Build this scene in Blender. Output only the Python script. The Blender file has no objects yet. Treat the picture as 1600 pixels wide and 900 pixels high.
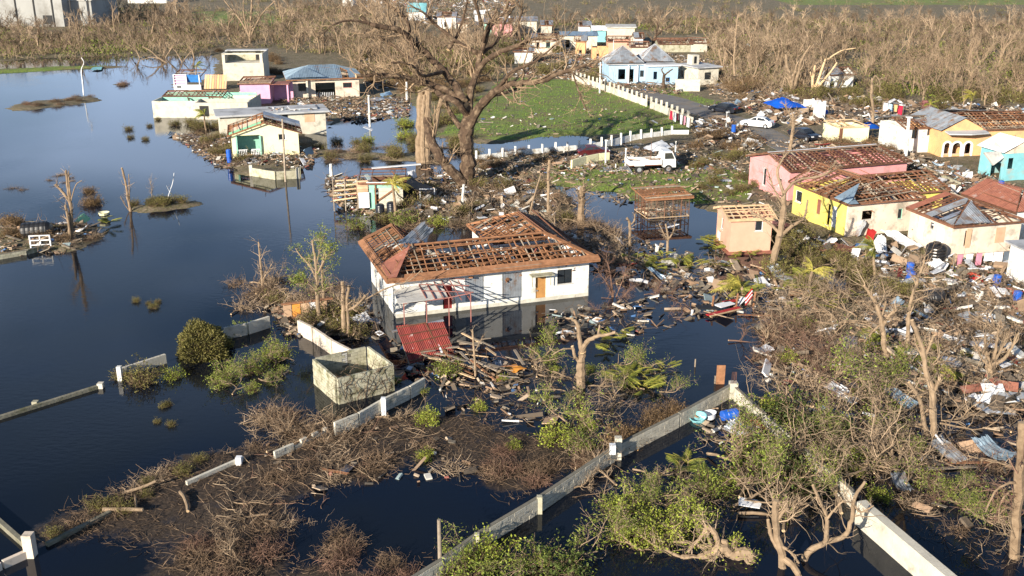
import bpy, math, random
import numpy as np
from mathutils import Vector, Matrix
# ---------------------------------------------------------------- camera, sky, sun
SC = bpy.context.scene
COL = SC.collection
H = 25.0; FPX = 1600.0; PITCH = math.radians(19)
cam = bpy.data.cameras.new('camera'); cam.sensor_width = 36; cam.lens = 36.0
cam.clip_start = 0.5; cam.clip_end = 9000
camo = bpy.data.objects.new('camera', cam); COL.objects.link(camo)
camo.location = (0, 0, H); camo.rotation_euler = (math.radians(90) - PITCH, 0, 0)
SC.camera = camo
SUN_AZ = (-0.57, -0.82); SUN_EL = math.radians(18.5)
w = bpy.data.worlds.new('World'); SC.world = w; w.use_nodes = True
nt = w.node_tree; bg = nt.nodes['Background']; bg.inputs[1].default_value = 0.06
sky = nt.nodes.new('ShaderNodeTexSky'); sky.sky_type = 'NISHITA'; sky.sun_disc = False
sky.sun_elevation = SUN_EL; sky.sun_rotation = math.atan2(SUN_AZ[0], SUN_AZ[1]); sky.air_density = 1.0; sky.dust_density = 0.6; sky.ozone_density = 4.0
# thin cloud bank low in the sky, mixed into the sky texture
tc = nt.nodes.new('ShaderNodeTexCoord'); sep = nt.nodes.new('ShaderNodeSeparateXYZ'); nt.links.new(tc.outputs['Generated'], sep.inputs[0])
mp = nt.nodes.new('ShaderNodeMapping'); mp.inputs['Scale'].default_value = (1.0, 1.0, 3.2); nt.links.new(tc.outputs['Generated'], mp.inputs[0])
cn = nt.nodes.new('ShaderNodeTexNoise'); cn.inputs['Scale'].default_value = 1.9; cn.inputs['Detail'].default_value = 7; cn.inputs['Roughness'].default_value = .5
nt.links.new(mp.outputs[0], cn.inputs['Vector'])
cr = nt.nodes.new('ShaderNodeMapRange'); cr.inputs[1].default_value = .36; cr.inputs[2].default_value = .60
nt.links.new(cn.outputs['Fac'], cr.inputs[0])
el = nt.nodes.new('ShaderNodeMapRange'); el.inputs[1].default_value = .46; el.inputs[2].default_value = .24; nt.links.new(sep.outputs['Z'], el.inputs[0])
mu = nt.nodes.new('ShaderNodeMath'); mu.operation = 'MULTIPLY'; nt.links.new(cr.outputs[0], mu.inputs[0]); nt.links.new(el.outputs[0], mu.inputs[1])
mu2 = nt.nodes.new('ShaderNodeMath'); mu2.operation = 'MULTIPLY'; nt.links.new(mu.outputs[0], mu2.inputs[0]); mu2.inputs[1].default_value = .75
mx = nt.nodes.new('ShaderNodeMixRGB'); nt.links.new(mu2.outputs[0], mx.inputs[0]); nt.links.new(sky.outputs[0], mx.inputs[1]); mx.inputs[2].default_value = (8.5, 11, 15.5, 1)
nt.links.new(mx.outputs[0], bg.inputs[0])
sl = bpy.data.lights.new('sun', 'SUN'); sl.energy = 5.0; sl.angle = math.radians(.5); sl.color = (1.0, .90, .76)
so = bpy.data.objects.new('sun', sl); COL.objects.link(so)
sd = Vector((SUN_AZ[0] * math.cos(SUN_EL), SUN_AZ[1] * math.cos(SUN_EL), math.sin(SUN_EL)))
so.rotation_euler = sd.to_track_quat('Z', 'Y').to_euler(); so.location = (-60, -60, 60)
SC.view_settings.view_transform = 'Standard'; SC.view_settings.look = 'None'
SC.view_settings.exposure = 0.95; SC.view_settings.gamma = 1.0; SC.view_settings.use_curve_mapping = False
# ---------------------------------------------------------------- survey helpers: where a sight line meets the ground
CT, ST = math.cos(PITCH), math.sin(PITCH)
def ray(px, py):
    x = (px - 800) / FPX; y = (py - 450) / FPX
    return np.array((x, CT - y * ST, -ST - y * CT))
def G(px, py, z=0.0):
    d = ray(px, py); t = (H - z) / (-d[2]); return np.array((d[0] * t, d[1] * t, z))
def AY(px, py, Y):
    d = ray(px, py); t = Y / d[1]; return np.array((d[0] * t, Y, H + d[2] * t))
def zat(P, py):
    q = (py - 450) / FPX; return H + P[1] * (q * CT + ST) / (q * ST - CT)
def unit(v): return v / np.maximum(np.linalg.norm(v, axis=-1, keepdims=True), 1e-9)
R0 = np.random.default_rng(7)
# ---------------------------------------------------------------- mesh builder
class MB:
    def __init__(s): s.V = []; s.Q = []; s.T = []; s.qm = []; s.tm = []; s.A = []; s.n = 0
    def add(s, v, q=None, t=None, m=0, a=0.5):
        v = np.asarray(v, float).reshape(-1, 3)
        if q is not None and len(q):
            q = np.asarray(q, np.int64).reshape(-1, 4); s.Q.append(q + s.n); s.qm.append(np.broadcast_to(np.asarray(m), (len(q),)) if np.ndim(m) == 0 else m)
        if t is not None and len(t):
            t = np.asarray(t, np.int64).reshape(-1, 3); s.T.append(t + s.n); s.tm.append(np.broadcast_to(np.asarray(m), (len(t),)) if np.ndim(m) == 0 else np.zeros(len(t), int))
        s.V.append(v); s.A.append(np.broadcast_to(np.asarray(a, float), (len(v),))); s.n += len(v); return s
    def mesh(s, name, mats, smooth=False):
        me = bpy.data.meshes.new(name)
        V = np.concatenate(s.V) if s.V else np.zeros((0, 3))
        Q = np.concatenate(s.Q) if s.Q else np.zeros((0, 4), np.int64); T = np.concatenate(s.T) if s.T else np.zeros((0, 3), np.int64)
        me.vertices.add(len(V)); me.vertices.foreach_set('co', V.astype(np.float32).ravel())
        nl = Q.size + T.size; me.loops.add(nl); me.loops.foreach_set('vertex_index', np.concatenate([Q.ravel(), T.ravel()]).astype(np.int32))
        me.polygons.add(len(Q) + len(T))
        ls = np.concatenate([np.arange(len(Q)) * 4, Q.size + np.arange(len(T)) * 3]).astype(np.int32)
        me.polygons.foreach_set('loop_start', ls)
        mi = np.concatenate([np.concatenate(s.qm) if s.qm else np.zeros(0), np.concatenate(s.tm) if s.tm else np.zeros(0)]).astype(np.int32)
        me.polygons.foreach_set('material_index', mi)
        me.polygons.foreach_set('use_smooth', np.full(len(mi), bool(smooth)))
        at = me.attributes.new('rnd', 'FLOAT', 'POINT'); at.data.foreach_set('value', np.concatenate(s.A).astype(np.float32) if s.A else np.zeros(0, np.float32))
        for m in (mats if isinstance(mats, (list, tuple)) else [mats]): me.materials.append(m)
        me.update(calc_edges=True); return me
    def obj(s, name, mats, parent=None, smooth=False, link=True, **kw):
        o = bpy.data.objects.new(name, s.mesh(name, mats, smooth))
        if link: COL.objects.link(o)
        if parent is not None: o.parent = parent
        for k, v in kw.items(): o[k] = v
        return o
    def box(s, c, sz, R=None, m=0, a=.5): return s.boxes([c], [sz], None if R is None else [R], m, a)
    def boxes(s, C, S, R=None, m=0, a=.5):
        C = np.asarray(C, float); S = np.asarray(S, float) / 2; N = len(C)
        k = np.array([(-1, -1, -1), (1, -1, -1), (1, 1, -1), (-1, 1, -1), (-1, -1, 1), (1, -1, 1), (1, 1, 1), (-1, 1, 1)], float)
        v = k[None] * S[:, None]
        if R is not None: v = np.einsum('nij,nkj->nki', np.asarray(R, float), v)
        v = v + C[:, None]
        f = np.array([(0, 3, 2, 1), (4, 5, 6, 7), (0, 1, 5, 4), (1, 2, 6, 5), (2, 3, 7, 6), (3, 0, 4, 7)])
        q = (f[None] + (np.arange(N) * 8)[:, None, None]).reshape(-1, 4)
        aa = np.repeat(np.broadcast_to(np.asarray(a, float), (N,)), 8)
        return s.add(v, q, m=m, a=aa)
    def tubes(s, P, R, sides=4, m=0, a=.5, cap=True, capm=None):
        P = np.asarray(P, float); N, K = P.shape[:2]; R = np.broadcast_to(np.asarray(R, float), (N, K))
        T = np.empty_like(P); T[:, 1:-1] = P[:, 2:] - P[:, :-2]; T[:, 0] = P[:, 1] - P[:, 0]; T[:, -1] = P[:, -1] - P[:, -2]; T = unit(T)
        av = unit(P[:, -1] - P[:, 0]); ref = np.where(np.abs(av[:, 2:3]) > .8, np.array([[1., .13, 0]]), np.array([[0, .1, 1.]]))
        n1 = unit(np.cross(T, ref[:, None])); n2 = np.cross(T, n1)
        an = np.arange(sides) * 2 * math.pi / sides
        v = P[:, :, None] + R[:, :, None, None] * (np.cos(an)[None, None, :, None] * n1[:, :, None] + np.sin(an)[None, None, :, None] * n2[:, :, None])
        base = (np.arange(N) * K * sides)[:, None, None] + (np.arange(K - 1) * sides)[None, :, None]
        j = np.arange(sides); j2 = (j + 1) % sides
        q = np.stack([base + j, base + j2, base + sides + j2, base + sides + j], -1).reshape(-1, 4)
        n0 = s.n; aa = np.repeat(np.broadcast_to(np.asarray(a, float), (N,)), K * sides)
        s.add(v, q, m=m, a=aa)
        if cap and sides > 3:
            e = n0 + (np.arange(N) * K * sides)[:, None] + (K - 1) * sides
            b = n0 + (np.arange(N) * K * sides)[:, None]
            for i in range(1, sides - 1):
                s.T.append(np.concatenate([e, e + i, e + i + 1], 1)); s.tm.append(np.full(N, m if capm is None else capm))
                s.T.append(np.concatenate([b, b + i + 1, b + i], 1)); s.tm.append(np.full(N, m if capm is None else capm))
        return s
    def leaves(s, rng, C, D, L, W, m=0, a=None, flat=0.0):
        C = np.asarray(C, float); N = len(C); D = unit(D); r = rng.normal(size=(N, 3)); r[:, 2] += flat * 3
        sd_ = unit(np.cross(D, r)); L = np.broadcast_to(np.asarray(L, float), (N,))[:, None]; W = np.broadcast_to(np.asarray(W, float), (N,))[:, None]
        v = np.stack([C, C + D * L * .45 + sd_ * W * .5, C + D * L, C + D * L * .45 - sd_ * W * .5], 1)
        q = (np.arange(4)[None] + (np.arange(N) * 4)[:, None]); a = rng.random(N) if a is None else np.broadcast_to(a, (N,))
        return s.add(v, q, m=m, a=np.repeat(a, 4))
    def poly(s, pts, m=0, a=.5, thick=0):
        pts = np.asarray(pts, float); n = len(pts)
        if thick:
            nr = unit(np.cross(pts[1] - pts[0], pts[2] - pts[0])); b = pts - nr * thick
            s.add(np.concatenate([pts, b]), None, [(0, i, i + 1) for i in range(1, n - 1)] + [(n, n + i + 1, n + i) for i in range(1, n - 1)], m, a)
            i0 = s.n - 2 * n; s.Q.append(np.array([(i0 + i, i0 + n + i, i0 + n + (i + 1) % n, i0 + (i + 1) % n) for i in range(n)])); s.qm.append(np.full(n, m))
        else: s.add(pts, None, [(0, i, i + 1) for i in range(1, n - 1)], m, a)
        return s
    def lathe(s, prof, seg=16, m=0, c=(0, 0, 0)):
        an = np.arange(seg) * 2 * math.pi / seg
        v = np.array([[(r * math.cos(t) + c[0], r * math.sin(t) + c[1], z + c[2]) for t in an] for r, z in prof])
        K = len(prof); q = [(k * seg + j, k * seg + (j + 1) % seg, (k + 1) * seg + (j + 1) % seg, (k + 1) * seg + j) for k in range(K - 1) for j in range(seg)]
        return s.add(v, q, m=m)
def rotz(a): c, s_ = math.cos(a), math.sin(a); return np.array([[c, -s_, 0], [s_, c, 0], [0, 0, 1.]])
def rrot(rng, N, tilt=.3):
    a = rng.uniform(0, 6.283, N); b = rng.normal(0, tilt, N); c = rng.normal(0, tilt, N)
    Z = np.zeros((N, 3, 3)); X = np.zeros((N, 3, 3)); Y = np.zeros((N, 3, 3))
    Z[:, 0, 0] = np.cos(a); Z[:, 0, 1] = -np.sin(a); Z[:, 1, 0] = np.sin(a); Z[:, 1, 1] = np.cos(a); Z[:, 2, 2] = 1
    X[:, 0, 0] = 1; X[:, 1, 1] = np.cos(b); X[:, 1, 2] = -np.sin(b); X[:, 2, 1] = np.sin(b); X[:, 2, 2] = np.cos(b)
    Y[:, 1, 1] = 1; Y[:, 0, 0] = np.cos(c); Y[:, 0, 2] = np.sin(c); Y[:, 2, 0] = -np.sin(c); Y[:, 2, 2] = np.cos(c)
    return Z @ X @ Y
# ---------------------------------------------------------------- materials
def mat(name, c1, c2=None, scale=2.0, rough=.85, metal=0.0, bump=0.0, rnd=0.0, orn=0.0, ramp=None, stain=None, st=(.5, .65), sscale=.6, trans=0.0, bscale=None, spec=.3, obj=False, stretch=None):
    m = bpy.data.materials.new(name); m.use_nodes = True; t = m.node_tree; N = t.nodes; L = t.links; b = N['Principled BSDF']
    b.inputs['Roughness'].default_value = rough; b.inputs['Metallic'].default_value = metal; b.inputs['Specular IOR Level'].default_value = spec
    if obj: g = N.new('ShaderNodeTexCoord'); pos = g.outputs['Object']
    else: g = N.new('ShaderNodeNewGeometry'); pos = g.outputs['Position']
    if stretch:
        mpn = N.new('ShaderNodeMapping'); mpn.inputs['Scale'].default_value = stretch; L.new(pos, mpn.inputs[0]); pos = mpn.outputs[0]
    def noise(sc, det=6, ro=.6):
        n = N.new('ShaderNodeTexNoise'); n.inputs['Scale'].default_value = sc; n.inputs['Detail'].default_value = det; n.inputs['Roughness'].default_value = ro; L.new(pos, n.inputs['Vector']); return n.outputs['Fac']
    at = None
    if rnd or ramp: at = N.new('ShaderNodeAttribute'); at.attribute_name = 'rnd'
    if ramp:
        r = N.new('ShaderNodeValToRGB'); r.color_ramp.interpolation = 'CONSTANT'; e = r.color_ramp.elements
        while len(e) < len(ramp): e.new(.5)
        for i, c in enumerate(ramp): e[i].position = i / len(ramp); e[i].color = (*c, 1)
        L.new(at.outputs['Fac'], r.inputs[0]); col = r.outputs[0]
        nn = N.new('ShaderNodeMapRange'); L.new(noise(scale), nn.inputs[0]); nn.inputs[3].default_value = .55; nn.inputs[4].default_value = 1.35
        h = N.new('ShaderNodeVectorMath'); h.operation = 'SCALE'; L.new(col, h.inputs[0]); L.new(nn.outputs[0], h.inputs['Scale']); col = h.outputs[0]
    else:
        if c2 is None: c2 = tuple(x * .6 for x in c1)
        f = N.new('ShaderNodeMapRange'); f.inputs[1].default_value = .34; f.inputs[2].default_value = .66; L.new(noise(scale), f.inputs[0])
        x = N.new('ShaderNodeMixRGB'); L.new(f.outputs[0], x.inputs[0]); x.inputs[1].default_value = (*c1, 1); x.inputs[2].default_value = (*c2, 1); col = x.outputs[0]
        if stain:
            f = N.new('ShaderNodeMapRange'); f.inputs[1].default_value = st[0]; f.inputs[2].default_value = st[1]; L.new(noise(sscale, 8, .65), f.inputs[0])
            x = N.new('ShaderNodeMixRGB'); L.new(f.outputs[0], x.inputs[0]); L.new(col, x.inputs[1]); x.inputs[2].default_value = (*stain, 1); col = x.outputs[0]
    def scaleby(col, sock, amt):
        r = N.new('ShaderNodeMapRange'); L.new(sock, r.inputs[0]); r.inputs[3].default_value = 1 - amt; r.inputs[4].default_value = 1 + amt
        h = N.new('ShaderNodeVectorMath'); h.operation = 'SCALE'; L.new(col, h.inputs[0]); L.new(r.outputs[0], h.inputs['Scale']); return h.outputs[0]
    if rnd and not ramp: col = scaleby(col, at.outputs['Fac'], rnd)
    if orn: oi = N.new('ShaderNodeObjectInfo'); col = scaleby(col, oi.outputs['Random'], orn)
    L.new(col, b.inputs['Base Color'])
    if bump:
        bn = N.new('ShaderNodeBump'); bn.inputs['Strength'].default_value = bump; bn.inputs['Distance'].default_value = .05; L.new(noise(bscale or scale * 4, 5), bn.inputs['Height']); L.new(bn.outputs[0], b.inputs['Normal'])
    if trans:
        tr = N.new('ShaderNodeBsdfTranslucent'); L.new(col, tr.inputs[0]); ms = N.new('ShaderNodeMixShader'); ms.inputs[0].default_value = trans
        L.new(b.outputs[0], ms.inputs[1]); L.new(tr.outputs[0], ms.inputs[2]); L.new(ms.outputs[0], N['Material Output'].inputs[0])
    return m
M = {}
def D(k, *a, **kw): M[k] = mat(k, *a, **kw)
D('white_wall', (.74, .74, .71), (.60, .60, .56), 1.1, .8, stain=(.38, .34, .27), st=(.53, .68), sscale=1.3)
D('water_line', (.42, .40, .33), (.6, .58, .5), 2, .8)
D('cream_wall', (.70, .60, .49), (.57, .48, .38), .8, .85, stain=(.32, .28, .22), st=(.52, .68), sscale=.9)
D('pale_yellow_wall', (.84, .80, .50), (.76, .72, .46), 1, .8, stain=(.40, .38, .26), st=(.62, .75))
D('yellow_wall', (.74, .62, .14), (.62, .52, .13), 1, .8, stain=(.36, .32, .18), st=(.52, .68))
D('pink_wall', (.74, .32, .32), (.62, .28, .28), 1, .8, stain=(.34, .22, .19), st=(.50, .68))
D('magenta_wall', (.72, .38, .52), (.6, .31, .44), 1, .8, stain=(.40, .25, .3), st=(.6, .75))
D('peach_wall', (.66, .37, .26), (.57, .32, .225), 1, .8, stain=(.40, .27, .20), st=(.54, .72))
D('orange_wall', (.72, .41, .19), (.64, .36, .17), 1, .8, stain=(.38, .26, .16), st=(.52, .7))
D('blue_wall', (.38, .56, .70), (.33, .48, .61), 1, .8, stain=(.3, .36, .4), st=(.54, .7))
D('deep_blue', (.05, .22, .55), (.04, .17, .45), 2, .5)
D('turquoise', (.22, .52, .56), (.18, .42, .46), 1, .7, stain=(.33, .36, .32), st=(.54, .7))
D('mint', (.30, .60, .46), (.22, .46, .36), 2, .7, stain=(.25, .28, .22), st=(.55, .7))
D('block', (.46, .43, .36), (.36, .33, .27), 1.5, .95, bump=.5, stain=(.20, .19, .13), st=(.54, .72), sscale=.8, orn=.12, bscale=14)
D('pale_block', (.60, .56, .46), (.48, .45, .37), 1.5, .95, bump=.4, stain=(.27, .26, .20), st=(.56, .72), sscale=.9, orn=.10, bscale=14)
D('mossy_block', (.46, .44, .33), (.34, .32, .23), 1.5, .95, bump=.5, stain=(.15, .145, .07), st=(.50, .68), sscale=1.4, orn=.12, bscale=14)
D('mortar', (.20, .185, .15), (.14, .13, .10), 3, .95)
D('dark_block', (.24, .225, .17), (.15, .14, .10), 1.5, .95, bump=.5, stain=(.10, .10, .05), st=(.5, .66), sscale=1.2)
D('warehouse_grey', (.36, .36, .34), (.29, .29, .275), .1, .9, stain=(.2, .19, .17), st=(.5, .7), sscale=.15)
D('concrete', (.55, .54, .50), (.42, .41, .38), .8, .9, bump=.3, stain=(.22, .21, .18), st=(.55, .72), sscale=.5)
D('roof_slab', (.50, .51, .52), (.38, .39, .40), .5, .85, stain=(.2, .2, .2), st=(.52, .7), sscale=.4)
D('new_wood', (.33, .16, .08), (.19, .09, .045), 3, .8, orn=.3, stain=(.20, .10, .05), st=(.5, .7), sscale=2)
D('dark_wood', (.20, .095, .055), (.11, .05, .03), 3, .8, orn=.35)
D('grey_wood', (.34, .28, .21), (.2, .16, .12), 3, .9, orn=.35)
D('pale_wood', (.62, .45, .27), (.48, .33, .19), 3, .8, orn=.25)
D('door_wood', (.46, .24, .08), (.34, .17, .06), 2, .6)
D('tin', (.46, .49, .52), (.30, .33, .36), 1.5, .42, .5, stain=(.28, .17, .10), st=(.50, .66), sscale=.9, orn=.15, spec=.5)
D('blue_tin', (.30, .40, .48), (.22, .30, .37), 1.5, .45, .35, stain=(.3, .25, .2), st=(.6, .75), orn=.15)
D('white_panel', (.78, .79, .80), (.62, .63, .63), 1.5, .6, orn=.1, stain=(.35, .3, .24), st=(.62, .76))
D('red_tin', (.30, .055, .04), (.20, .04, .035), 2, .5, .1, orn=.15, stain=(.50, .46, .43), st=(.63, .72), sscale=1.6)
D('rust_tin', (.32, .13, .085), (.22, .085, .06), 2, .7, .1, stain=(.40, .33, .3), st=(.58, .75), sscale=1.1)
D('red_paint', (.42, .03, .03), (.33, .025, .025), 2, .5)
D('steel_paint', (.28, .12, .10), (.2, .08, .07), 2, .6)
D('dark', (.012, .012, .013), (.02, .02, .02), 2, .6)
D('glass', (.02, .025, .03), (.03, .035, .04), 1, .08, spec=.7)
D('black_plastic', (.012, .012, .013), (.02, .02, .021), 2, .35, spec=.5)
D('blue_plastic', (.02, .11, .50), (.015, .09, .42), 2, .35, spec=.5)
D('red_plastic', (.60, .07, .03), (.5, .05, .03), 2, .4)
D('white_plastic', (.80, .81, .82), (.68, .69, .7), 2, .4)
D('tarp', (.01, .12, .62), (.01, .08, .45), .8, .5, bump=.4)
D('cloth_red', (.5, .02, .06), (.4, .02, .05), 3, .9)
D('cloth_white', (.75, .76, .78), (.6, .62, .64), 3, .9)
D('cloth_grey', (.12, .15, .18), (.09, .11, .14), 3, .9)
D('cloth_pink', (.62, .25, .33), (.5, .2, .27), 3, .9)
D('board', (.55, .37, .24), (.44, .29, .18), 1.5, .8, orn=.25)
D('orange_board', (.70, .30, .05), (.6, .25, .05), 1.5, .6)
D('car_white', (.78, .78, .77), (.7, .7, .68), 1, .3, spec=.6, stain=(.42, .36, .28), st=(.57, .72), sscale=1.5)
D('car_black', (.012, .014, .02), (.02, .022, .03), 1, .25, spec=.6)
D('car_maroon', (.09, .012, .014), (.05, .01, .01), 1, .3, spec=.6)
D('rubber', (.015, .015, .015), (.025, .025, .025), 2, .9)
D('litter', (1, 1, 1), scale=2, rough=.8, ramp=[(.72, .72, .72), (.22, .17, .12), (.55, .56, .58), (.25, .16, .10), (.40, .31, .22), (.10, .08, .06), (.65, .62, .55), (.06, .14, .30), (.33, .23, .15), (.07, .06, .05), (.60, .57, .52), (.26, .09, .07), (.20, .17, .13), (.30, .38, .38), (.5, .48, .44), (.14, .11, .08)])
D('dull_litter', (1, 1, 1), scale=2, rough=.85, ramp=[(.30, .22, .15), (.2, .14, .09), (.5, .38, .25), (.12, .09, .06), (.4, .36, .3), (.25, .14, .08), (.6, .58, .54), (.16, .12, .08)])
D('bark', (.30, .215, .135), (.17, .115, .07), 3, .9, bump=.4, rnd=.25, orn=.15)
D('dark_bark', (.10, .064, .04), (.045, .029, .019), 2.0, .9, bump=.6, rnd=.2, stain=(.25, .18, .115), st=(.5, .7), sscale=1.5)
D('pale_bark', (.31, .225, .145), (.19, .135, .085), 2.5, .9, bump=.4, rnd=.2, orn=.1)
D('heartwood', (.62, .46, .27), (.5, .34, .19), 4, .8, orn=.1)
D('twig', (.20, .135, .085), (.10, .068, .043), 1.0, .9, rnd=.7, orn=.1)
D('pale_twig', (.36, .27, .18), (.19, .135, .088), 1.0, .9, rnd=.6, orn=.1)
D('red_twig', (.22, .13, .088), (.13, .075, .053), 1.0, .9, rnd=.4, orn=.1)
D('forest_twig', (.30, .22, .145), (.145, .098, .062), .06, .9, rnd=.45, orn=.28)
D('leaf', (.25, .29, .05), (.13, .17, .03), .8, .6, rnd=.5, orn=.2, trans=.3)
D('dark_leaf', (.11, .145, .03), (.06, .085, .02), .8, .6, rnd=.45, orn=.15, trans=.25)
D('bright_leaf', (.38, .42, .06), (.24, .29, .04), .8, .6, rnd=.45, orn=.15, trans=.35)
D('olive_leaf', (.20, .18, .05), (.10, .09, .028), .8, .7, rnd=.5, orn=.15, trans=.2)
D('brown_leaf', (.23, .145, .065), (.13, .085, .04), .8, .8, rnd=.5, orn=.15, trans=.2)
D('scrub_leaf', (.17, .155, .055), (.09, .09, .035), .15, .8, rnd=.5, orn=.2, trans=.15)
D('palm_leaf', (.28, .29, .05), (.15, .18, .03), .8, .5, rnd=.4, orn=.25, trans=.3)
D('yellow_frond', (.50, .42, .09), (.34, .32, .07), 1.5, .6, rnd=.4, orn=.15, trans=.3)
D('grass', (.17, .26, .035), (.10, .17, .025), .6, .8, rnd=.4, trans=.2)
# ---------------------------------------------------------------- things
def thing(name, label, cat, loc=(0, 0, 0), rz=0, group=None, link=True):
    o = bpy.data.objects.new(name, None); o.location = loc; o.rotation_euler = (0, 0, rz); o.empty_display_size = .3
    if link: COL.objects.link(o)
    return tag(o, label, cat, group)
def tag(o, label, cat, group=None, kind=None):
    if label: o['label'] = label
    if cat: o['category'] = cat
    if group: o['group'] = group
    if kind: o['kind'] = kind
    return o
class Proto:
    """one thing with its parts; place() uses the original first and copies after that"""
    def __init__(s, name, cat, parts, subs=None):
        s.root = bpy.data.objects.new(name, None); s.root['category'] = cat; s.kids = []
        for (n, mesh) in parts:
            o = bpy.data.objects.new(n, mesh); o.parent = s.root; s.kids.append(o)
        s.used = False
    def place(s, loc, rz=0, sc=1.0, label='', group=None, tilt=(0, 0), cat=None):
        if not s.used: r = s.root; ks = s.kids; s.used = True
        else:
            r = s.root.copy(); ks = []
            for k in s.kids: c = k.copy(); c.parent = r; ks.append(c)
        COL.objects.link(r)
        for k in ks: COL.objects.link(k)
        r.location = tuple(loc); r.rotation_euler = (tilt[0], tilt[1], rz); r.scale = (sc, sc, sc) if np.isscalar(sc) else sc
        r['label'] = label
        if cat: r['category'] = cat
        for kk in ('group',):
            if group: r[kk] = group
            elif kk in r: del r[kk]
        return r
class Solo(Proto):
    """a thing that is a single mesh"""
    def __init__(s, name, cat, mesh): s.root = bpy.data.objects.new(name, mesh); s.root['category'] = cat; s.kids = []; s.used = False
_beam = {}
def beam(p, q, w_, h_, m, name='rafter', parent=None, up=(0, 0, 1)):
    """a squared timber from p to q; alike ones share one unit mesh"""
    if m not in _beam:
        b = MB(); b.box((0, 0, 0), (1, 1, 1)); _beam[m] = b.mesh('timber', M[m])
    p = Vector(p); q = Vector(q); d = q - p; L = d.length
    if L < .02: return None
    x = d / L; u = Vector(up); y = u.cross(x)
    if y.length < 1e-3: y = Vector((0, 1, 0)).cross(x)
    y.normalize(); z = x.cross(y)
    o = bpy.data.objects.new(name, _beam[m]); COL.objects.link(o)
    mw = Matrix((x, y, z)).transposed().to_4x4(); mw.translation = (p + q) / 2
    mw = mw @ Matrix.Diagonal((L, w_, h_, 1))
    if parent is not None: o.parent = parent
    o.matrix_local = mw
    return o
# ---------------------------------------------------------------- ground, water
def sdist(X, Y, poly):
    """signed distance to a polygon, positive inside"""
    P = np.asarray(poly); n = len(P); d2 = np.full(X.shape, 1e18); ins = np.zeros(X.shape, bool)
    for i in range(n):
        ax, ay = P[i][:2]; bx, by = P[(i + 1) % n][:2]; ex, ey = bx - ax, by - ay
        t = np.clip(((X - ax) * ex + (Y - ay) * ey) / (ex * ex + ey * ey + 1e-12), 0, 1)
        d2 = np.minimum(d2, (X - ax - t * ex) ** 2 + (Y - ay - t * ey) ** 2)
        c = ((ay > Y) != (by > Y)); xi = ax + (Y - ay) * ex / (ey if abs(ey) > 1e-12 else 1e-12); ins ^= c & (X < xi)
    return np.where(ins, 1, -1) * np.sqrt(d2)
def gp(pts, z=0.0): return [G(x, y, z)[:2] for x, y in pts]
_nr = np.random.default_rng(3); _nk = _nr.normal(size=(40, 2)); _np = _nr.uniform(0, 6.28, 40)
def noise2(X, Y, s, o=0):
    r = 0
    for i in range(o, o + 10): r = r + np.sin(_nk[i, 0] * X * s + _nk[i, 1] * Y * s + _np[i])
    return r / 3.2
LAND = [
 [(-3000, -80), (-3000, 98), (0, 97), (60, 91), (130, 89), (230, 88), (335, 86), (338, 122), (300, 128), (262, 132), (300, 150), (400, 172), (512, 178), (516, 200), (560, 172), (590, 152), (640, 150), (655, 185), (700, 222), (780, 226), (840, 216), (900, 212), (930, 222), (1000, 225), (900, 233), (850, 236), (740, 243), (735, 275), (800, 276), (860, 287), (900, 296), (975, 305), (1003, 330), (1075, 316), (1105, 330), (1200, 338), (1240, 352), (1275, 385), (1330, 395), (1395, 408), (1420, 440), (1480, 480), (1530, 490), (1570, 530), (1585, 600), (1680, 700), (3000, 900), (5000, -80)],
 [(525, 300), (560, 285), (620, 280), (735, 272), (800, 280), (880, 292), (900, 320), (860, 350), (760, 350), (700, 352), (640, 352), (590, 342), (540, 320)],
 [(322, 208), (352, 262), (380, 276), (440, 278), (455, 262), (470, 245), (520, 245), (600, 250), (690, 258), (700, 240), (600, 240), (540, 238), (500, 230), (470, 205), (400, 185), (345, 190)],
 [(-300, 330), (0, 345), (60, 345), (150, 350), (165, 372), (110, 392), (0, 398), (-300, 420)],
 [(195, 322), (215, 316), (270, 320), (308, 312), (305, 322), (240, 332), (200, 334)],
 [(-300, 113), (0, 109), (60, 106), (210, 102), (215, 105), (60, 111), (0, 116), (-300, 121)],
 [(5, 170), (30, 162), (100, 154), (150, 150), (148, 158), (90, 167), (20, 177)],
 [(178, 132), (192, 127), (198, 131), (188, 136)],
 [(455, 480), (520, 470), (560, 500), (545, 530), (480, 525), (450, 500)],
 [(1230, 470), (1300, 455), (1390, 480), (1450, 520), (1470, 580), (1400, 600), (1330, 560), (1290, 520)],
]
LANDW = [gp(p) for p in LAND]
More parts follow.
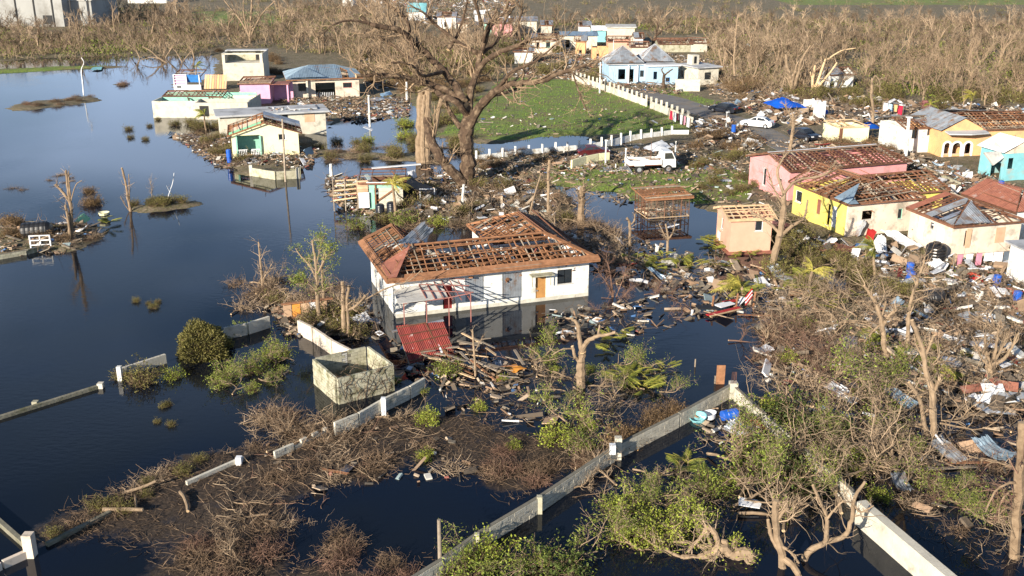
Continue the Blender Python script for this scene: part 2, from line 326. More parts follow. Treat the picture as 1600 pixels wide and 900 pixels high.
GRASS = [[gp(p), s] for p, s in [
 ([(690, 213), (700, 190), (770, 140), (800, 124), (900, 128), (960, 150), (1055, 185), (1075, 205), (1000, 214), (900, 214), (780, 222)], 1.0),
 ([(870, 262), (890, 258), (975, 262), (1100, 262), (1165, 270), (1172, 320), (1080, 318), (1000, 300), (985, 330), (900, 292), (885, 300), (845, 285)], .95),
 ([(1300, 400), (1440, 420), (1480, 470), (1400, 470), (1300, 460)], .5), ([(1440, 395), (1600, 395), (1640, 440), (1440, 470)], .55),
 ([(300, 20), (430, 22), (430, 42), (310, 42)], .9), ([(1100, -30), (1900, -30), (1900, 11), (1230, 9)], .9), ([(1010, 142), (1050, 140), (1130, 165), (1120, 172), (1010, 145)], .9),
 ([(1560, 560), (1700, 560), (1700, 680), (1590, 640)], .7), ([(-300, 113), (0, 109), (210, 102), (0, 116), (-300, 121)], .8), ([(560, 150), (690, 160), (700, 215), (600, 200)], .4),
 ([(1560, 70), (1700, 60), (1700, 100), (1560, 95)], .5), ([(40, 35), (100, 35), (100, 50), (40, 48)], .5), ([(1180, 55), (1240, 60), (1230, 90), (1180, 90)], .35), ([(-100, 60), (300, 60), (300, 75), (-100, 80)], .2), ([(0, 350), (140, 352), (100, 380), (0, 385)], .5)]]
def axis(lo, hi, a, b, step, g=1.12):
    r = list(np.arange(a, b, step)); s = step; x = r[-1]
    while x < hi: s *= g; x += s; r.append(x)
    s = step; x = a; l = []
    while x > lo: s *= g; x -= s; l.append(x)
    return np.array(l[::-1] + r)
def gridmesh(name, xs, ys, zf):
    X, Y = np.meshgrid(xs, ys); Z, A = zf(X, Y)
    nx, ny = len(xs), len(ys); i = np.arange(nx - 1)[None] + (np.arange(ny - 1) * nx)[:, None]
    q = np.stack([i, i + 1, i + nx + 1, i + nx], -1).reshape(-1, 4)
    b = MB(); b.add(np.stack([X, Y, Z], -1).reshape(-1, 3), q, a=A.ravel()); return b
def ground_z(X, Y):
    X = np.asarray(X, float); Y = np.asarray(Y, float)
    n1 = noise2(X, Y, .55); n2 = noise2(X, Y, 1.9, 10)
    s = np.full(X.shape, -1e9)
    for P in LANDW: s = np.maximum(s, sdist(X, Y, P))
    s = s + n1 * .55 + n2 * .25
    z = np.where(s > 0, np.minimum(.32, .16 * s), np.maximum(-1.2, .35 * s)) + .035 * n2
    return z + np.where(Y > 320, np.minimum((Y - 320) * .002, 2), 0)
def grass_a(X, Y):
    g = np.zeros(X.shape)
    for P, s in GRASS: g = np.maximum(g, s * np.clip(sdist(X, Y, P) / 1.5 + .6 + .4 * noise2(X, Y, .7), 0, 1))
    return g
def zg(x, y): return float(ground_z(np.array([x]), np.array([y]))[0])
tb = gridmesh('ground', axis(-2500, 2500, -62, 70, .8), axis(-40, 5000, 28, 200, .7, 1.06), lambda X, Y: (ground_z(X, Y), grass_a(X, Y)))
m = bpy.data.materials.new('soil'); m.use_nodes = True; t = m.node_tree; N = t.nodes; L = t.links; b = N['Principled BSDF']; b.inputs['Roughness'].default_value = .95
geo = N.new('ShaderNodeNewGeometry')
def nz(sc, det=8, ro=.65):
    n = N.new('ShaderNodeTexNoise'); n.inputs['Scale'].default_value = sc; n.inputs['Detail'].default_value = det; n.inputs['Roughness'].default_value = ro; L.new(geo.outputs['Position'], n.inputs['Vector']); return n.outputs['Fac']
def mr(s, a, b_, c=0, d=1): r = N.new('ShaderNodeMapRange'); L.new(s, r.inputs[0]); r.inputs[1].default_value = a; r.inputs[2].default_value = b_; r.inputs[3].default_value = c; r.inputs[4].default_value = d; return r.outputs[0]
def mix(f, a, b_):
    x = N.new('ShaderNodeMixRGB'); L.new(f, x.inputs[0])
    for i, v in ((1, a), (2, b_)):
        if isinstance(v, tuple): x.inputs[i].default_value = (*v, 1)
        else: L.new(v, x.inputs[i])
    return x.outputs[0]
soil = mix(mr(nz(.35), .4, .6), (.13, .098, .058), (.21, .165, .10)); soil = mix(mr(nz(1.7), .45, .62), soil, (.09, .085, .03)); soil = mix(mr(nz(5), .56, .68), soil, (.34, .28, .20)); soil = mix(mr(nz(9), .55, .65), soil, (.05, .035, .025))
gr = mix(mr(nz(.5), .38, .62), (.14, .22, .03), (.22, .27, .045)); gr = mix(mr(nz(4), .45, .65), gr, (.07, .10, .02)); gr = mix(mr(nz(.17), .48, .6), gr, (.17, .15, .055)); gr = mix(mr(nz(.8), .56, .66), gr, (.12, .09, .05))
at = N.new('ShaderNodeAttribute'); at.attribute_name = 'rnd'
ad = N.new('ShaderNodeMath'); ad.operation = 'ADD'; L.new(at.outputs['Fac'], ad.inputs[0]); L.new(mr(nz(.9), 0, 1, -.45, .45), ad.inputs[1])
L.new(mix(mr(ad.outputs[0], .35, .6), soil, gr), b.inputs['Base Color'])
bn = N.new('ShaderNodeBump'); bn.inputs['Strength'].default_value = .8; bn.inputs['Distance'].default_value = .15; L.new(nz(3.5), bn.inputs['Height']); L.new(bn.outputs[0], b.inputs['Normal'])
M['soil'] = m
tag(tb.obj('ground', m, smooth=True), 'muddy brown ground with green patches around the flooded village', None, kind='structure')
# flood water: dark, with brown scum where the rafts of twigs float
SCUM = [(gp(p), s) for p, s in [
 ([(40, 850), (90, 800), (200, 745), (330, 705), (420, 690), (520, 660), (660, 640), (700, 650), (900, 690), (930, 720), (800, 790), (750, 770), (700, 735), (640, 735), (560, 750), (480, 790), (445, 840), (470, 875), (560, 860), (640, 890), (560, 960), (200, 960), (240, 870), (170, 850)], .9),
 ([(700, 620), (800, 590), (860, 650), (780, 660), (700, 660)], .6), ([(1080, 690), (1150, 640), (1200, 690), (1190, 740), (1100, 720)], .6), ([(850, 590), (1050, 560), (1080, 650), (930, 700), (850, 660)], .35),
 ([(1180, 560), (1330, 480), (1500, 540), (1600, 640), (1600, 900), (1480, 880), (1330, 760), (1200, 660)], .45), ([(640, 870), (760, 820), (800, 960), (640, 960)], .5),
 ([(860, 300), (1000, 380), (1000, 420), (900, 440), (860, 380)], .4), ([(1050, 400), (1290, 420), (1300, 480), (1100, 500)], .35)]]
def water_z(X, Y):
    s = np.zeros(X.shape)
    for P, k in SCUM: s = np.maximum(s, k * np.clip(sdist(X, Y, P) / 2.0 + .5 + .3 * noise2(X, Y, 1.1, 20), 0, 1))
    return np.zeros(X.shape), s
wb = gridmesh('water', axis(-900, 900, -62, 70, .8), axis(-40, 700, 28, 140, .8, 1.06), water_z)
m = bpy.data.materials.new('flood_water'); m.use_nodes = True; t = m.node_tree; N = t.nodes; L = t.links; b = N['Principled BSDF']
geo = N.new('ShaderNodeNewGeometry'); at = N.new('ShaderNodeAttribute'); at.attribute_name = 'rnd'
b.inputs['IOR'].default_value = 1.33; b.inputs['Specular IOR Level'].default_value = .5
s1 = N.new('ShaderNodeMath'); s1.operation = 'MULTIPLY_ADD'; L.new(nz(.8, 10, .7), s1.inputs[0]); s1.inputs[1].default_value = 1.0; L.new(at.outputs['Fac'], s1.inputs[2])
fac = mr(s1.outputs[0], 1.12, 1.36)
g0 = N.new('ShaderNodeMath'); g0.operation = 'GREATER_THAN'; L.new(at.outputs['Fac'], g0.inputs[0]); g0.inputs[1].default_value = .02
fm = N.new('ShaderNodeMath'); fm.operation = 'MULTIPLY'; L.new(fac, fm.inputs[0]); L.new(g0.outputs[0], fm.inputs[1]); fac = fm.outputs[0]
deep = mix(mr(nz(.05, 3), .4, .6), (.004, .007, .016), (.007, .009, .012))
L.new(mix(fac, deep, mix(mr(nz(6), .45, .62), (.040, .029, .021), (.088, .063, .043))), b.inputs['Base Color'])
L.new(mr(fac, 0, 1, .035, .8), b.inputs['Roughness'])
rp = N.new('ShaderNodeMapping'); rp.inputs['Scale'].default_value = (1, 2.2, 1); rp.inputs['Rotation'].default_value = (0, 0, .35); L.new(geo.outputs['Position'], rp.inputs[0])
n1 = N.new('ShaderNodeTexNoise'); n1.inputs['Scale'].default_value = 1.6; n1.inputs['Detail'].default_value = 3; L.new(rp.outputs[0], n1.inputs['Vector'])
patch = mr(nz(.045, 2), .46, .60, .015, .13)
bn = N.new('ShaderNodeBump'); bn.inputs['Distance'].default_value = .06; L.new(patch, bn.inputs['Strength']); L.new(n1.outputs['Fac'], bn.inputs['Height'])
b2 = N.new('ShaderNodeBump'); b2.inputs['Distance'].default_value = .03; L.new(fac, b2.inputs['Strength']); L.new(nz(9), b2.inputs['Height']); L.new(bn.outputs[0], b2.inputs['Normal']); L.new(b2.outputs[0], b.inputs['Normal'])
M['water'] = m
tag(wb.obj('water', m, smooth=True), 'dark blue flood water with patches of brown floating scum', None, kind='structure')
# road
rd = [(975, 139), (1003, 138), (1070, 154), (1125, 172), (1200, 198), (1275, 235), (1228, 242), (1175, 213), (1115, 189), (1060, 171)]
D('asphalt', (.20, .19, .18), (.14, .135, .13), .8, .9, stain=(.24, .19, .13), st=(.5, .7), sscale=.5)
L_ = [G(*p, .38) for p in rd[:6]]; R_ = [G(*p, .38) for p in (rd[0], (1020, 155), rd[9], rd[8], rd[7], rd[6])]
b = MB()
for i in range(5): b.poly([R_[i], R_[i + 1], L_[i + 1], L_[i]], thick=.3)
tag(b.obj('road', M['asphalt']), 'grey road strewn with debris beside the green field', None, kind='structure')
# ---------------------------------------------------------------- buildings
def clip2(poly, a, b, c):
    """keep a*x+b*y<=c of a convex 2D polygon"""
    out = []; n = len(poly)
    for i in range(n):
        p, q = poly[i], poly[(i + 1) % n]; dp = a * p[0] + b * p[1] - c; dq = a * q[0] + b * q[1] - c
        if dp <= 0: out.append(p)
        if dp * dq < 0: t_ = dp / (dp - dq); out.append((p[0] + t_ * (q[0] - p[0]), p[1] + t_ * (q[1] - p[1])))
    return out
class Face:
    def __init__(s, pts):
        s.P = np.array(pts, float); s.o = s.P[0]; s.e = unit(s.P[1] - s.P[0]); s.n = unit(np.cross(s.e, s.P[2] - s.P[0])); s.n = s.n if s.n[2] > 0 else -s.n
        s.t = np.cross(s.n, s.e); s.t = s.t if s.t[2] > 0 else -s.t
        s.p2 = [((p - s.o) @ s.e, (p - s.o) @ s.t) for p in s.P]
    def w(s, a, b, lift=0): return s.o + a * s.e + b * s.t + lift * s.n
    def line(s, v, axis_):
        r = []; n = len(s.p2)
        for i in range(n):
            p, q = s.p2[i], s.p2[(i + 1) % n]; a, b = p[axis_] - v, q[axis_] - v
            if a * b < 0: t_ = a / (a - b); r.append(p[1 - axis_] + t_ * (q[1 - axis_] - p[1 - axis_]))
        return (min(r), max(r)) if len(r) >= 2 else None
    def rng_(s, ax): v = [p[ax] for p in s.p2]; return min(v), max(v)
class House:
    def __init__(s, name, label, F, R, L, z0=.25, B=None, A=None, h=2.8, cat='house', ang=None):
        o = G(*F, z0); r = G(*R, z0); l = G(*L, z0); u = unit((r - o)[:2]); s.ang = math.atan2(u[1], u[0]) if ang is None else math.radians(ang)
        s.u = np.array((math.cos(s.ang), math.sin(s.ang), 0)); s.v = np.array((-s.u[1], s.u[0], 0)); s.o = np.array((o[0], o[1], z0)); s.z0 = z0
        s.A = float((r - o) @ s.u) if A is None else A; s.B = float((l - o) @ s.v) if B is None else B; s.h = h
        s.root = thing(name, label, cat, s.o, s.ang); s.rng = np.random.default_rng(abs(hash((F[0], F[1]))) % 9999 + 1)
    def P(s, x, y, z): return s.o + x * s.u + y * s.v + np.array((0, 0, z))
    def hit(s, side, px, py):
        d = ray(px, py); c = np.array((0, 0, H)) - s.o; k = {'front': (s.v, 0), 'back': (s.v, s.B), 'left': (s.u, 0), 'right': (s.u, s.A)}[side] if isinstance(side, str) else side
        t_ = (k[1] - c @ k[0]) / (d @ k[0]); p = c + t_ * d; return (p @ s.u, p @ s.v, p[2])
    def hz(s, px, py, z):
        q = G(px, py, z + s.z0) - s.o; return (q @ s.u, q @ s.v, z)
    def map(s, side, a, d, z, t_):
        return {'front': (a, d, z), 'back': (a, s.B - t_ + d, z), 'left': (d, a, z), 'right': (s.A - t_ + d, a, z)}[side]
    def wall(s, side, m, h=None, ops=(), t=.18, z0=-1.0, span=None, off=0, name='wall', base=None):
        h = s.h if h is None else h; L0, L1 = (0, s.A) if side in ('front', 'back') else (t, s.B - t)
        if span: L0, L1 = span
        rects = []
        for op in ops:
            if len(op) > 4 and op[4] == 'local': a0, a1, b0, b1 = op[:4]; kind = op[5]
            else:
                x0, y0, x1, y1, kind = op[:5]; cy = (y0 + y1) / 2; cx = (x0 + x1) / 2; k = 0 if side in ('front', 'back') else 1
                a0, a1 = sorted((s.hit(side, x0, cy)[k], s.hit(side, x1, cy)[k])); b1 = s.hit(side, cx, y0)[2]; b0 = s.hit(side, cx, y1)[2]
            a0 = max(a0, L0 + .05); a1 = min(a1, L1 - .05); b1 = min(b1, h - .08)
            if a1 - a0 > .1 and b1 - b0 > .1: rects.append((a0, a1, b0, b1, kind))
        rects.sort(); b = MB()
        def bx(a0, a1, b0, b1):
            if a1 - a0 < .005 or b1 - b0 < .005: return
            c = s.map(side, (a0 + a1) / 2, t / 2 + off, (b0 + b1) / 2, t); sz = (a1 - a0, t, b1 - b0) if side in ('front', 'back') else (t, a1 - a0, b1 - b0); b.box(c, sz)
        a = L0
        for (a0, a1, b0, b1, kind) in rects:
            bx(a, a0, z0, h); bx(a0, a1, z0, b0); bx(a0, a1, b1, h); a = a1
        bx(a, L1, z0, h); o = b.obj(name, M[m], s.root)
        for (a0, a1, b0, b1, kind) in rects: s.fill(side, a0, a1, b0, b1, kind, t, off)
        return o
    def bar(s, side, a0, a1, b0, b1, d0, d1, t): 
        c = s.map(side, (a0 + a1) / 2, (d0 + d1) / 2, (b0 + b1) / 2, t); return c, ((a1 - a0, d1 - d0, b1 - b0) if side in ('front', 'back') else (d1 - d0, a1 - a0, b1 - b0))
    def fill(s, side, a0, a1, b0, b1, kind, t, off=0):
        k = kind.split(':'); e = .005
        if k[0] == 'door':
            b = MB(); b.box(*s.bar(side, a0 + e, a1 - e, b0, b1 - e, .06, .11, t)); d = b.obj('door', M[k[1]], s.root)
            b = MB(); b.box(*s.bar(side, a0 + .08, a0 + .16, (b0 + b1) / 2 - .05, (b0 + b1) / 2 + .05, -.01, .06, t)); b.obj('handle', M['tin'], d)
        elif k[0] == 'board':
            b = MB(); b.box(*s.bar(side, a0 - .04, a1 + .04, b0 - .04, b1 + .04, -.035, -.005, t)); b.obj('board', M[k[1]], s.root)
        elif k[0] == 'louvre':
            b = MB(); n = max(3, int((a1 - a0) / .12)); 
            for i in range(n): x = a0 + (i + .5) * (a1 - a0) / n; b.box(*s.bar(side, x - (a1 - a0) / n * .42, x + (a1 - a0) / n * .42, b0 + .02, b1 - .02, .05, .075, t))
            b.box(*s.bar(side, a0, a1, b0, b1, .08, .1, t)); b.obj('shutter', M[k[1]], s.root)
        elif k[0] == 'win':
            fr = MB(); w_ = .055
            for q in ((a0, a0 + w_, b0, b1), (a1 - w_, a1, b0, b1), (a0 + w_, a1 - w_, b0, b0 + w_), (a0 + w_, a1 - w_, b1 - w_, b1)): fr.box(*s.bar(side, *q, .05, .11, t))
            nx = max(1, round((a1 - a0) / .55)); nzz = int(k[2]) if len(k) > 2 else 1
            f = fr.obj('window', M[k[1] if len(k) > 1 and k[1] else 'white_panel'], s.root); pw = (a1 - a0 - 2 * w_) / nx; ph = (b1 - b0 - 2 * w_) / nzz
            for i in range(nx):
                for j in range(nzz):
                    g = MB(); g.box(*s.bar(side, a0 + w_ + i * pw + .02, a0 + w_ + (i + 1) * pw - .02, b0 + w_ + j * ph + .02, b0 + w_ + (j + 1) * ph - .02, .07, .08, t)); g.obj('pane', M['glass'], f)
            b = MB(); b.box(*s.bar(side, a0 - .06, a1 + .06, b0 - .07, b0 - .003, -.05, t - .02, t)); b.obj('sill', M['concrete'], f)
        elif k[0] == 'hole':
            b = MB(); b.box(*s.bar(side, a0 - .04, a1 + .04, b0 - .06, b0 - .003, -.03, t + .02, t)); b.obj('sill', M['concrete'], s.root)
        elif k[0] == 'arch':
            pass
    def part(s, name, b, m, **kw): return b.obj(name, M[m] if isinstance(m, str) else m, s.root, **kw)
    def slab(s, h, ov, th=.15, m='roof_slab', x0=0, x1=None, y0=0, y1=None, name='roof_slab', tilt=0):
        x1 = s.A if x1 is None else x1; y1 = s.B if y1 is None else y1; b = MB()
        b.box(((x0 + x1) / 2, (y0 + y1) / 2, h + th / 2 + .003), (x1 - x0 + 2 * ov, y1 - y0 + 2 * ov, th)); return s.part(name, b, m)
    def floor(s, m='concrete', z=.0): b = MB(); b.box((s.A / 2, s.B / 2, z - .3), (s.A - .05, s.B - .05, .6)); return s.part('floor', b, m)
    def timber(s, pts, rs=.6, bs=.5, miss=.12, m='new_wood', bm=None, w=.06, hgt=.11, bw=.06, fascia=True):
        f = Face(pts); lo, hi = f.rng_(0)
        for i, v in enumerate(np.arange(lo + .08, hi, rs)):
            l = f.line(v, 0)
            if l and l[1] - l[0] > .3 and s.rng.random() > miss * .8: j = s.rng.normal(0, .05, 3); beam(f.w(v + j[0], l[0]), f.w(v + j[1], l[1] - (s.rng.random() < .12) * (l[1] - l[0]) * .4, j[2]), w, hgt, m if s.rng.random() < .8 else 'grey_wood', 'rafter', s.root, f.n)
        lo, hi = f.rng_(1)
        for v in np.arange(lo + .12, hi, bs):
            l = f.line(v, 1)
            if l and l[1] - l[0] > .4:
                a, c = l; r = s.rng.random()
                if r < miss: c = a + (c - a) * s.rng.uniform(.3, .8)
                elif r < 2 * miss: a = c - (c - a) * s.rng.uniform(.3, .8)
                j = s.rng.normal(0, .05, 4) * (1 + 3 * (s.rng.random() < .12)); beam(f.w(a, v + j[0], hgt * .5 + bw * .45), f.w(c, v + j[1], hgt * .5 + bw * .45 + abs(j[2])), bw, bw, (bm or m) if s.rng.random() < .82 else 'grey_wood', 'batten', s.root, f.n)
        if fascia:
            for i in range(len(pts)):
                p, q = f.P[i], f.P[(i + 1) % len(pts)]; beam(p + f.n * .01 * i, q + f.n * .01 * i, .05, .16, m, 'fascia' if i == 0 else 'edge_board', s.root)
        return f
    def tin(s, pts, m='tin', w=1.0, miss=0.0, lift=.14, jit=.02, skew=.0, only=None):
        f = Face(pts); lo, hi = f.rng_(0); n = max(1, int(round((hi - lo) / w))); w = (hi - lo) / n
        for i in range(n):
            if s.rng.random() < miss or (only and not only(i, n)): continue
            p2 = clip2(clip2(f.p2, -1, 0, -(lo + i * w + .01)), 1, 0, lo + (i + 1) * w - .01)
            if len(p2) < 3: continue
            lf = lift + s.rng.uniform(0, jit) + (i % 2) * .004; b = MB(); k = s.rng.normal(0, skew)
            P3 = [f.w(a, c, lf + k * (a - lo - i * w)) for a, c in p2]
            P3 = P3 if np.cross(P3[1] - P3[0], P3[2] - P3[0]) @ f.n > 0 else P3[::-1]
            b.poly(P3, thick=.015)
            for q in (.25, .5, .75, 1.0):   # ribs
                l = f.line(lo + (i + q) * w - (.02 if q == 1 else 0), 0)
                if l and l[1] - l[0] > .2:
                    a = lo + (i + q) * w - (.02 if q == 1 else 0); v = np.array([f.w(a - .03, l[0], lf + .003), f.w(a + .03, l[0], lf + .003), f.w(a + .03, l[1], lf + .003), f.w(a - .03, l[1], lf + .003), f.w(a, l[0], lf + .04), f.w(a, l[1], lf + .04)])
                    b.add(v, [(0, 4, 5, 3), (4, 1, 2, 5)])
            s.part('roof_sheet', b, m)
        return f
    def mess(s, n, z=0, h=.8, m='litter', size=(.1, .7), x0=.3, x1=None, y0=.3, y1=None, name='rubble'):
        x1 = s.A - .3 if x1 is None else x1; y1 = s.B - .3 if y1 is None else y1; r = s.rng; b = MB()
        C = np.stack([r.uniform(x0, x1, n), r.uniform(y0, y1, n), z + r.random(n) ** 2 * h], 1); S = np.stack([r.uniform(*size, n), r.uniform(.05, .35, n), r.uniform(.03, .15, n)], 1)
        b.boxes(C, S, rrot(r, n, .35), a=r.random(n)); return s.part(name, b, m, kind='stuff')
    def beam(s, p, q, w, h, m, name='beam', up=(0, 0, 1)): return beam(p, q, w, h, m, name, s.root, up)
_blk = {}
def blocks(parent, o, p, q, z0, z1, m='block', th=.15, bl=.4, bh=.2, limit=[300], jag=0, rng=R0, skip=None):
    """block wall from p to q (parent's coordinates), every block its own part up to the limit"""
    if m not in _blk:
        b = MB(); e = .47
        v = [(x * e, y * e, z * e) for x, y, z in ((-1, -1, -1), (1, -1, -1), (1, 1, -1), (-1, 1, -1), (-1, -1, 1), (1, -1, 1), (1, 1, 1), (-1, 1, 1))]
        b.box((0, 0, 0), (.965, 1, .93)); _blk[m] = b.mesh('block', M[m])
    p = np.array(p, float); q = np.array(q, float); L_ = np.linalg.norm(q - p); u = (q - p) / L_; ang = math.atan2(u[1], u[0]); nv = np.array((-u[1], u[0]))
    rows = int(round((z1 - z0) / bh)); rest = MB(); cols = []
    core = MB(); c = (p + q) / 2; core.box((c[0], c[1], (z0 + z1) / 2 - .012 - jag * .15), (L_ - .02, th - .03, z1 - z0 - .03 - jag * .3), rotz(ang)); core.obj('mortar_joint', M['mortar'], parent)
    for r in range(rows - 1, -1, -1):
        x = -(bl / 2 if r % 2 else 0)
        while x < L_ - .02:
            a0 = max(x, 0); a1 = min(x + bl, L_); x += bl
            if a1 - a0 < .06: continue
            if jag and r >= rows - jag and rng.random() < .35: continue
            if skip and skip((a0 + a1) / 2, z0 + (r + .5) * bh): continue
            cc = p + u * (a0 + a1) / 2 + nv * rng.normal(0, .004); cz = z0 + (r + .5) * bh
            if limit[0] > 0:
                ob = bpy.data.objects.new('block', _blk[m]); COL.objects.link(ob); ob.parent = parent; ob.location = (cc[0], cc[1], cz); ob.rotation_euler = (0, 0, ang); ob.scale = (a1 - a0 - .006, th + rng.uniform(-.006, .01), bh - .004); limit[0] -= 1
            else: rest.box((cc[0], cc[1], cz), ((a1 - a0) * .965, th, bh * .93), rotz(ang))
    if rest.n: rest.obj('block', M[m], parent, kind='stuff')

# --- main white house in the flood
h = House('flooded_house', 'white flooded house at the centre with its roof stripped to brown rafters', (619, 497), (919, 462), (573, 439), z0=0, h=2.75)
h.B = 8.6
W = 'white_wall'
bd = 5.6
h.wall('front', W, ops=[(692, 446, 711, 484, 'hole'), (727, 433, 757, 470, 'louvre:tin'), (785, 426, 816, 466, 'louvre:tin'), (837, 432, 853, 475, 'door:door_wood'), (871, 421, 894, 443, 'win:dark')])
h.wall('left', W, ops=[])
h.wall('right', W, span=(.18, bd), ops=[])
b = MB(); b.box((8.2 + 3.1, bd + .09, .9), (6.2, .18, 3.7)); b.box((2.05, h.B - .09, .9), (3.7, .18, 3.7)); b.box((3.99, (bd + h.B) / 2, .9), (.18, h.B - bd - .2, 3.7)); b.box((6, bd - .09, .9), (4, .18, 3.7)); b.box((4.2, bd / 2, .9), (.15, bd - .5, 3.6)); b.box((9.4, bd / 2, .9), (.15, bd - .5, 3.6))
b.box((8.9, 8.3, .9), (.18, 5.2, 3.7)); b.box((11.8, 10.9, .9), (5.6, .18, 3.7)); b.box((14.3, 8.3, .9), (.18, 5.2, 3.7)); h.part('wall', b, W)
E0, E1 = 2.9, 4.35   # eave, ridge
ff = [(-.7, -.8, E0), (14.9, -.8, E0), (11.7, 2.5, E1), (1.7, 2.5, E1)]
f = h.timber(ff, .5, .42, .10, 'new_wood', 'new_wood', w=.05, hgt=.10, bw=.05)
h.timber([(-.7, 9.3, E0), (-.7, -.8, E0), (1.7, 2.5, E1), (1.65, 8.2, E1)], .5, .42, .05, 'new_wood', w=.05, bw=.05)
h.timber([(4.0, 5.8, E0), (4.0, 9.3, E0), (1.65, 8.2, E1), (1.7, 2.6, E1)], .6, .5, .1, 'dark_wood')
h.timber([(8.4, 6.0, E0), (4.0, 6.0, E0), (1.75, 2.55, E1), (11.7, 2.55, E1)], .6, .5, .1, 'dark_wood')
h.timber([(8.5, 11.4, E0), (8.5, 6.0, E0), (11.7, 2.7, E1 + .02), (11.8, 8.5, E1)], .5, .42, .1, 'new_wood', w=.05, bw=.05)
h.timber([(14.9, -.8, E0), (14.9, 11.4, E0), (11.8, 8.5, E1 + .02), (11.75, 2.55, E1)], .6, .4, .0, 'dark_wood', bw=.1)
h.timber([(14.9, 11.4, E0), (8.5, 11.4, E0), (11.8, 8.5, E1)], .6, .5, .1, 'dark_wood')
def strip(fc, a0, a1, b0, b1, m, lift=.12, name='roof_board'):
    b = MB(); b.poly([fc.w(a0, b0, lift), fc.w(a1, b0, lift), fc.w(a1, b1, lift), fc.w(a0, b1, lift)], thick=.03); return h.part(name, b, m)
strip(f, -.02, 15.6, -.04, .55, 'new_wood')
f2 = Face([(-.7, 9.3, E0), (-.7, -.8, E0), (1.7, 2.5, E1), (1.65, 8.2, E1)])
b = MB(); b.poly([f2.w(0, 0, .13), f2.w(10.1, 0, .13), f2.w(9.6, .45, .13), f2.w(.3, .45, .13)], thick=.03); h.part('roof_board', b, 'new_wood')
b = MB(); b.poly([f2.w(0, .46, .125), f2.w(.55, .46, .125), f2.w(1.5, 2.85, .125), f2.w(1.0, 2.85, .125)], thick=.03); h.part('roof_board', b, 'new_wood')
f3 = Face([(14.9, -.8, E0), (14.9, 11.4, E0), (11.8, 8.5, E1), (11.75, 2.55, E1)])
b = MB(); b.poly([f.w(15.0, .56, .13), f.w(15.6, .3, .13), f.w(12.6, 3.6, .13), f.w(12.2, 3.6, .13)], thick=.03); h.part('roof_board', b, 'new_wood')
# red sheet still nailed on the front left hip
b = MB(); P3 = [h.hz(595, 417, 3.05), h.hz(606, 439, 2.95), h.hz(620, 437, 3.15), h.hz(632, 408, 3.75), h.hz(641, 388, 4.4)]
b.poly([np.array(p) + (0, 0, .2) for p in (P3[0], P3[1], P3[2], P3[3], P3[4])], thick=.02); h.part('roof_sheet', b, 'rust_tin', label='rusty red roof sheet left on the front corner')
for x in (2.6, 4.5, 6.6, 8.6, 10.6): h.beam((x, .1, E0 - .12), (x, bd - .1, E0 - .12), .06, .12, 'new_wood', 'tie_beam')
for y in (1.3, 2.6, 4.0): h.beam((.2, y, E0 - .05), (14.2, y, E0 - .05), .05, .1, 'new_wood', 'ceiling_joist')
h.mess(520, z=1.1, h=1.5, m='litter', y1=bd - .3, size=(.15, .9)); h.mess(140, z=1.2, h=1.2, m='dull_litter', x1=3.6, y0=bd, name='ceiling_debris', size=(.2, 1.1))
h.mess(520, z=1.9, h=.75, m='new_wood', y1=bd - .3, size=(.3, 1.6), name='broken_timber')
h.mess(200, z=1.9, h=.8, m='new_wood', x1=3.6, y0=2, size=(.3, 1.6), name='broken_timber')
h.mess(160, z=1.9, h=.8, m='new_wood', x0=9, x1=14, y0=bd, y1=10.8, size=(.3, 1.6), name='broken_timber')
b = MB(); c = h.hit('front', 844, 427); b.box((c[0], -.35, c[2]), (1.7, .7, .06)); b.box((c[0] - .7, -.3, c[2] - .45), (.05, .05, .85)); b.box((c[0] + .7, -.3, c[2] - .45), (.05, .05, .85)); h.part('door_canopy', b, 'mossy_block')
b = MB(); c = h.hit('front', 702, 465); b.box((c[0], .3, c[2] - .6), (.8, .05, 2.9), rotz(.5)); h.part('door', b, 'red_paint', label='open dark red door')
b = MB(); b.boxes([(h.A / 2, -.012, .02)], [(h.A, .02, .5)]); h.part('flood_mark', b, 'water_line')
b = MB(); p = [h.hz(612, 449, 2.1), h.hz(622, 474, 1.9), h.hz(700, 464, 1.9), h.hz(694, 452, 2.1), h.hz(668, 441, 2.3)]; p = [(x, min(y, -.03), z) for x, y, z in p]
b.poly([np.array(q) for q in p[::1]], thick=.05); h.part('porch_roof_sheet', b, 'concrete')
# porch frame
fr = thing('porch_frame', 'bare rusty steel porch frame standing in the water before the white house', 'frame', G(670, 507, 0))
ro = np.array(fr.location); pts = []
for (x0, y0, x1, y1) in ((632, 474, 632, 507), (666, 470, 667, 508), (701, 465, 702, 509), (734, 458, 736, 512)):
    g = G(x1, y1, 0); z = zat(g, y0); pts.append((g, z)); beam(g - ro + (0, 0, -.5), g - ro + (0, 0, z), .07, .07, 'steel_paint', 'post', fr)
zt = np.mean([z for g, z in pts])
for i in range(3): beam(pts[i][0] - ro + (0, 0, pts[i][1]), pts[i + 1][0] - ro + (0, 0, pts[i + 1][1]), .06, .06, 'steel_paint', 'rail', fr)
for i, k in enumerate(np.linspace(0, 1, 6)):
    g0 = pts[1][0] * (1 - k) + pts[3][0] * k; g1 = g0 + h.v * 3.0; beam(g0 - ro + (0, 0, zt), g1 - ro + (0, 0, zt + .45), .05, .07, 'steel_paint', 'bar', fr)
for k in (.33, .66, 1.0):
    a = pts[1][0] + h.v * 3 * k; c = pts[3][0] + h.v * 3 * k + h.u * .5; beam(a - ro + (0, 0, zt + .45 * k + .06), c - ro + (0, 0, zt + .45 * k + .06), .05, .05, 'steel_paint', 'bar', fr)
